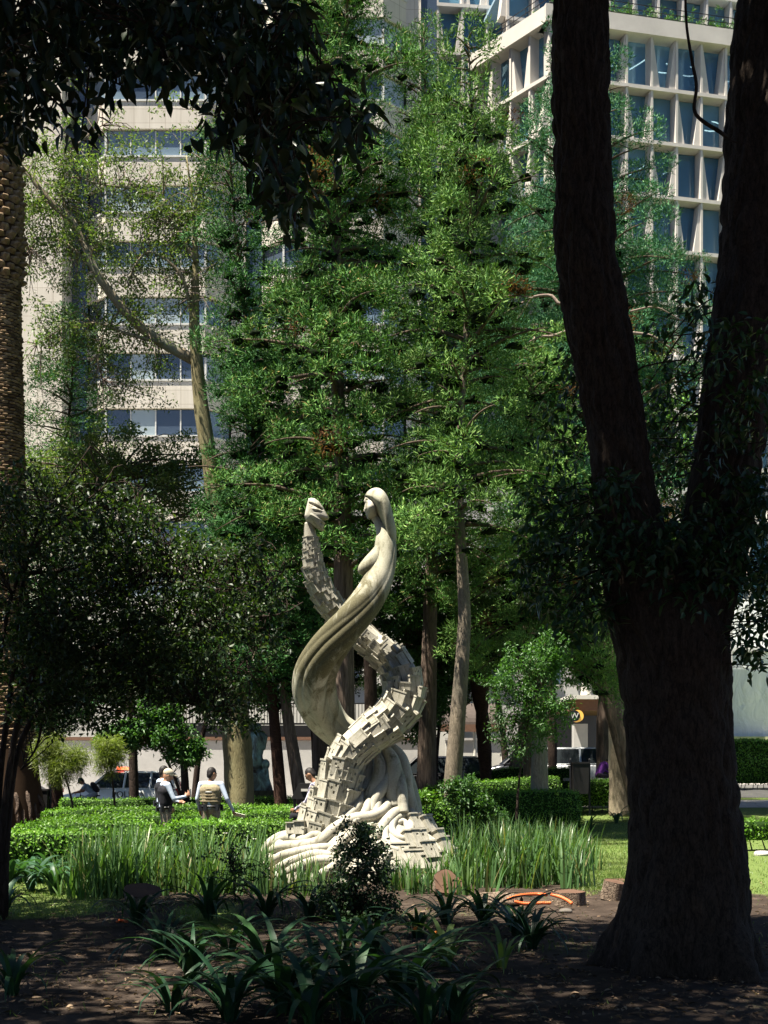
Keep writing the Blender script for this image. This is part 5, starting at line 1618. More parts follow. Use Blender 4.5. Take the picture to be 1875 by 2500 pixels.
def strap_clump(label, px, py, size, n, kind='strap', seed=0, spread=1.0, group='dark strap leaved clumps in the foreground', stalks=1):
    Y = EYE * F / (py - HY)
    x = (px - CX) * Y / F
    r_ = random.Random(seed * 7 + int(px))
    T = thing('strap_leaf_plant', label, 'plant', (x, Y, gz(x, Y)), group)
    for k in range(stalks):
        ox, oy = (0, 0) if stalks == 1 else (r_.uniform(-.22, .22) * size, r_.uniform(-.15, .15) * size)
        for i in range(n):
            o = obj('leaf', r_.choice(LEAF[kind]), None, T)
            az = i * 2.399 + r_.uniform(-.5, .5)
            s = size * r_.uniform(.65, 1.1)
            xx, yy = x + ox + .03 * math.cos(az), Y + oy + .03 * math.sin(az)
            o.matrix_basis = Matrix.Translation((xx, yy, gz(xx, yy) - .01)) @ Matrix.Rotation(az, 4, 'Z') @ Matrix.Rotation(r_.uniform(-.25, .1) * spread, 4, 'Y') @ Matrix.Diagonal((s * spread, s * r_.uniform(.85, 1.2), s, 1))
        mb = MB(); mb.tube([[x + ox, Y + oy, gz(x, Y) - .05], [x + ox, Y + oy, gz(x, Y) + .12 * size]], [.05 * size, .035 * size], 8)
        mb.build('stem', M['dark_stem'] if 'dark_stem' in M else M['twig'], T)
    return T
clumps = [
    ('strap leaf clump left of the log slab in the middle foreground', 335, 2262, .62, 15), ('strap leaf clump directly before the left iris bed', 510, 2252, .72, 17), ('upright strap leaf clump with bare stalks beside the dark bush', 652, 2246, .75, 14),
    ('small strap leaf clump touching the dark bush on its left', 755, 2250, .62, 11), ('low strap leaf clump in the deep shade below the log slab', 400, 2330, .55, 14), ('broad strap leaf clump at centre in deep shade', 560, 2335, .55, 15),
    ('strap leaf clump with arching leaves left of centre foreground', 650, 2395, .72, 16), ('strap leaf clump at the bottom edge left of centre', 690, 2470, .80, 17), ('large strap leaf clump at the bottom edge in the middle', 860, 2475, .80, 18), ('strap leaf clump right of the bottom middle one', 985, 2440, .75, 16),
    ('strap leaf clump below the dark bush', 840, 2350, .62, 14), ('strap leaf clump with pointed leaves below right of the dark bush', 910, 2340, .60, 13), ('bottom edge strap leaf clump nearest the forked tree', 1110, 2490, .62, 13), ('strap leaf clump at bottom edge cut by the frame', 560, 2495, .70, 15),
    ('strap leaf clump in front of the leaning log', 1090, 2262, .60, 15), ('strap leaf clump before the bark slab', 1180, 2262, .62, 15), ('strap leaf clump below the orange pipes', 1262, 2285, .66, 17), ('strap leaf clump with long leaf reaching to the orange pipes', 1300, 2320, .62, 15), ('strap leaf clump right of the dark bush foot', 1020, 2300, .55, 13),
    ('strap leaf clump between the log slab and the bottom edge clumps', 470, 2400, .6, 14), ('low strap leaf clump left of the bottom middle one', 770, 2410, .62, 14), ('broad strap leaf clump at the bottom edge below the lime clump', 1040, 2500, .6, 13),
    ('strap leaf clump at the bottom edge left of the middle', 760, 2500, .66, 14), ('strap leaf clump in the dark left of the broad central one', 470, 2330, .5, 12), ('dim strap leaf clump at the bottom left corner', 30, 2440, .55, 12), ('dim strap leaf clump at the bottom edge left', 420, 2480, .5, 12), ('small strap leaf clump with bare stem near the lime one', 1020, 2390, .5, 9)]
for i, (lb, px, py, sz, n) in enumerate(clumps):
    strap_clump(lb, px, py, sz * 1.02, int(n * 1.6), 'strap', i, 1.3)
strap_clump('lime green strap leaf clump lit by a sun fleck', 1088, 2365, .62, 13, 'lime', 91)
strap_clump('thin lime green strap leaf clump right of the sun fleck', 1225, 2368, .5, 9, 'lime', 92)
for i, (lb, px, py, sz, n) in enumerate([('tall agapanthus clump at the left edge of the bed', 20, 2178, .85, 24), ('tall agapanthus clump second from the left edge', 75, 2172, .85, 24), ('arching agapanthus clump beside the left iris bed', 130, 2180, .88, 24), ('agapanthus clump behind the leftmost ones', 50, 2155, .8, 22), ('agapanthus clump below the nearest hedge on the left', 125, 2155, .8, 22), ('dark agapanthus clump low at the left edge', 5, 2245, .85, 20),
                                          ('agapanthus clump behind the left irises near the palm', 200, 2150, .85, 20), ('agapanthus clump behind the left irises below the gap in the hedge', 290, 2148, .85, 20), ('agapanthus clump with pale tips below the first officer', 380, 2146, .85, 20), ('tall agapanthus clump rising before the rounded hedge', 475, 2142, 1.0, 20), ('agapanthus clump at the right end of the row by the sculpture', 570, 2142, .85, 18),
                                          ('agapanthus clump at the lawn edge beside the pale trunk', 1505, 2020, .85, 16), ('small agapanthus clump on the lawn edge left of the pale trunk', 1440, 2030, .75, 14), ('agapanthus clump behind the right irises', 1365, 2064, .95, 18), ('agapanthus clump behind the middle of the right irises', 1300, 2062, .95, 18), ('tall agapanthus leaves behind the right irises near the sculpture', 1245, 2066, 1.0, 16)]):
    strap_clump(lb, px, py, sz, n, 'agap', 30 + i, group='agapanthus clumps round the beds', spread=.8)

# iris beds: nobody could count these blades
def iris_bed(name, label, spots, seed, Lr=(.6, 1.0), mat='iris_leaf'):
    r_ = np.random.default_rng(seed)
    arr = []
    for (px, py, n) in spots:
        Y = EYE * F / (py - HY)
        hs_ = r_.uniform(.52, 1.12) * (1.0 if len((px, py)) == 2 else 1); tilt = r_.normal() * .10; taz = r_.uniform(0, 6.28)
        if 640 < px < 1120: hs_ *= .62
        for _ in range(n):
            x = (px - CX) * Y / F + r_.normal() * .12; y = Y + r_.normal() * .14
            L = r_.uniform(*Lr) * hs_; w = r_.uniform(.009, .019); az = r_.uniform(0, 6.28); lean = abs(r_.normal()) * .20 + abs(tilt) * (math.cos(az - taz) > 0)
            bend = r_.uniform(0, .55) if r_.random() < .68 else r_.uniform(.6, 1.9)
            u = np.linspace(0, 1, 6)
            ang = math.pi / 2 - lean - bend * u ** 2
            d = np.array([math.cos(az), math.sin(az)])
            hx = np.concatenate([[0], np.cumsum(np.cos(ang[:-1]))]) / 5 * L; hz_ = np.concatenate([[0], np.cumsum(np.sin(ang[:-1]))]) / 5 * L
            s = np.array([-d[1], d[0]])
            g = gz(x, y)
            ww = w * (1 - u ** 2.2) + .001
            pts = np.stack([x + d[0] * hx, y + d[1] * hx, g - .02 + hz_], -1)
            sd = np.array([s[0], s[1], 0])
            V = np.stack([pts - sd * ww[:, None], pts + sd * ww[:, None]], 1).reshape(-1, 3)
            arr.append(V)
    V = np.concatenate(arr); N = len(arr)
    b = np.arange(N)[:, None, None] * 12; i = np.arange(5)[None, :, None] * 2
    Fc = (b + i + np.array([0, 1, 3, 2])[None, None, :]).reshape(-1, 4)
    o = obj(name, mesh_np(name, V, Fc), M[mat], kind='stuff')
    return tag(o, label, 'grass')
sp_l = []; sp_r = []
r7 = random.Random(5)
for _ in range(26): sp_l.append((r7.uniform(185, 330), r7.uniform(2118, 2196), 38))
for _ in range(62): sp_l.append((r7.uniform(215, 640), r7.uniform(2095, 2192), 30))
for _ in range(14): sp_l.append((r7.uniform(640, 800), r7.uniform(2165, 2195), 12))
for _ in range(60): sp_r.append((r7.uniform(1120, 1420), r7.uniform(2078, 2172), 34))
for _ in range(28): sp_r.append((r7.uniform(960, 1180), r7.uniform(2152, 2186), 16))
iris_bed('iris_bed', 'tall grassy iris leaves left of the sculpture base', sp_l, 301, (.65, 1.0))
iris_bed('iris_bed', 'tall grassy iris leaves right of the sculpture base', sp_r, 302, (.6, .98))
# white iris flowers
for i, (px, py, Y) in enumerate([(222, 2068, 18.0), (254, 2083, 17.6), (375, 2090, 17.4), (442, 2055, 18.2), (524, 2095, 17.0), (552, 2092, 17.2), (560, 2098, 16.9), (622, 2048, 18.4), (550, 2034, 19)]):
    p = P(px, py, Y)
    T = thing('white_iris', ['white iris flower above the leftmost irises', 'second white iris flower from the left', 'white iris flower below the first officer', 'single white iris flower below the gap between officers', 'white iris flower in a close pair, left one', 'white iris flower in a close pair, middle one', 'white iris flower in a close pair, lowest one', 'white iris flower nearest the sculpture foot', 'white iris flower just under the rounded hedge'][i], 'flower', (p[0], p[1], gz(p[0], p[1])), 'white iris flowers in the bed')
    mb = MB(); mb.tube([[p[0], p[1], gz(p[0], p[1])], [p[0] + .01, p[1], p[2]]], [.005, .004], 5); mb.build('stalk', M['iris_leaf'], T)
    for k in range(6):
        a = k * 1.047
        V, Fc = leaf_shaped(np.array([p]), np.array([[math.cos(a), math.sin(a), .25]]), np.array([[0, 0, 1.0]]), .045, .034, .1, .3)
        obj('petal', mesh_np('petal', V, Fc), M['white'], T)

# dark clipped-looking bush before the sculpture
M['bush_leaf'] = m_leaf('bush_leaf', [(0, (0.014, 0.040, 0.016)), (1, (0.045, 0.085, 0.03))], 0.2)
Yb = 13.4
bu = thing('dark_bush', 'small dark leafy bush in front of the sculpture foot', 'bush', (*P(870, 2265, Yb)[:2], 0))
r8 = np.random.default_rng(77)
cen = []
for (x, y, rx, ry, n) in ((880, 2060, 62, 50, 34), (890, 2110, 75, 50, 36), (850, 2190, 70, 60, 52), (900, 2190, 70, 70, 52), (820, 2210, 50, 50, 22), (930, 2230, 50, 40, 20), (860, 2020, 36, 16, 5)):
    for _ in range(n):
        a = r8.uniform(0, 6.28); k = r8.random() ** .5
        cen.append(P(x + rx * k * math.cos(a), y + ry * k * math.sin(a), Yb + r8.uniform(-.35, .35)))
cen = np.array(cen); cen[:, 2] = np.maximum(cen[:, 2], .1)
leaf_crown(bu, cen, (.09, .09, .07), 24, .05, .027, 'bush_leaf', 78, True, .2, 'foliage')
st = [[*P(870, 2262, Yb)], [*P(868, 2180, Yb)], [*P(875, 2090, Yb)], [*P(872, 2030, Yb)]]
st[0][2] = gz(st[0][0], Yb) - .03
twigs_to(bu, resample(np.array(st), 12), cen, 'bark_dark', .008, 79)
mb = MB(); mb.tube(resample(np.array(st), 10), np.linspace(.02, .008, 10), 7); mb.build('stem', M['bark_dark'], bu)
# scraggly bush among the left irises
bs = thing('scraggly_bush', 'thin dark rose like bush among the left irises', 'bush', (*P(575, 2220, 15.2)[:2], 0))
cen = np.array([P(570 + r8.normal() * 42, 2110 + r8.normal() * 26, 15.2 + r8.normal() * .1) for _ in range(34)])
leaf_crown(bs, cen, (.07, .07, .05), 12, .045, .026, 'bush_leaf', 80, True, .2, 'foliage')
st = np.array([P(575, 2215, 15.2), P(572, 2160, 15.2), P(570, 2110, 15.2)]); st[0, 2] = 0
mb = MB(); mb.tube(resample(st, 8), np.linspace(.012, .006, 8), 6); mb.build('stem', M['bark_dark'], bs)
twigs_to(bs, resample(st, 8), cen, 'bark_dark', .006, 82)
# loose shrubs in front of the right hedges
for i, (lb, px, Y, blobs) in enumerate([('sprawling leafy shrub between sculpture and boxy hedge', 1150, 25, [(1150, 1960, 60, 40), (1120, 1925, 40, 30), (1190, 1985, 50, 30)]), ('yellow green shrub on the low sunlit hedge', 1040, 26, [(1040, 1945, 30, 12)])]):
    leafy_tree(lb, px, px, Y, blobs, 26, .085, .045, 'broad_leaf' if i == 0 else 'hedge_leaf', 500 + i, .02, per=40, spread=.18, name='leafy_shrub')

# terrace plants on the office building
for i in range(7):
    u = [1.5, 3.6, 5.6, 7.6, 9.8, 11.9, 13.6][i]
    p = on(C0, dR, u, .7)
    T = thing('terrace_plant', ['leftmost', 'second', 'third', 'fourth', 'fifth', 'sixth', 'rightmost'][i] + ' potted plant along the office terrace counted from the forked trunk', 'plant', (p[0], p[1], ZTOP + 1), 'plants on the office terrace')
    rr = np.random.default_rng(600 + i)
    cen = np.array([[p[0], p[1], ZTOP + 1.5]]) + rr.normal(size=(26, 3)) * [.7, .25, .4]
    leaf_crown(T, cen, (.25, .25, .25), 26, .3, .05, 'broad_leaf', 620 + i, name='foliage', droop=-.2)
    mb = MB(); mb.box((p[0], p[1], ZTOP + 1.2), (1.2, .4, .5)); mb.build('planter', M['conc'], T)

# ------------------------------------------------------------------ lawn blades, litter
r9 = np.random.default_rng(90)
def scatter(n, px0, px1, py0, py1):
    py = HY + 1 / (r9.random(n) * (1 / (py0 - HY) - 1 / (py1 - HY)) + 1 / (py1 - HY))
    py = r9.uniform(py0, py1, n)
    Y = EYE * F / (py - HY); px = r9.uniform(px0, px1, n)
    return (px - CX) * Y / F, Y
bl_x = []; bl_y = []
for a in ((26000, 1390, 1560, 1990, 2190), (22000, 1760, 2500, 1960, 2300), (22000, -700, 520, 2120, 2260), (6000, 200, 1450, 2160, 2330), (3500, 0, 1500, 2330, 2500)):
    x, y = scatter(*a); bl_x.append(x); bl_y.append(y)
x = np.concatenate(bl_x); y = np.concatenate(bl_y)
keep = r9.random(len(x)) < grass_mask(x, y) * .95 + .04
x, y = x[keep], y[keep]; n = len(x)
D = unit(r9.normal(size=(n, 3)) * .5 + [0, 0, 1.0]); N = unit(r9.normal(size=(n, 3)) * [1, 1, .2])
V, Fc = leaf_quads(np.stack([x, y, G(x, y) - .005], -1), D, N, r9.uniform(.03, .085, n), r9.uniform(.005, .011, n), .1)
o = obj('lawn_grass', mesh_np('lawn_grass', V, Fc), M['grass'], kind='stuff'); tag(o, 'short sparse lawn grass around the beds', 'grass')
x, y = scatter(4200, -50, 1900, 2150, 2500); n = len(x)
D = unit(r9.normal(size=(n, 3)) * [1, 1, .12]); N = unit(r9.normal(size=(n, 3)) * .3 + [0, 0, 1.0])
V, Fc = leaf_shaped(np.stack([x, y, G(x, y) + r9.uniform(.004, .02, n)], -1), D, N, r9.uniform(.03, .075, n), r9.uniform(.012, .03, n), .3, .1)
o = obj('leaf_litter', mesh_np('leaf_litter', V, Fc), M['litter'], kind='stuff'); tag(o, 'dry fallen leaves scattered over the bare earth', 'leaves')

# ------------------------------------------------------------------ people
def blob_mesh(parts, voxel=.013, smooth=4):
    """one continuous skin grown round capsules and ellipsoids; every face takes the material of the nearest part"""
    V = []; Fc = []; n = 0
    for p in parts:
        if p[0] == 'cap':
            _, a, ra, b, rb, mi = p
            a = np.asarray(a, float); b = np.asarray(b, float)
            d = unit(b - a); L = np.linalg.norm(b - a)
            ts = np.linspace(0, 1, 5); 
            pts = [a - d * ra * .98, a - d * ra * .8, a - d * ra * .4] + [a + (b - a) * s for s in ts] + [b + d * rb * .4, b + d * rb * .8, b + d * rb * .98]
            rr = [ra * .15, ra * .6, ra * .92] + [ra + (rb - ra) * s for s in ts] + [rb * .92, rb * .6, rb * .15]
            v, f = tube(np.array(pts), np.array(rr), 12)
        else:
            _, c, r, rot, mi = p
            th = np.linspace(0, 2 * math.pi, 14, endpoint=False); ph = np.linspace(-1.5, 1.5, 9)
            v = np.stack([np.outer(np.cos(ph), np.cos(th)) * r[0], np.outer(np.cos(ph), np.sin(th)) * r[1], np.repeat(np.sin(ph)[:, None], 14, 1) * r[2]], -1).reshape(-1, 3)
            f = [list(q) for q in grid_faces(9, 14)] + [list(range(14))[::-1], [8 * 14 + j for j in range(14)]]
            if rot is not None: v = v @ np.array(rot).T
            v = v + np.asarray(c)
        V.append(v); Fc += [[i + n for i in q] for q in f]; n += len(v)
    me = mesh_np('tmp', np.concatenate(V), Fc)
    o = bpy.data.objects.new('tmp', me); COL.objects.link(o)
    m = o.modifiers.new('r', 'REMESH'); m.mode = 'VOXEL'; m.voxel_size = voxel; m.use_smooth_shade = True
    if smooth:
        s = o.modifiers.new('s', 'SMOOTH'); s.iterations = smooth; s.factor = .5
    bpy.context.view_layer.update()
    out = bpy.data.meshes.new_from_object(o.evaluated_get(bpy.context.evaluated_depsgraph_get()))
    bpy.data.objects.remove(o); bpy.data.meshes.remove(me)
    cnt = len(out.polygons); c = np.zeros(cnt * 3); out.polygons.foreach_get('center', c); c = c.reshape(-1, 3)
    best = np.full(cnt, 1e9); mi_ = np.zeros(cnt, np.int32)
    for p in parts:
        if p[0] == 'cap':
            a = np.asarray(p[1], float); b = np.asarray(p[3], float); ab = b - a
            t_ = np.clip(((c - a) @ ab) / max(ab @ ab, 1e-9), 0, 1)
            d = np.linalg.norm(c - (a + t_[:, None] * ab), axis=1) - (p[2] + (p[4] - p[2]) * t_)
            k = p[5]
        else:
            d = (np.linalg.norm((c - p[1]) / np.asarray(p[2]), axis=1) - 1) * min(p[2]); k = p[4]
        w = d < best
        best[w] = d[w]; mi_[w] = k
    out.polygons.foreach_set('material_index', mi_)
    out.polygons.foreach_set('use_smooth', np.ones(cnt, bool))
    return out
skin = m_flat('skin', (0.30, 0.155, 0.09), .55, .35, var=.08)
hairm = m_flat('black_hair', (0.012, 0.009, 0.008), .6, .3)
eyem = m_flat('dark_eye', (0.02, 0.015, 0.012), .3, .5)
cloth = lambda n, c, v=.15, s=14: m_flat(n, c, .9, .1, var=v, scale=s)
def hand(w, fdir, pdir, side, curl, mi):
    """palm and five unequal bent fingers. w wrist, fdir finger direction, pdir palm-facing normal, side = thumb direction"""
    w = np.asarray(w, float); f = unit(fdir); p = unit(np.asarray(pdir, float) - f * np.dot(pdir, f)); s = unit(side - f * np.dot(side, f))
    out = [('cap', w, .026, w + f * .05, .03, mi), ('cap', w + f * .03 + s * .018, .022, w + f * .085 + s * .022, .02, mi), ('cap', w + f * .03 - s * .018, .022, w + f * .08 - s * .024, .019, mi)]
    for k, (o, L) in enumerate(((.032, .072), (.011, .082), (-.011, .076), (-.032, .058))):
        b = w + f * .088 + s * o
        m = b + f * L * .5 * math.cos(curl) + p * L * .5 * math.sin(curl)
        e = m + f * L * .5 * math.cos(curl * 2.1) + p * L * .5 * math.sin(curl * 2.1)
        out += [('cap', b, .0105, m, .010, mi), ('cap', m, .010, e, .0085, mi)]
    tb = w + f * .03 + s * .032; tm_ = tb + (s * .6 + f * .75 + p * .25) * .04; te = tm_ + (f * .9 + p * .4) * .03
    out += [('cap', tb, .013, tm_, .011, mi), ('cap', tm_, .011, te, .009, mi)]
    return out
def person(label, loc, face, J, mats, cap=None, hair=True, vest=None, h=1.74, extra=None, long_sleeve=True, hands=None, group=None, voxel=.013):
    """J: joints in a frame with +y forward, +x to the person's right; mats: skin, top, trousers, shoes"""
    T = thing('person', label, 'person', loc, group)
    T.rotation_euler = (0, 0, face)
    g = lambda k: np.array(J[k], float)
    hd = g('head'); nk = g('neck'); ch = g('chest'); wa = g('waist'); pe = g('pelvis')
    look = np.array(J.get('look', (0, 1, 0)), float); look = unit(look); upv = unit(hd - nk); rt = np.cross(look, upv); rt = unit(rt); fw = np.cross(upv, rt)
    Rm = np.stack([rt, fw, upv], 1)
    pr = [('ell', hd, (.076, .095, .118), Rm, 0), ('ell', hd - upv * .05 + fw * .03, (.058, .062, .07), Rm, 0), ('cap', nk - upv * .02, .056, hd - upv * .06, .052, 0),
          ('cap', hd + fw * .088 + upv * .012, .012, hd + fw * .106 - upv * .018, .015, 0), ('ell', hd + rt * .078 - upv * .005, (.012, .022, .032), Rm, 0), ('ell', hd - rt * .078 - upv * .005, (.012, .022, .032), Rm, 0),
          ('ell', hd + fw * .088 - upv * .055, (.024, .012, .010), Rm, 0)]
    ax = unit(g('sr') - g('sl'))
    pr += [('cap', ch - ax * .085, .115, ch + ax * .085, .115, 1), ('cap', ch - ax * .08, .11, wa - ax * .06, .105, 1), ('cap', ch + ax * .08, .11, wa + ax * .06, .105, 1), ('cap', wa, .12, pe + (wa - pe) * .3, .125, 1), ('cap', nk - upv * .05, .065, ch, .11, 1),
           ('cap', g('sl'), .062, nk - upv * .06, .062, 1), ('cap', g('sr'), .062, nk - upv * .06, .062, 1)]
    hx = unit(g('hr') - g('hl'))
    pr += [('cap', pe - hx * .07, .115, pe + hx * .07, .115, 2)]
    for s in 'lr':
        sl = 1 if long_sleeve else 0
        pr += [('cap', g('s' + s), .060, g('s' + s) * .45 + g('e' + s) * .55, .050, 1), ('cap', g('s' + s) * .45 + g('e' + s) * .55, .046 + .004 * sl, g('e' + s), .042, 1 if long_sleeve else 0), ('cap', g('e' + s), .043, g('w' + s), .030, sl)]
        fd = unit(g('w' + s) - g('e' + s)); pd = np.array(J.get('p' + s, (1 if s == 'l' else -1, 0, 0)), float); td = np.array(J.get('t' + s, (0, 1, 0.2)), float)
        fd = np.array(J.get('f' + s, fd), float)
        pr += hand(g('w' + s), fd, pd, td, J.get('curl', .5), 0)
        pr += [('cap', g('h' + s), .092, g('k' + s), .060, 2), ('cap', g('k' + s), .062, g('a' + s) + np.array([0, 0, .05]), .046, 2)]
        toe = np.array(J.get('toe' + s, g('a' + s) + np.array([0, .15, -.045])), float)
        pr += [('cap', g('a' + s) - np.array([0, .03, .03]), .042, toe, .036, 3)]
    me = blob_mesh(pr, voxel)
    for m in mats: me.materials.append(m)
    Mw = Matrix.Translation(loc) @ Matrix.Rotation(face, 4, 'Z')
    def part(name, me_, mat=None):
        o = bpy.data.objects.new(name, me_); COL.objects.link(o); o.parent = T
        if mat is not None: me_.materials.append(mat)
        return o
    part('body', me)
    mb = MB()
    for s in (-1, 1):
        v, f = tube(np.array([hd + fw * .082 + rt * s * .03 + upv * .018, hd + fw * .094 + rt * s * .03 + upv * .018]), [.011, .006], 8); mb.add(v, f)
    part('eyes', mesh_np('eyes', np.concatenate(mb.V), mb.F), eyem)
    if hair:
        part('hair', blob_mesh([('ell', hd + upv * .028 - fw * .014, (.083, .098, .105), Rm, 0), ('ell', hd - fw * .05 - upv * .02, (.074, .055, .085), Rm, 0)], .014, 3), hairm)
    if cap:
        cm_ = blob_mesh([('ell', hd + upv * .048 - fw * .008, (.090, .108, .088), Rm, 0), ('cap', hd + fw * .07 + upv * .056 - rt * .05, .016, hd + fw * .07 + upv * .056 + rt * .05, .016, 0), ('ell', hd + fw * .135 + upv * .046, (.068, .065, .012), Rm, 0)], .012, 3)
        part('cap', cm_, cap)
    if vest:
        vp = [('cap', ch - ax * .085, .142, ch + ax * .085, .142, 0), ('cap', ch - ax * .08, .135, wa - ax * .06, .130, 0), ('cap', ch + ax * .08, .135, wa + ax * .06, .130, 0), ('cap', ch - ax * .10 + upv * .05, .085, nk - upv * .05 - ax * .09, .045, 0), ('cap', ch + ax * .10 + upv * .05, .085, nk - upv * .05 + ax * .09, .045, 0)]
        vo = part('vest', blob_mesh(vp, .014, 3), vest)
        bl_ = unit(wa - ch); fr_ = np.cross(ax, -bl_); fr_ = unit(fr_)
        if fr_[1] < 0: fr_ = -fr_
        for kk in range(5 if extra else 0):
            v = ch + (wa - ch) * (-.15 + .27 * kk)
            a = np.linspace(0, 2 * math.pi, 25)
            ring = v + np.outer(np.cos(a), ax) * .216 + np.outer(np.sin(a), fr_) * .134
            vv, ff = tube(ring, .010, 6)
            ob = bpy.data.objects.new('strap', mesh_np('strap', vv, ff, True)); COL.objects.link(ob); ob.parent = vo; ob.data.materials.append(vest if kk != 1 else (extra or {}).get('strip', vest))
        # belt with pouches
        a = np.linspace(0, 2 * math.pi, 25); b0 = pe + (wa - pe) * .35
        vv, ff = tube(b0 + np.outer(np.cos(a), ax) * .19 + np.outer(np.sin(a), fr_) * .138, .022, 8)
        bo_ = part('belt', mesh_np('belt', vv, ff, True), M['black'])
        mb = MB()
        for az in (.3, 2.6, 3.6, 4.4, 5.6):
            mb.box(b0 + ax * .20 * math.cos(az) + fr_ * .15 * math.sin(az) - np.array([0, 0, .02]), (.07, .05, .12))
        ob = bpy.data.objects.new('pouches', mesh_np('pouches', np.concatenate(mb.V), mb.F)); COL.objects.link(ob); ob.parent = bo_; ob.data.materials.append(M['black'])
    return T, Mw, part
stand = dict(head=(0, .02, 1.62), neck=(0, 0, 1.48), chest=(0, 0, 1.30), waist=(0, 0, 1.08), pelvis=(0, 0, .95), sl=(-.20, 0, 1.42), sr=(.20, 0, 1.42), el=(-.26, -.03, 1.14), er=(.26, -.03, 1.14), wl=(-.27, .08, .90), wr=(.27, .08, .90), hl=(-.10, 0, .92), hr=(.10, 0, .92), kl=(-.11, .02, .50), kr=(.12, .02, .50), al=(-.12, -.02, .09), ar=(.13, -.02, .09))
shirt = cloth('pale_blue_shirt', (.50, .58, .70), .1, 10)
sand = m_flat('desert_camouflage', (.34, .28, .21), .9, .1, var=.55, scale=22)
boots = m_flat('black_boots', (.02, .02, .02), .5, .3)
black_vest = m_flat('black_vest_cloth', (.016, .016, .02), .8, .2, var=.3, scale=30)
tan_vest = m_flat('tan_vest_cloth', (.27, .225, .145), .9, .1, var=.25, scale=30)
strip = m_flat('reflective_strip', (.62, .62, .60), .5, .3)
def at_px(px, Y): x = (px - CX) * Y / F; return (x, Y, gz(x, Y))
# first officer: black vest, looks at a phone, turned to the right and away
J = dict(stand, head=(0, .05, 1.60), look=(0, .9, -.45), er=(.27, .10, 1.16), wr=(.16, .34, 1.20), el=(-.25, .06, 1.15), wl=(-.16, .28, 1.10), fr=(-.3, .8, .5), pr=(-.5, -.2, .8), tr=(-.4, .2, .8))
T, Mw, part = person('officer with black vest and tan cap looking at a phone', at_px(404, 23.2), math.radians(-68), J, [skin, shirt, sand, boots], cap=cloth('tan_cap', (.48, .42, .32)), hair=False, vest=black_vest)
ph = Mw @ Vector((.11, .45, 1.27))
mb = MB(); mb.box((ph.x, ph.y, ph.z), (.012, .075, .15)); tag(mb.build('phone', M['black']), 'dark phone held up by the officer in the tan cap', 'phone')
# second officer: tan vest, paper in the right hand
J = dict(stand, head=(.01, .03, 1.62), look=(.62, .78, -.12), er=(.33, -.02, 1.14), wr=(.40, .12, .92), fr=(.15, .5, -.8), el=(-.27, -.02, 1.14), wl=(-.26, .10, .92))
T, Mw, part = person('officer with tan vest and bare head holding a paper', at_px(515, 23.6), math.radians(-12), J, [skin, shirt, sand, boots], vest=tan_vest, extra={'strip': strip})
mb = MB(); disc_c = None
a = np.linspace(0, 2 * math.pi, 20)
v = np.array([[.20 * 0 + .232 * math.cos(x), .146 * math.sin(x), 1.27] for x in a])
pp = Mw @ Vector((.47, .22, .82))
mb = MB(); mb.box((pp.x + .04, pp.y, pp.z), (.20, .006, .11), np.array(Matrix.Rotation(.25, 3, 'Y') @ Matrix.Rotation(.9, 3, 'X')))
tag(mb.build('paper', M['white']), 'white sheet of paper in the hand of the bareheaded officer', 'paper')
# third officer, mostly hidden behind the first
J = dict(stand, head=(0, .03, 1.62), look=(.2, 1, -.1))
person('dark haired officer mostly hidden behind the one with the tan cap', at_px(397, 25.0), math.radians(-60), J, [skin, shirt, sand, boots], vest=black_vest)
# cyclist
tee = cloth('grey_blue_tee', (.28, .36, .42)); jeans = cloth('grey_trousers', (.33, .36, .40)); 
Jc = dict(head=(0, .40, 1.33), neck=(0, .28, 1.22), chest=(0, .18, 1.10), waist=(0, .02, .96), pelvis=(0, -.06, .88), look=(0, 1, -.05), sl=(-.19, .22, 1.18), sr=(.19, .22, 1.18), el=(-.24, .38, .98), er=(.24, .38, .98), wl=(-.22, .58, .93), wr=(.22, .58, .93), hl=(-.09, -.05, .86), hr=(.09, -.05, .86),
          kl=(-.11, .30, .72), kr=(.11, .26, .52), al=(-.11, .18, .34), ar=(.11, .05, .20), toel=(-.11, .32, .30), toer=(.11, .19, .15), curl=1.0, pl=(0, 0, -1), pr=(0, 0, -1), fl=(0, .9, -.2), fr=(0, .9, -.2), tl=(1, 0, 0), tr=(-1, 0, 0))
loc = at_px(226, 43.2); zr = float(G(loc[0], loc[1])) + .0
T, Mw, part = person('cyclist with navy cap and black backpack riding left', loc, math.radians(90), Jc, [skin, tee, jeans, boots], cap=cloth('navy_cap', (.03, .05, .11)), hair=True, long_sleeve=False)
bp = blob_mesh([('cap', (0, .02, 1.22), .09, (0, -.10, 1.04), .11, 0), ('cap', (-.06, -.02, 1.2), .08, (-.06, -.12, 1.02), .1, 0), ('cap', (.06, -.02, 1.2), .08, (.06, -.12, 1.02), .1, 0)], .016, 3)
bp.transform(Mw @ Matrix.Translation((0, -.02, 0))); o = obj('backpack', bp, black_vest); tag(o, 'black backpack on the back of the cyclist', 'backpack')
bk = thing('bicycle', 'dark bicycle under the cyclist with navy cap', 'bicycle', loc); bk.rotation_euler = (0, 0, math.radians(90))
def bpart(name, mb, mat, par=None):
    o = bpy.data.objects.new(name, mesh_np(name, np.concatenate(mb.V), mb.F, True)); COL.objects.link(o); o.parent = par or bk; o.data.materials.append(mat); return o
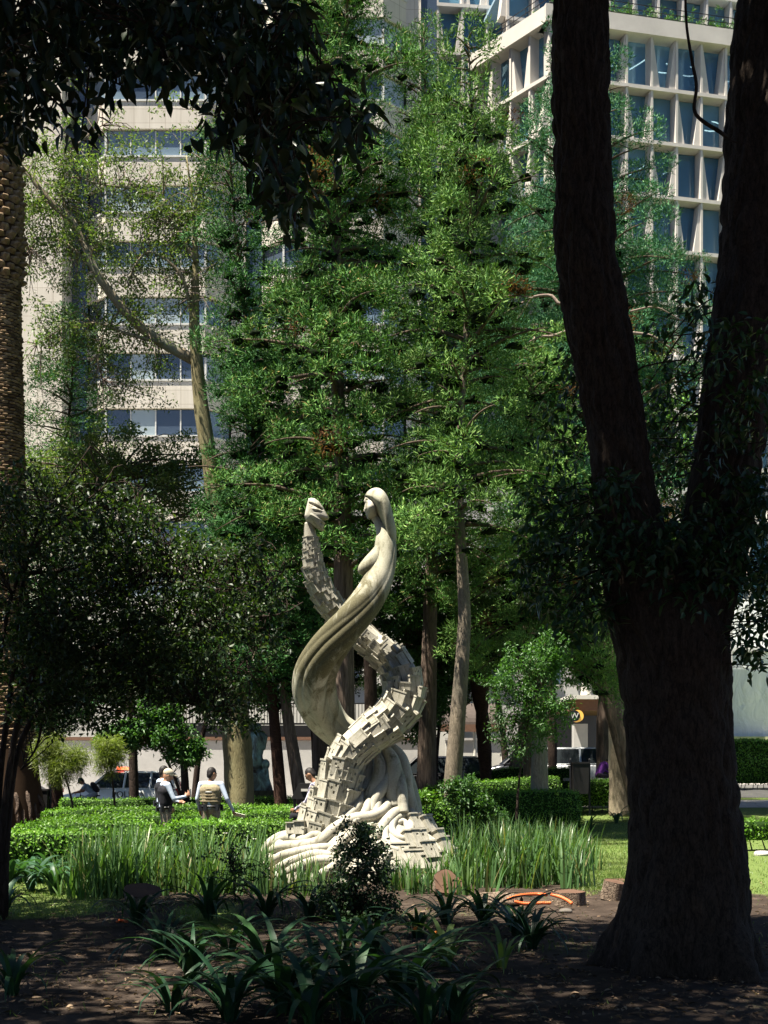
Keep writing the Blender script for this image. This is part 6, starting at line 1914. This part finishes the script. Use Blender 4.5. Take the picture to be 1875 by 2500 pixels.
for yy in (-.48, .56):
    a = np.linspace(0, 2 * math.pi, 37)
    mb = MB(); v, f = tube(np.stack([0 * a, yy + .32 * np.cos(a), .34 + .32 * np.sin(a)], -1), .018, 8); mb.add(v, f); w = bpart('wheel', mb, M['rubber'])
    mb = MB()
    for k in range(12): mb.tube([[0, yy, .34], [0, yy + .3 * math.cos(k * .524), .34 + .3 * math.sin(k * .524)]], .002, 4)
    bpart('spokes', mb, M['chrome'], w)
mb = MB()
for a, b in (((0, -.48, .34), (0, -.05, .30)), ((0, -.05, .30), (0, -.14, .80)), ((0, -.05, .30), (0, .42, .78)), ((0, -.12, .74), (0, .42, .82)), ((0, -.48, .34), (0, -.12, .74)), ((0, .56, .34), (0, .42, .86))): mb.tube([a, b], .018, 8)
bpart('frame', mb, M['black'])
mb = MB(); mb.tube(resample(np.array([(-.26, .52, .93), (-.1, .46, .95), (.1, .46, .95), (.26, .52, .93)]), 10), .014, 8); mb.tube([(0, .42, .84), (0, .45, .95)], .016, 8); bpart('handlebar', mb, M['black'])
mb = MB(); mb.box((0, -.12, .82), (.14, .26, .05)); mb.box((0, .02, .825), (.06, .14, .04)); bpart('saddle', mb, M['rubber'])
# seated person in purple, bent forward
purple = cloth('purple_hoodie', (.16, .045, .26), .2, 12)
YQ2 = 41.0
loc = at_px(1466, YQ2); loc = (loc[0], YQ2, z_at(1899, YQ2) - .47)
Js = dict(head=(0, .30, 1.02), neck=(0, .20, .98), chest=(0, .10, .86), waist=(0, -.04, .66), pelvis=(0, -.05, .56), look=(0, .7, -.7), sl=(-.19, .12, .93), sr=(.19, .12, .93), el=(-.22, .28, .70), er=(.22, .28, .70), wl=(-.10, .46, .62), wr=(.10, .46, .62), hl=(-.10, -.02, .54), hr=(.10, -.02, .54), kl=(-.13, .42, .54), kr=(.13, .42, .54), al=(-.13, .44, .10), ar=(.13, .44, .10))
person('person in purple hoodie sitting bent forward on a bench', loc, math.radians(-75), Js, [skin, purple, cloth('dark_trousers', (.03, .025, .035)), boots], hair=True)
be = thing('stone_bench', 'pale stone bench under the person in purple', 'bench', (loc[0], YQ2, loc[2]))
mb = MB(); mb.box((loc[0] - .2, YQ2, loc[2] + .415), (2.0, .5, .09)); mb.build('seat', M['conc'], be)
for s in (-.8, .4):
    mb = MB(); mb.box((loc[0] + s, YQ2, loc[2] + .18), (.2, .42, .38)); mb.build('leg', M['conc'], be)
    mb = MB(); mb.box((loc[0] + s, YQ2, (gz(loc[0], YQ2) + loc[2]) / 2 - .05), (.26, .46, max(.05, loc[2] - gz(loc[0], YQ2) + .1))); mb.build('footing', M['conc'], be)
bgm = NT('check_bag'); ck = bgm.n('TexChecker'); ck.inputs['Scale'].default_value = 14; ck.inputs['Color1'].default_value = (.55, .52, .45, 1); ck.inputs['Color2'].default_value = (.05, .05, .06, 1); bgm.l(bgm.coord(), ck.inputs['Vector'])
b2 = bsdf(bgm, None, .8, .2); bgm.l(ck.outputs['Color'], b2.inputs['Base Color']); M['bag'] = bgm.done(b2.outputs[0])
bgt = thing('patterned_bag', 'black and white patterned bag beside the person in purple', 'bag', (loc[0] - .62, YQ2 - .1, loc[2] + .46))
mb = MB(); x_, y_, z_ = loc[0] - .62, YQ2 - .1, loc[2] + .46
mb.hexa(np.array([[x_ - .17, y_ - .1, z_], [x_ + .17, y_ - .1, z_], [x_ - .17, y_ + .1, z_], [x_ + .17, y_ + .1, z_], [x_ - .2, y_ - .05, z_ + .24], [x_ + .2, y_ - .05, z_ + .24], [x_ - .2, y_ + .05, z_ + .24], [x_ + .2, y_ + .05, z_ + .24]])); mb.build('bag_body', M['bag'], bgt)
mb = MB(); mb.tube(resample(np.array([(x_ - .1, y_, z_ + .24), (x_ - .05, y_, z_ + .36), (x_ + .05, y_, z_ + .36), (x_ + .1, y_, z_ + .24)]), 10), .012, 6); mb.build('handle', M['black'], bgt)
# person in striped shirt sitting behind the sculpture foot
stp = NT('striped_cloth'); wv = stp.n('TexWave'); wv.wave_type = 'BANDS'; wv.bands_direction = 'X'; wv.inputs['Scale'].default_value = 9; stp.l(stp.coord(), wv.inputs['Vector'])
cst = stp.ramp(wv.outputs['Fac'], [(.4, (.10, .09, .14)), (.6, (.50, .48, .55))], 'CONSTANT'); M['stripe'] = stp.done(bsdf(stp, cst, .9, .1).outputs[0])
Yq = 21.9
loc = ((752 - CX) * Yq / F, Yq, z_at(1998, Yq) - .50)
Jp = dict(Js, head=(.02, .14, 1.28), neck=(0, .04, 1.14), chest=(0, .0, .98), waist=(0, -.04, .74), pelvis=(0, -.05, .57), look=(0, .9, -.3), sl=(-.19, .02, 1.08), sr=(.19, .02, 1.08), el=(-.24, .12, .80), er=(.24, .12, .80), wl=(-.16, .36, .66), wr=(.16, .36, .66))
person('person in striped shirt sitting half hidden behind the sculpture', (loc[0] + .16, loc[1] + .12, loc[2]), math.radians(75), Jp, [skin, M['stripe'], cloth('black_trousers', (.02, .02, .025)), boots], hair=True)
sb = thing('stone_stool', 'low stone block under the person in the striped shirt', 'stool', (loc[0] + .2, Yq + .12, 0))
mb = MB(); mb.box((loc[0] + .22, Yq + .12, (loc[2] + .46) / 2 + .02), (.6, .6, loc[2] + .42)); mb.build('block', M['conc'], sb)
mb = MB(); mb.box((loc[0] + .22, Yq + .12, loc[2] + .44), (.66, .66, .05)); mb.build('slab', M['conc'], sb)

# ------------------------------------------------------------------ vehicles
def car(label, cx_, cy_, face, body_mat, suv=True, police=False, L=4.7, zoff=None):
    g0 = gz(cx_, cy_) + .012 if zoff is None else zoff
    T = thing('car', label, 'car', (cx_, cy_, g0)); T.rotation_euler = (0, 0, face)
    W = .90
    def add(name, V, Fc, mat, par=None, smooth=False):
        o = bpy.data.objects.new(name, mesh_np(name, V, Fc, smooth)); COL.objects.link(o); o.parent = par or T; o.data.materials.append(mat); return o
    # body shell: stations along x, each a rounded half section mirrored
    belt = 1.02 if suv else .88
    nose = -L / 2
    st = [(nose, .55, .62), (nose + .12, .74, .70), (nose + .9, belt - .10, .86), (nose + 1.15, belt - .04, .90), (0, belt, .92), (L / 2 - .55, belt, .90), (L / 2 - .12, belt - .06, .84), (L / 2, .62, .70)]
    st = resample(np.array([[a, b, c] for a, b, c in st]), 40)
    sec = lambda zt, w: [(-w * .86, .24), (-w * .97, .34), (-w, .60), (-w * .985, zt - .10), (-w * .90, zt), (0, zt + .025), (w * .90, zt), (w * .985, zt - .10), (w, .60), (w * .97, .34), (w * .86, .24)]
    V = []; m = 11
    for (x, zt, w) in st:
        zt = max(zt, .64)
        V += [[x, a, b] for a, b in sec(zt, w * W / .9)]
    Fc = [list(f) for f in grid_faces(len(st), m, True)] + [list(range(m))[::-1], [(len(st) - 1) * m + j for j in range(m)]]
    bd = add('body', np.array(V), Fc, body_mat, smooth=True)
    top = 1.68 if suv else 1.42
    r0, r1 = nose + 1.25, (L / 2 - .18 if suv else L / 2 - .75)
    t0, t1 = nose + 1.95, (L / 2 - .50 if suv else L / 2 - 1.45)
    wb, wt = W * .93, W * .74
    cab = np.array([[r0, -wb, belt], [r1, -wb, belt], [r0, wb, belt], [r1, wb, belt], [t0, -wt, top - .06], [t1, -wt, top - .06], [t0, wt, top - .06], [t1, wt, top - .06]])
    add('windows', cab, BOXF, M['car_glass'], bd)
    rf = np.array([[t0 - .05, -wt - .02, top - .07], [t1 + .05, -wt - .02, top - .07], [t0 - .05, wt + .02, top - .07], [t1 + .05, wt + .02, top - .07], [t0 + .12, -wt + .12, top], [t1 - .08, -wt + .12, top], [t0 + .12, wt - .12, top], [t1 - .08, wt - .12, top]])
    rfo = add('roof', rf, BOXF, body_mat, bd)
    mb = MB()
    for s in (-1, 1):
        for (a, b) in (((r0 - .02, belt - .01), (t0 - .02, top - .05)), ((r1 + .02, belt - .01), (t1 + .02, top - .05)), ((nose + 2.55, belt - .01), (nose + 2.62, top - .05)), ((L / 2 - 1.15, belt - .01), (L / 2 - 1.1, top - .05))):
            if not suv and b[0] > t1: continue
            mb.tube([[a[0], s * (wb + .005), a[1]], [b[0], s * (wt + .005), b[1]]], .045, 6)
        mb.tube([[r0, s * (wb + .01), belt], [r1, s * (wb + .01), belt]], .02, 6)
    add('pillar', np.concatenate(mb.V), mb.F, body_mat, bd)
    for x in (nose + .85, L / 2 - .9):
        for s in (-1, 1):
            a = np.linspace(0, 2 * math.pi, 25)
            v, f = tube(np.stack([x + .27 * np.cos(a), np.full(25, s * (W - .08)), .34 + .27 * np.sin(a)], -1), .10, 10, False)
            wo = add('wheel', v, f, M['rubber'], smooth=True)
            mb = MB(); disc_ = MB()
            for k in range(5):
                b_ = k * 1.257
                disc_.tube([[x, s * (W + .0), .34], [x + .2 * math.cos(b_), s * (W + .01), .34 + .2 * math.sin(b_)]], .03, 6)
            v2, f2 = tube(np.stack([x + .2 * np.cos(a), np.full(25, s * W), .34 + .2 * np.sin(a)], -1), .025, 6, False); disc_.add(v2, f2)
            add('rim', np.concatenate(disc_.V), disc_.F, M['chrome'], wo)
    for s in (-1, 1):
        mb = MB(); mb.box((nose + .10, s * .62, .70), (.16, .30, .13)); add('headlight', np.concatenate(mb.V), mb.F, M['headlight'])
        mb = MB(); mb.box((L / 2 - .10, s * .70, .86), (.16, .22, .30 if suv else .16)); add('tail_light', np.concatenate(mb.V), mb.F, M['tail'])
        mb = MB(); mb.box((nose + 1.6, s * (W + .07), belt + .08), (.12, .18, .13)); add('mirror', np.concatenate(mb.V), mb.F, body_mat)
        for x in (nose + 2.3, nose + 3.2):
            mb = MB(); mb.box((x, s * (W + .012), belt - .16), (.16, .02, .03)); add('door_handle', np.concatenate(mb.V), mb.F, M['chrome'], bd)
    mb = MB(); mb.box((nose + .02, 0, .50), (.12, 1.3, .24)); add('bumper', np.concatenate(mb.V), mb.F, M['rubber'])
    if police:
        mb = MB(); mb.box((nose + 2.35, 0, top + .02), (.30, 1.05, .04)); b0 = add('light_bar', np.concatenate(mb.V), mb.F, M['black'])
        for s in (-.36, 0, .36):
            mb = MB(); mb.box((nose + 2.35, s, top + .10), (.24, .32, .11)); add('beacon', np.concatenate(mb.V), mb.F, M['beacon'], b0)
        tx = text_mesh('POLICÍA', .34, M['letter'], None, Matrix.Translation((nose + 2.75, W + .03, .78)) @ Matrix.Rotation(math.pi, 4, 'Z') @ Matrix.Rotation(math.pi / 2, 4, 'X'), 'lettering', .004); tx.parent = T
        tx = text_mesh('POLICÍA', .34, M['letter'], None, Matrix.Translation((nose + 2.75, -W - .03, .78)) @ Matrix.Rotation(math.pi / 2, 4, 'X'), 'lettering', .004); tx.parent = T
        mb = MB(); 
        for s in (-1, 1): mb.box((nose + 2.0, s * (W + .008), .46), (2.9, .012, .10))
        add('stripe', np.concatenate(mb.V), mb.F, M['letter'], bd)
    return T
M['car_glass'] = m_glass('car_glass', (0.02, 0.025, 0.028), .06)
M['headlight'] = m_glass('headlight_glass', (.6, .62, .62), .1)
M['tail'] = m_flat('red_lamp_glass', (.45, .012, .01), .2, .5)
t = NT('lit_beacon'); e = bsdf(t, (.7, .06, .02), .3, .4); e.inputs['Emission Color'].default_value = (1, .12, .04, 1); e.inputs['Emission Strength'].default_value = 1.6
M['beacon'] = t.done(e.outputs[0])
M['letter'] = m_flat('dark_lettering', (.02, .03, .03), .5, .3)
def paint(n, c):
    t = NT(n); b = bsdf(t, c, .25, .5); b.inputs['Coat Weight'].default_value = .6; b.inputs['Coat Roughness'].default_value = .05
    return t.done(b.outputs[0])
car('white police car with red roof beacons behind the cyclist', (300 - CX) * 47.5 / F, 47.5, 0, paint('white_paint', (.70, .72, .70)), True, True)
car('black car with red tail light behind the leaning trunk', (1045 - CX) * 46.5 / F, 46.5, 0, paint('black_paint', (.012, .012, .014)), True, zoff=gz(2, 46.5) + .35)
car('dark sedan beyond the fan palm trunk', (1290 - CX) * 51.5 / F, 51.5, 0, paint('dark_blue_paint', (.02, .022, .03)), True)
car('silver sedan beside the person in purple', (1440 - CX) * 48.6 / F, 48.6, math.radians(160), paint('silver_paint', (.33, .35, .36)), True)
car('grey car parked beside the palm at far left', (10 - CX) * 52 / F, 52, 0, paint('grey_paint', (.30, .33, .33)), False)

# ------------------------------------------------------------------ street furniture and small things
def bin_(label, px, py_top, py_bot, Y, w, name='litter_bin', post=True):
    x = (px - CX) * Y / F; zt = z_at(py_top, Y); zb = z_at(py_bot, Y); g = gz(x, Y)
    T = thing(name, label, 'bin', (x, Y, g))
    mb = MB(); h = w / 2
    mb.hexa(np.array([[x - h * .88, Y - h * .88, zb], [x + h * .88, Y - h * .88, zb], [x - h * .88, Y + h * .88, zb], [x + h * .88, Y + h * .88, zb], [x - h, Y - h, zt], [x + h, Y - h, zt], [x - h, Y + h, zt], [x + h, Y + h, zt]])); mb.build('container', M['bin'], T)
    mb = MB(); mb.box((x, Y, zt + .02), (w * 1.08, w * 1.08, .05)); mb.build('rim', M['bin'], T)
    for s in (-1, 1):
        mb = MB(); mb.tube([[x + s * h * 1.15, Y, g - .05], [x + s * h * 1.15, Y, zt + .12]], .035, 8); mb.tube([[x + s * h * 1.15, Y, zt + .12], [x + s * h * 1.15, Y, zt + .17]], [.045, .02], 8); mb.build('post', M['black'], T)
M['bin'] = m_flat('dark_grey_metal', (.016, .015, .015), .5, .3)
bin_('black litter bin between posts before the person in purple', 1416, 1864, 1938, 39.0, .52)
bin_('dark grey litter bin near the palm trunk', 102, 1930, 1990, 34.5, .42)
x = (1126 - CX) * 32 / F
T = thing('bollard', 'short black bollard with round cap behind the leaning trunk', 'bollard', (x, 32, gz(x, 32)))
zt = z_at(1870, 32); g = gz(x, 32)
mb = MB(); mb.tube([[x, 32, g - .05], [x, 32, zt - .12]], [.09, .08], 12); mb.build('shaft', M['black'], T)
mb = MB(); a = np.linspace(-1.4, 1.4, 8); mb.tube(np.array([[x, 32, zt - .06 + .09 * math.sin(k)] for k in a]), .1 * np.cos(a), 12); mb.build('cap', M['bin'], T)
# dark box-shaped kiosk lid / barbecue left of the sculpture foot
x = (738 - CX) * 25.5 / F
T = thing('metal_grill_box', 'dark sloping metal box with bright opening left of the sculpture', 'box', (x, 25.5, gz(x, 25.5)))
z0, z1 = z_at(1950, 25.5), z_at(1912, 25.5)
mb = MB(); mb.hexa(np.array([[x - .22, 25.3, z0], [x + .24, 25.3, z0], [x - .22, 25.8, z0], [x + .24, 25.8, z0], [x - .06, 25.3, z1], [x + .24, 25.3, z1], [x - .06, 25.8, z1], [x + .24, 25.8, z1]])); mb.build('body', M['bin'], T)
mb = MB(); mb.box((x + .06, 25.29, (z0 + z1) / 2 + .02), (.14, .03, .05)); mb.build('opening', M['plaster_w'], T)
for s in (-.16, .18):
    mb = MB(); mb.tube([[x + s, 25.55, gz(x, 25.55) - .05], [x + s, 25.55, z0 + .02]], .03, 8); mb.build('leg', M['bin'], T)
# bronze sculpture in the background
YB = 39.0; s_ = F / YB
t = NT('verdigris_bronze')
n1 = t.noise(3.0, 5, .65, t.coord((1, 1, .6)), .5)
M['bronze'] = t.done(bsdf(t, t.ramp(n1, [(.36, (.045, .033, .03)), (.48, (.15, .20, .18)), (.64, (.34, .52, .46))]), .5, .4, .3).outputs[0])
bz = thing('bronze_statue', 'green patinated bronze statue of an embracing couple before the grey wall', 'statue', P(632, 1962, YB))
B = lambda px, py, d=0: P(px, py, YB) + np.array([0, d, 0])
K = YB / F
pr = [('ell', B(612, 1779), (.13, .15, .16), None, 0), ('ell', B(630, 1777, -.1), (.13, .15, .16), None, 0), ('cap', B(616, 1800), 16 * K, B(618, 1850), 14 * K, 0), ('cap', B(634, 1800, -.1), 17 * K, B(628, 1850, -.1), 13 * K, 0), ('cap', B(616, 1797), 10 * K, B(646, 1800, -.15), 9 * K, 0), ('cap', B(646, 1800, -.15), 9 * K, B(644, 1826, -.2), 7 * K, 0),
      ('cap', B(628, 1850, -.1), 15 * K, B(622, 1885), 17 * K, 0), ('cap', B(622, 1885), 17 * K, B(634, 1928), 15 * K, 0), ('cap', B(616, 1880), 14 * K, B(626, 1928), 12 * K, 0), ('cap', B(634, 1890, -.1), 12 * K, B(644, 1928, -.1), 10 * K, 0), ('ell', B(649, 1866, -.1), (.14, .15, .17), None, 0), ('cap', B(649, 1880, -.1), 8 * K, B(652, 1900, -.1), 7 * K, 0), ('cap', B(648, 1895, -.1), 9 * K, B(656, 1928, -.1), 11 * K, 0), ('cap', B(610, 1790), 9 * K, B(606, 1760), 6 * K, 0)]
me = blob_mesh(pr, .025, 4); obj('figures', me, M['bronze'], bz)
mb = MB(); a = B(634, 1930); mb.box((a[0], YB, (a[2] + 0) / 2), (.95, .8, a[2])); mb.build('pedestal', m_flat('mossy_stone', (.09, .08, .05), .95, .1, var=.5, scale=8, bump=.3), bz)
# felled wood on the ground
M['cut_wood'] = m_flat('cut_wood', (.11, .065, .045), .9, .1, var=.25, scale=8)
M['bark_log'] = m_bark('log_bark', (.08, .055, .04), (.26, .20, .15), (14, 14, 14), .8, .03)
def log(label, px, py, r, h, tilt, az, name='log_slice', Y=None, lift=.0):
    Y = EYE * F / (py - HY) if Y is None else Y
    x = (px - CX) * Y / F; g = gz(x, Y)
    T = thing(name, label, 'log', (x, Y, g))
    n = 26; a = np.linspace(0, 2 * math.pi, n, endpoint=False)
    rr = r * (1 + .07 * np.cos(3 * a + px) + .05 * np.cos(5 * a))
    ring = lambda z, k: np.stack([rr * k * np.cos(a), rr * k * np.sin(a), np.full(n, z)], -1)
    Mx = Matrix.Translation((x, Y, g + lift)) @ Matrix.Rotation(az, 4, 'Z') @ Matrix.Rotation(tilt, 4, 'X')
    tr = lambda v: v @ np.array(Mx.to_3x3()).T + np.array(Mx.translation)
    V = np.concatenate([ring(0, 1.03), ring(h * .5, 1.0), ring(h, .98)]); obj('bark', mesh_np('bark', tr(V), grid_faces(3, n), True), M['bark_log'], T)
    V = np.concatenate([ring(h - .004, .97), ring(0.004, 1.0)]); obj('cut_face', mesh_np('cut_face', tr(V), [list(range(n)), list(range(n, 2 * n))[::-1]]), M['cut_wood'], T)
    return T
log('tilted brown log slice leaning in front of the right irises', 1088, 2182, .20, .10, math.radians(52), .3, lift=.10)
log('flat brown log slice beside the left irises', 345, 2215, .22, .07, math.radians(18), .2, lift=.12)
log('low tree stump right of the orange pipes', 1390, 2208, .19, .17, .04, 0, 'stump')
log('dark upright log chunk against the forked tree', 1494, 2200, .15, .24, .2, 1.0, 'log_chunk')
log('thin pale wood disc on the lawn by the forked tree', 1515, 2150, .16, .03, .05, 0)
# slab of bark
Yk = EYE * F / (2212 - HY); x0 = (1195 - CX) * Yk / F
T = thing('bark_slab', 'long weathered slab of bark lying before the right irises', 'log', (x0, Yk, gz(x0, Yk)))
nu, nv = 26, 12
uu, vv = np.meshgrid(np.linspace(-.5, .5, nu), np.linspace(-1, 1, nv), indexing='ij')
wd = .16 * (1 - (uu * 1.8) ** 4).clip(.2, 1)
zz = .14 * (1 - vv ** 2) * (1 - (uu * 1.6) ** 2).clip(.1, 1) + .03 + .035 * (vnoise(np.stack([uu * 14, vv * 4, uu * 0], -1), 4) - .5) + .05 * uu
V = np.stack([x0 + uu * .80 + vv * .03, Yk + vv * wd + uu * .14, gz(x0, Yk) + zz], -1).reshape(-1, 3)
V = np.concatenate([V, V - [0, 0, .025]]); f1 = grid_faces(nu, nv, False); o = obj('bark', mesh_np('bark', V, np.concatenate([f1, f1[:, ::-1] + nu * nv]), True), M['bark_log'], T)
mb = MB(); mb.tube(resample(np.array([[x0 - .36, Yk - .14, gz(x0, Yk) + .03], [x0, Yk - .18, gz(x0, Yk) + .06], [x0 + .36, Yk - .13, gz(x0, Yk) + .05]]), 10), [.02, .03, .035, .035, .03, .03, .03, .028, .02, .01], 7); mb.build('splinter', M['bark_log'], T)
# orange corrugated pipes
M['orange'] = m_flat('orange_plastic', (.62, .13, .035), .45, .4, var=.15, scale=20)
def pipe(label, pts, r):
    w = np.array([P(x, y, EYE * F / (yy - HY)) for x, y, yy in pts])
    w = resample(w, 60)
    rr = r * (1 + .10 * np.cos(np.arange(60) * 2.1))
    v, f = tube(w, rr, 10)
    o = obj('orange_pipe', mesh_np('orange_pipe', v, f, True), M['orange']); tag(o, label, 'pipe', 'orange pipes lying by the stump')
pipe('upper orange pipe curving from the bark slab', [(1240, 2195, 2215), (1270, 2186, 2212), (1310, 2183, 2208), (1335, 2185, 2210)], .020)
pipe('short orange pipe bending down beside the stump', [(1346, 2184, 2214), (1368, 2190, 2216), (1385, 2198, 2218), (1396, 2206, 2220)], .020)
pipe('lower orange pipe half under leaves', [(1256, 2201, 2222), (1280, 2206, 2222), (1310, 2205, 2222), (1345, 2204, 2222)], .020)
pipe('small orange pipe end near the left log slice', [(286, 2250, 2258), (298, 2247, 2256), (310, 2250, 2258)], .018)
# stones
for lb, px, py, r in (('grey stone on the bare earth below the pipes', 1380, 2225, .06), ('pale stone on the lawn at the right edge', 1862, 2092, .13), ('brown stone near the lawn corner', 1405, 2150, .06), ('small stone at the foot of the dark bush', 830, 2262, .05)):
    Y = EYE * F / (py - HY); x = (px - CX) * Y / F
    bm = bmesh.new(); bmesh.ops.create_icosphere(bm, subdivisions=3, radius=r)
    for v in bm.verts:
        k = .75 + .5 * float(vnoise(np.array([[v.co.x / r * 1.3 + px, v.co.y / r * 1.3, v.co.z / r * 1.3]]), 6)[0]); v.co *= k; v.co.z *= .55; v.co.x *= 1.3
    me = bpy.data.meshes.new('stone'); bm.to_mesh(me); bm.free(); me.polygons.foreach_set('use_smooth', np.ones(len(me.polygons), bool))
    o = obj('stone', me, M['conc'] if px > 1800 else M['field']); o.location = (x, Y, gz(x, Y) + r * .25); tag(o, lb, 'stone')
# orange blossoms over the lime clump
for i, (px, py) in enumerate(((1016, 2270), (1062, 2280))):
    Y = 10.2 + .3 * i; p = P(px, py, Y)
    T = thing('orange_blossom', ['orange blossom left of the lime green clump', 'orange blossom directly over the lime green clump'][i], 'flower', (p[0], p[1], gz(p[0], p[1])))
    mb = MB(); mb.tube([[p[0] + .02, p[1], gz(p[0], p[1])], [p[0], p[1], p[2]]], [.006, .004], 5); mb.build('stalk', M['strap_leaf'], T)
    n = 9; d = unit(rng.normal(size=(n, 3)) + [0, 0, .8]); V, Fc = leaf_shaped(np.repeat(p[None], n, 0), d, rand_dirs(n), .035, .016); obj('petals', mesh_np('petals', V, Fc), m_flat('orange_petal', (.7, .22, .03), .5), T)
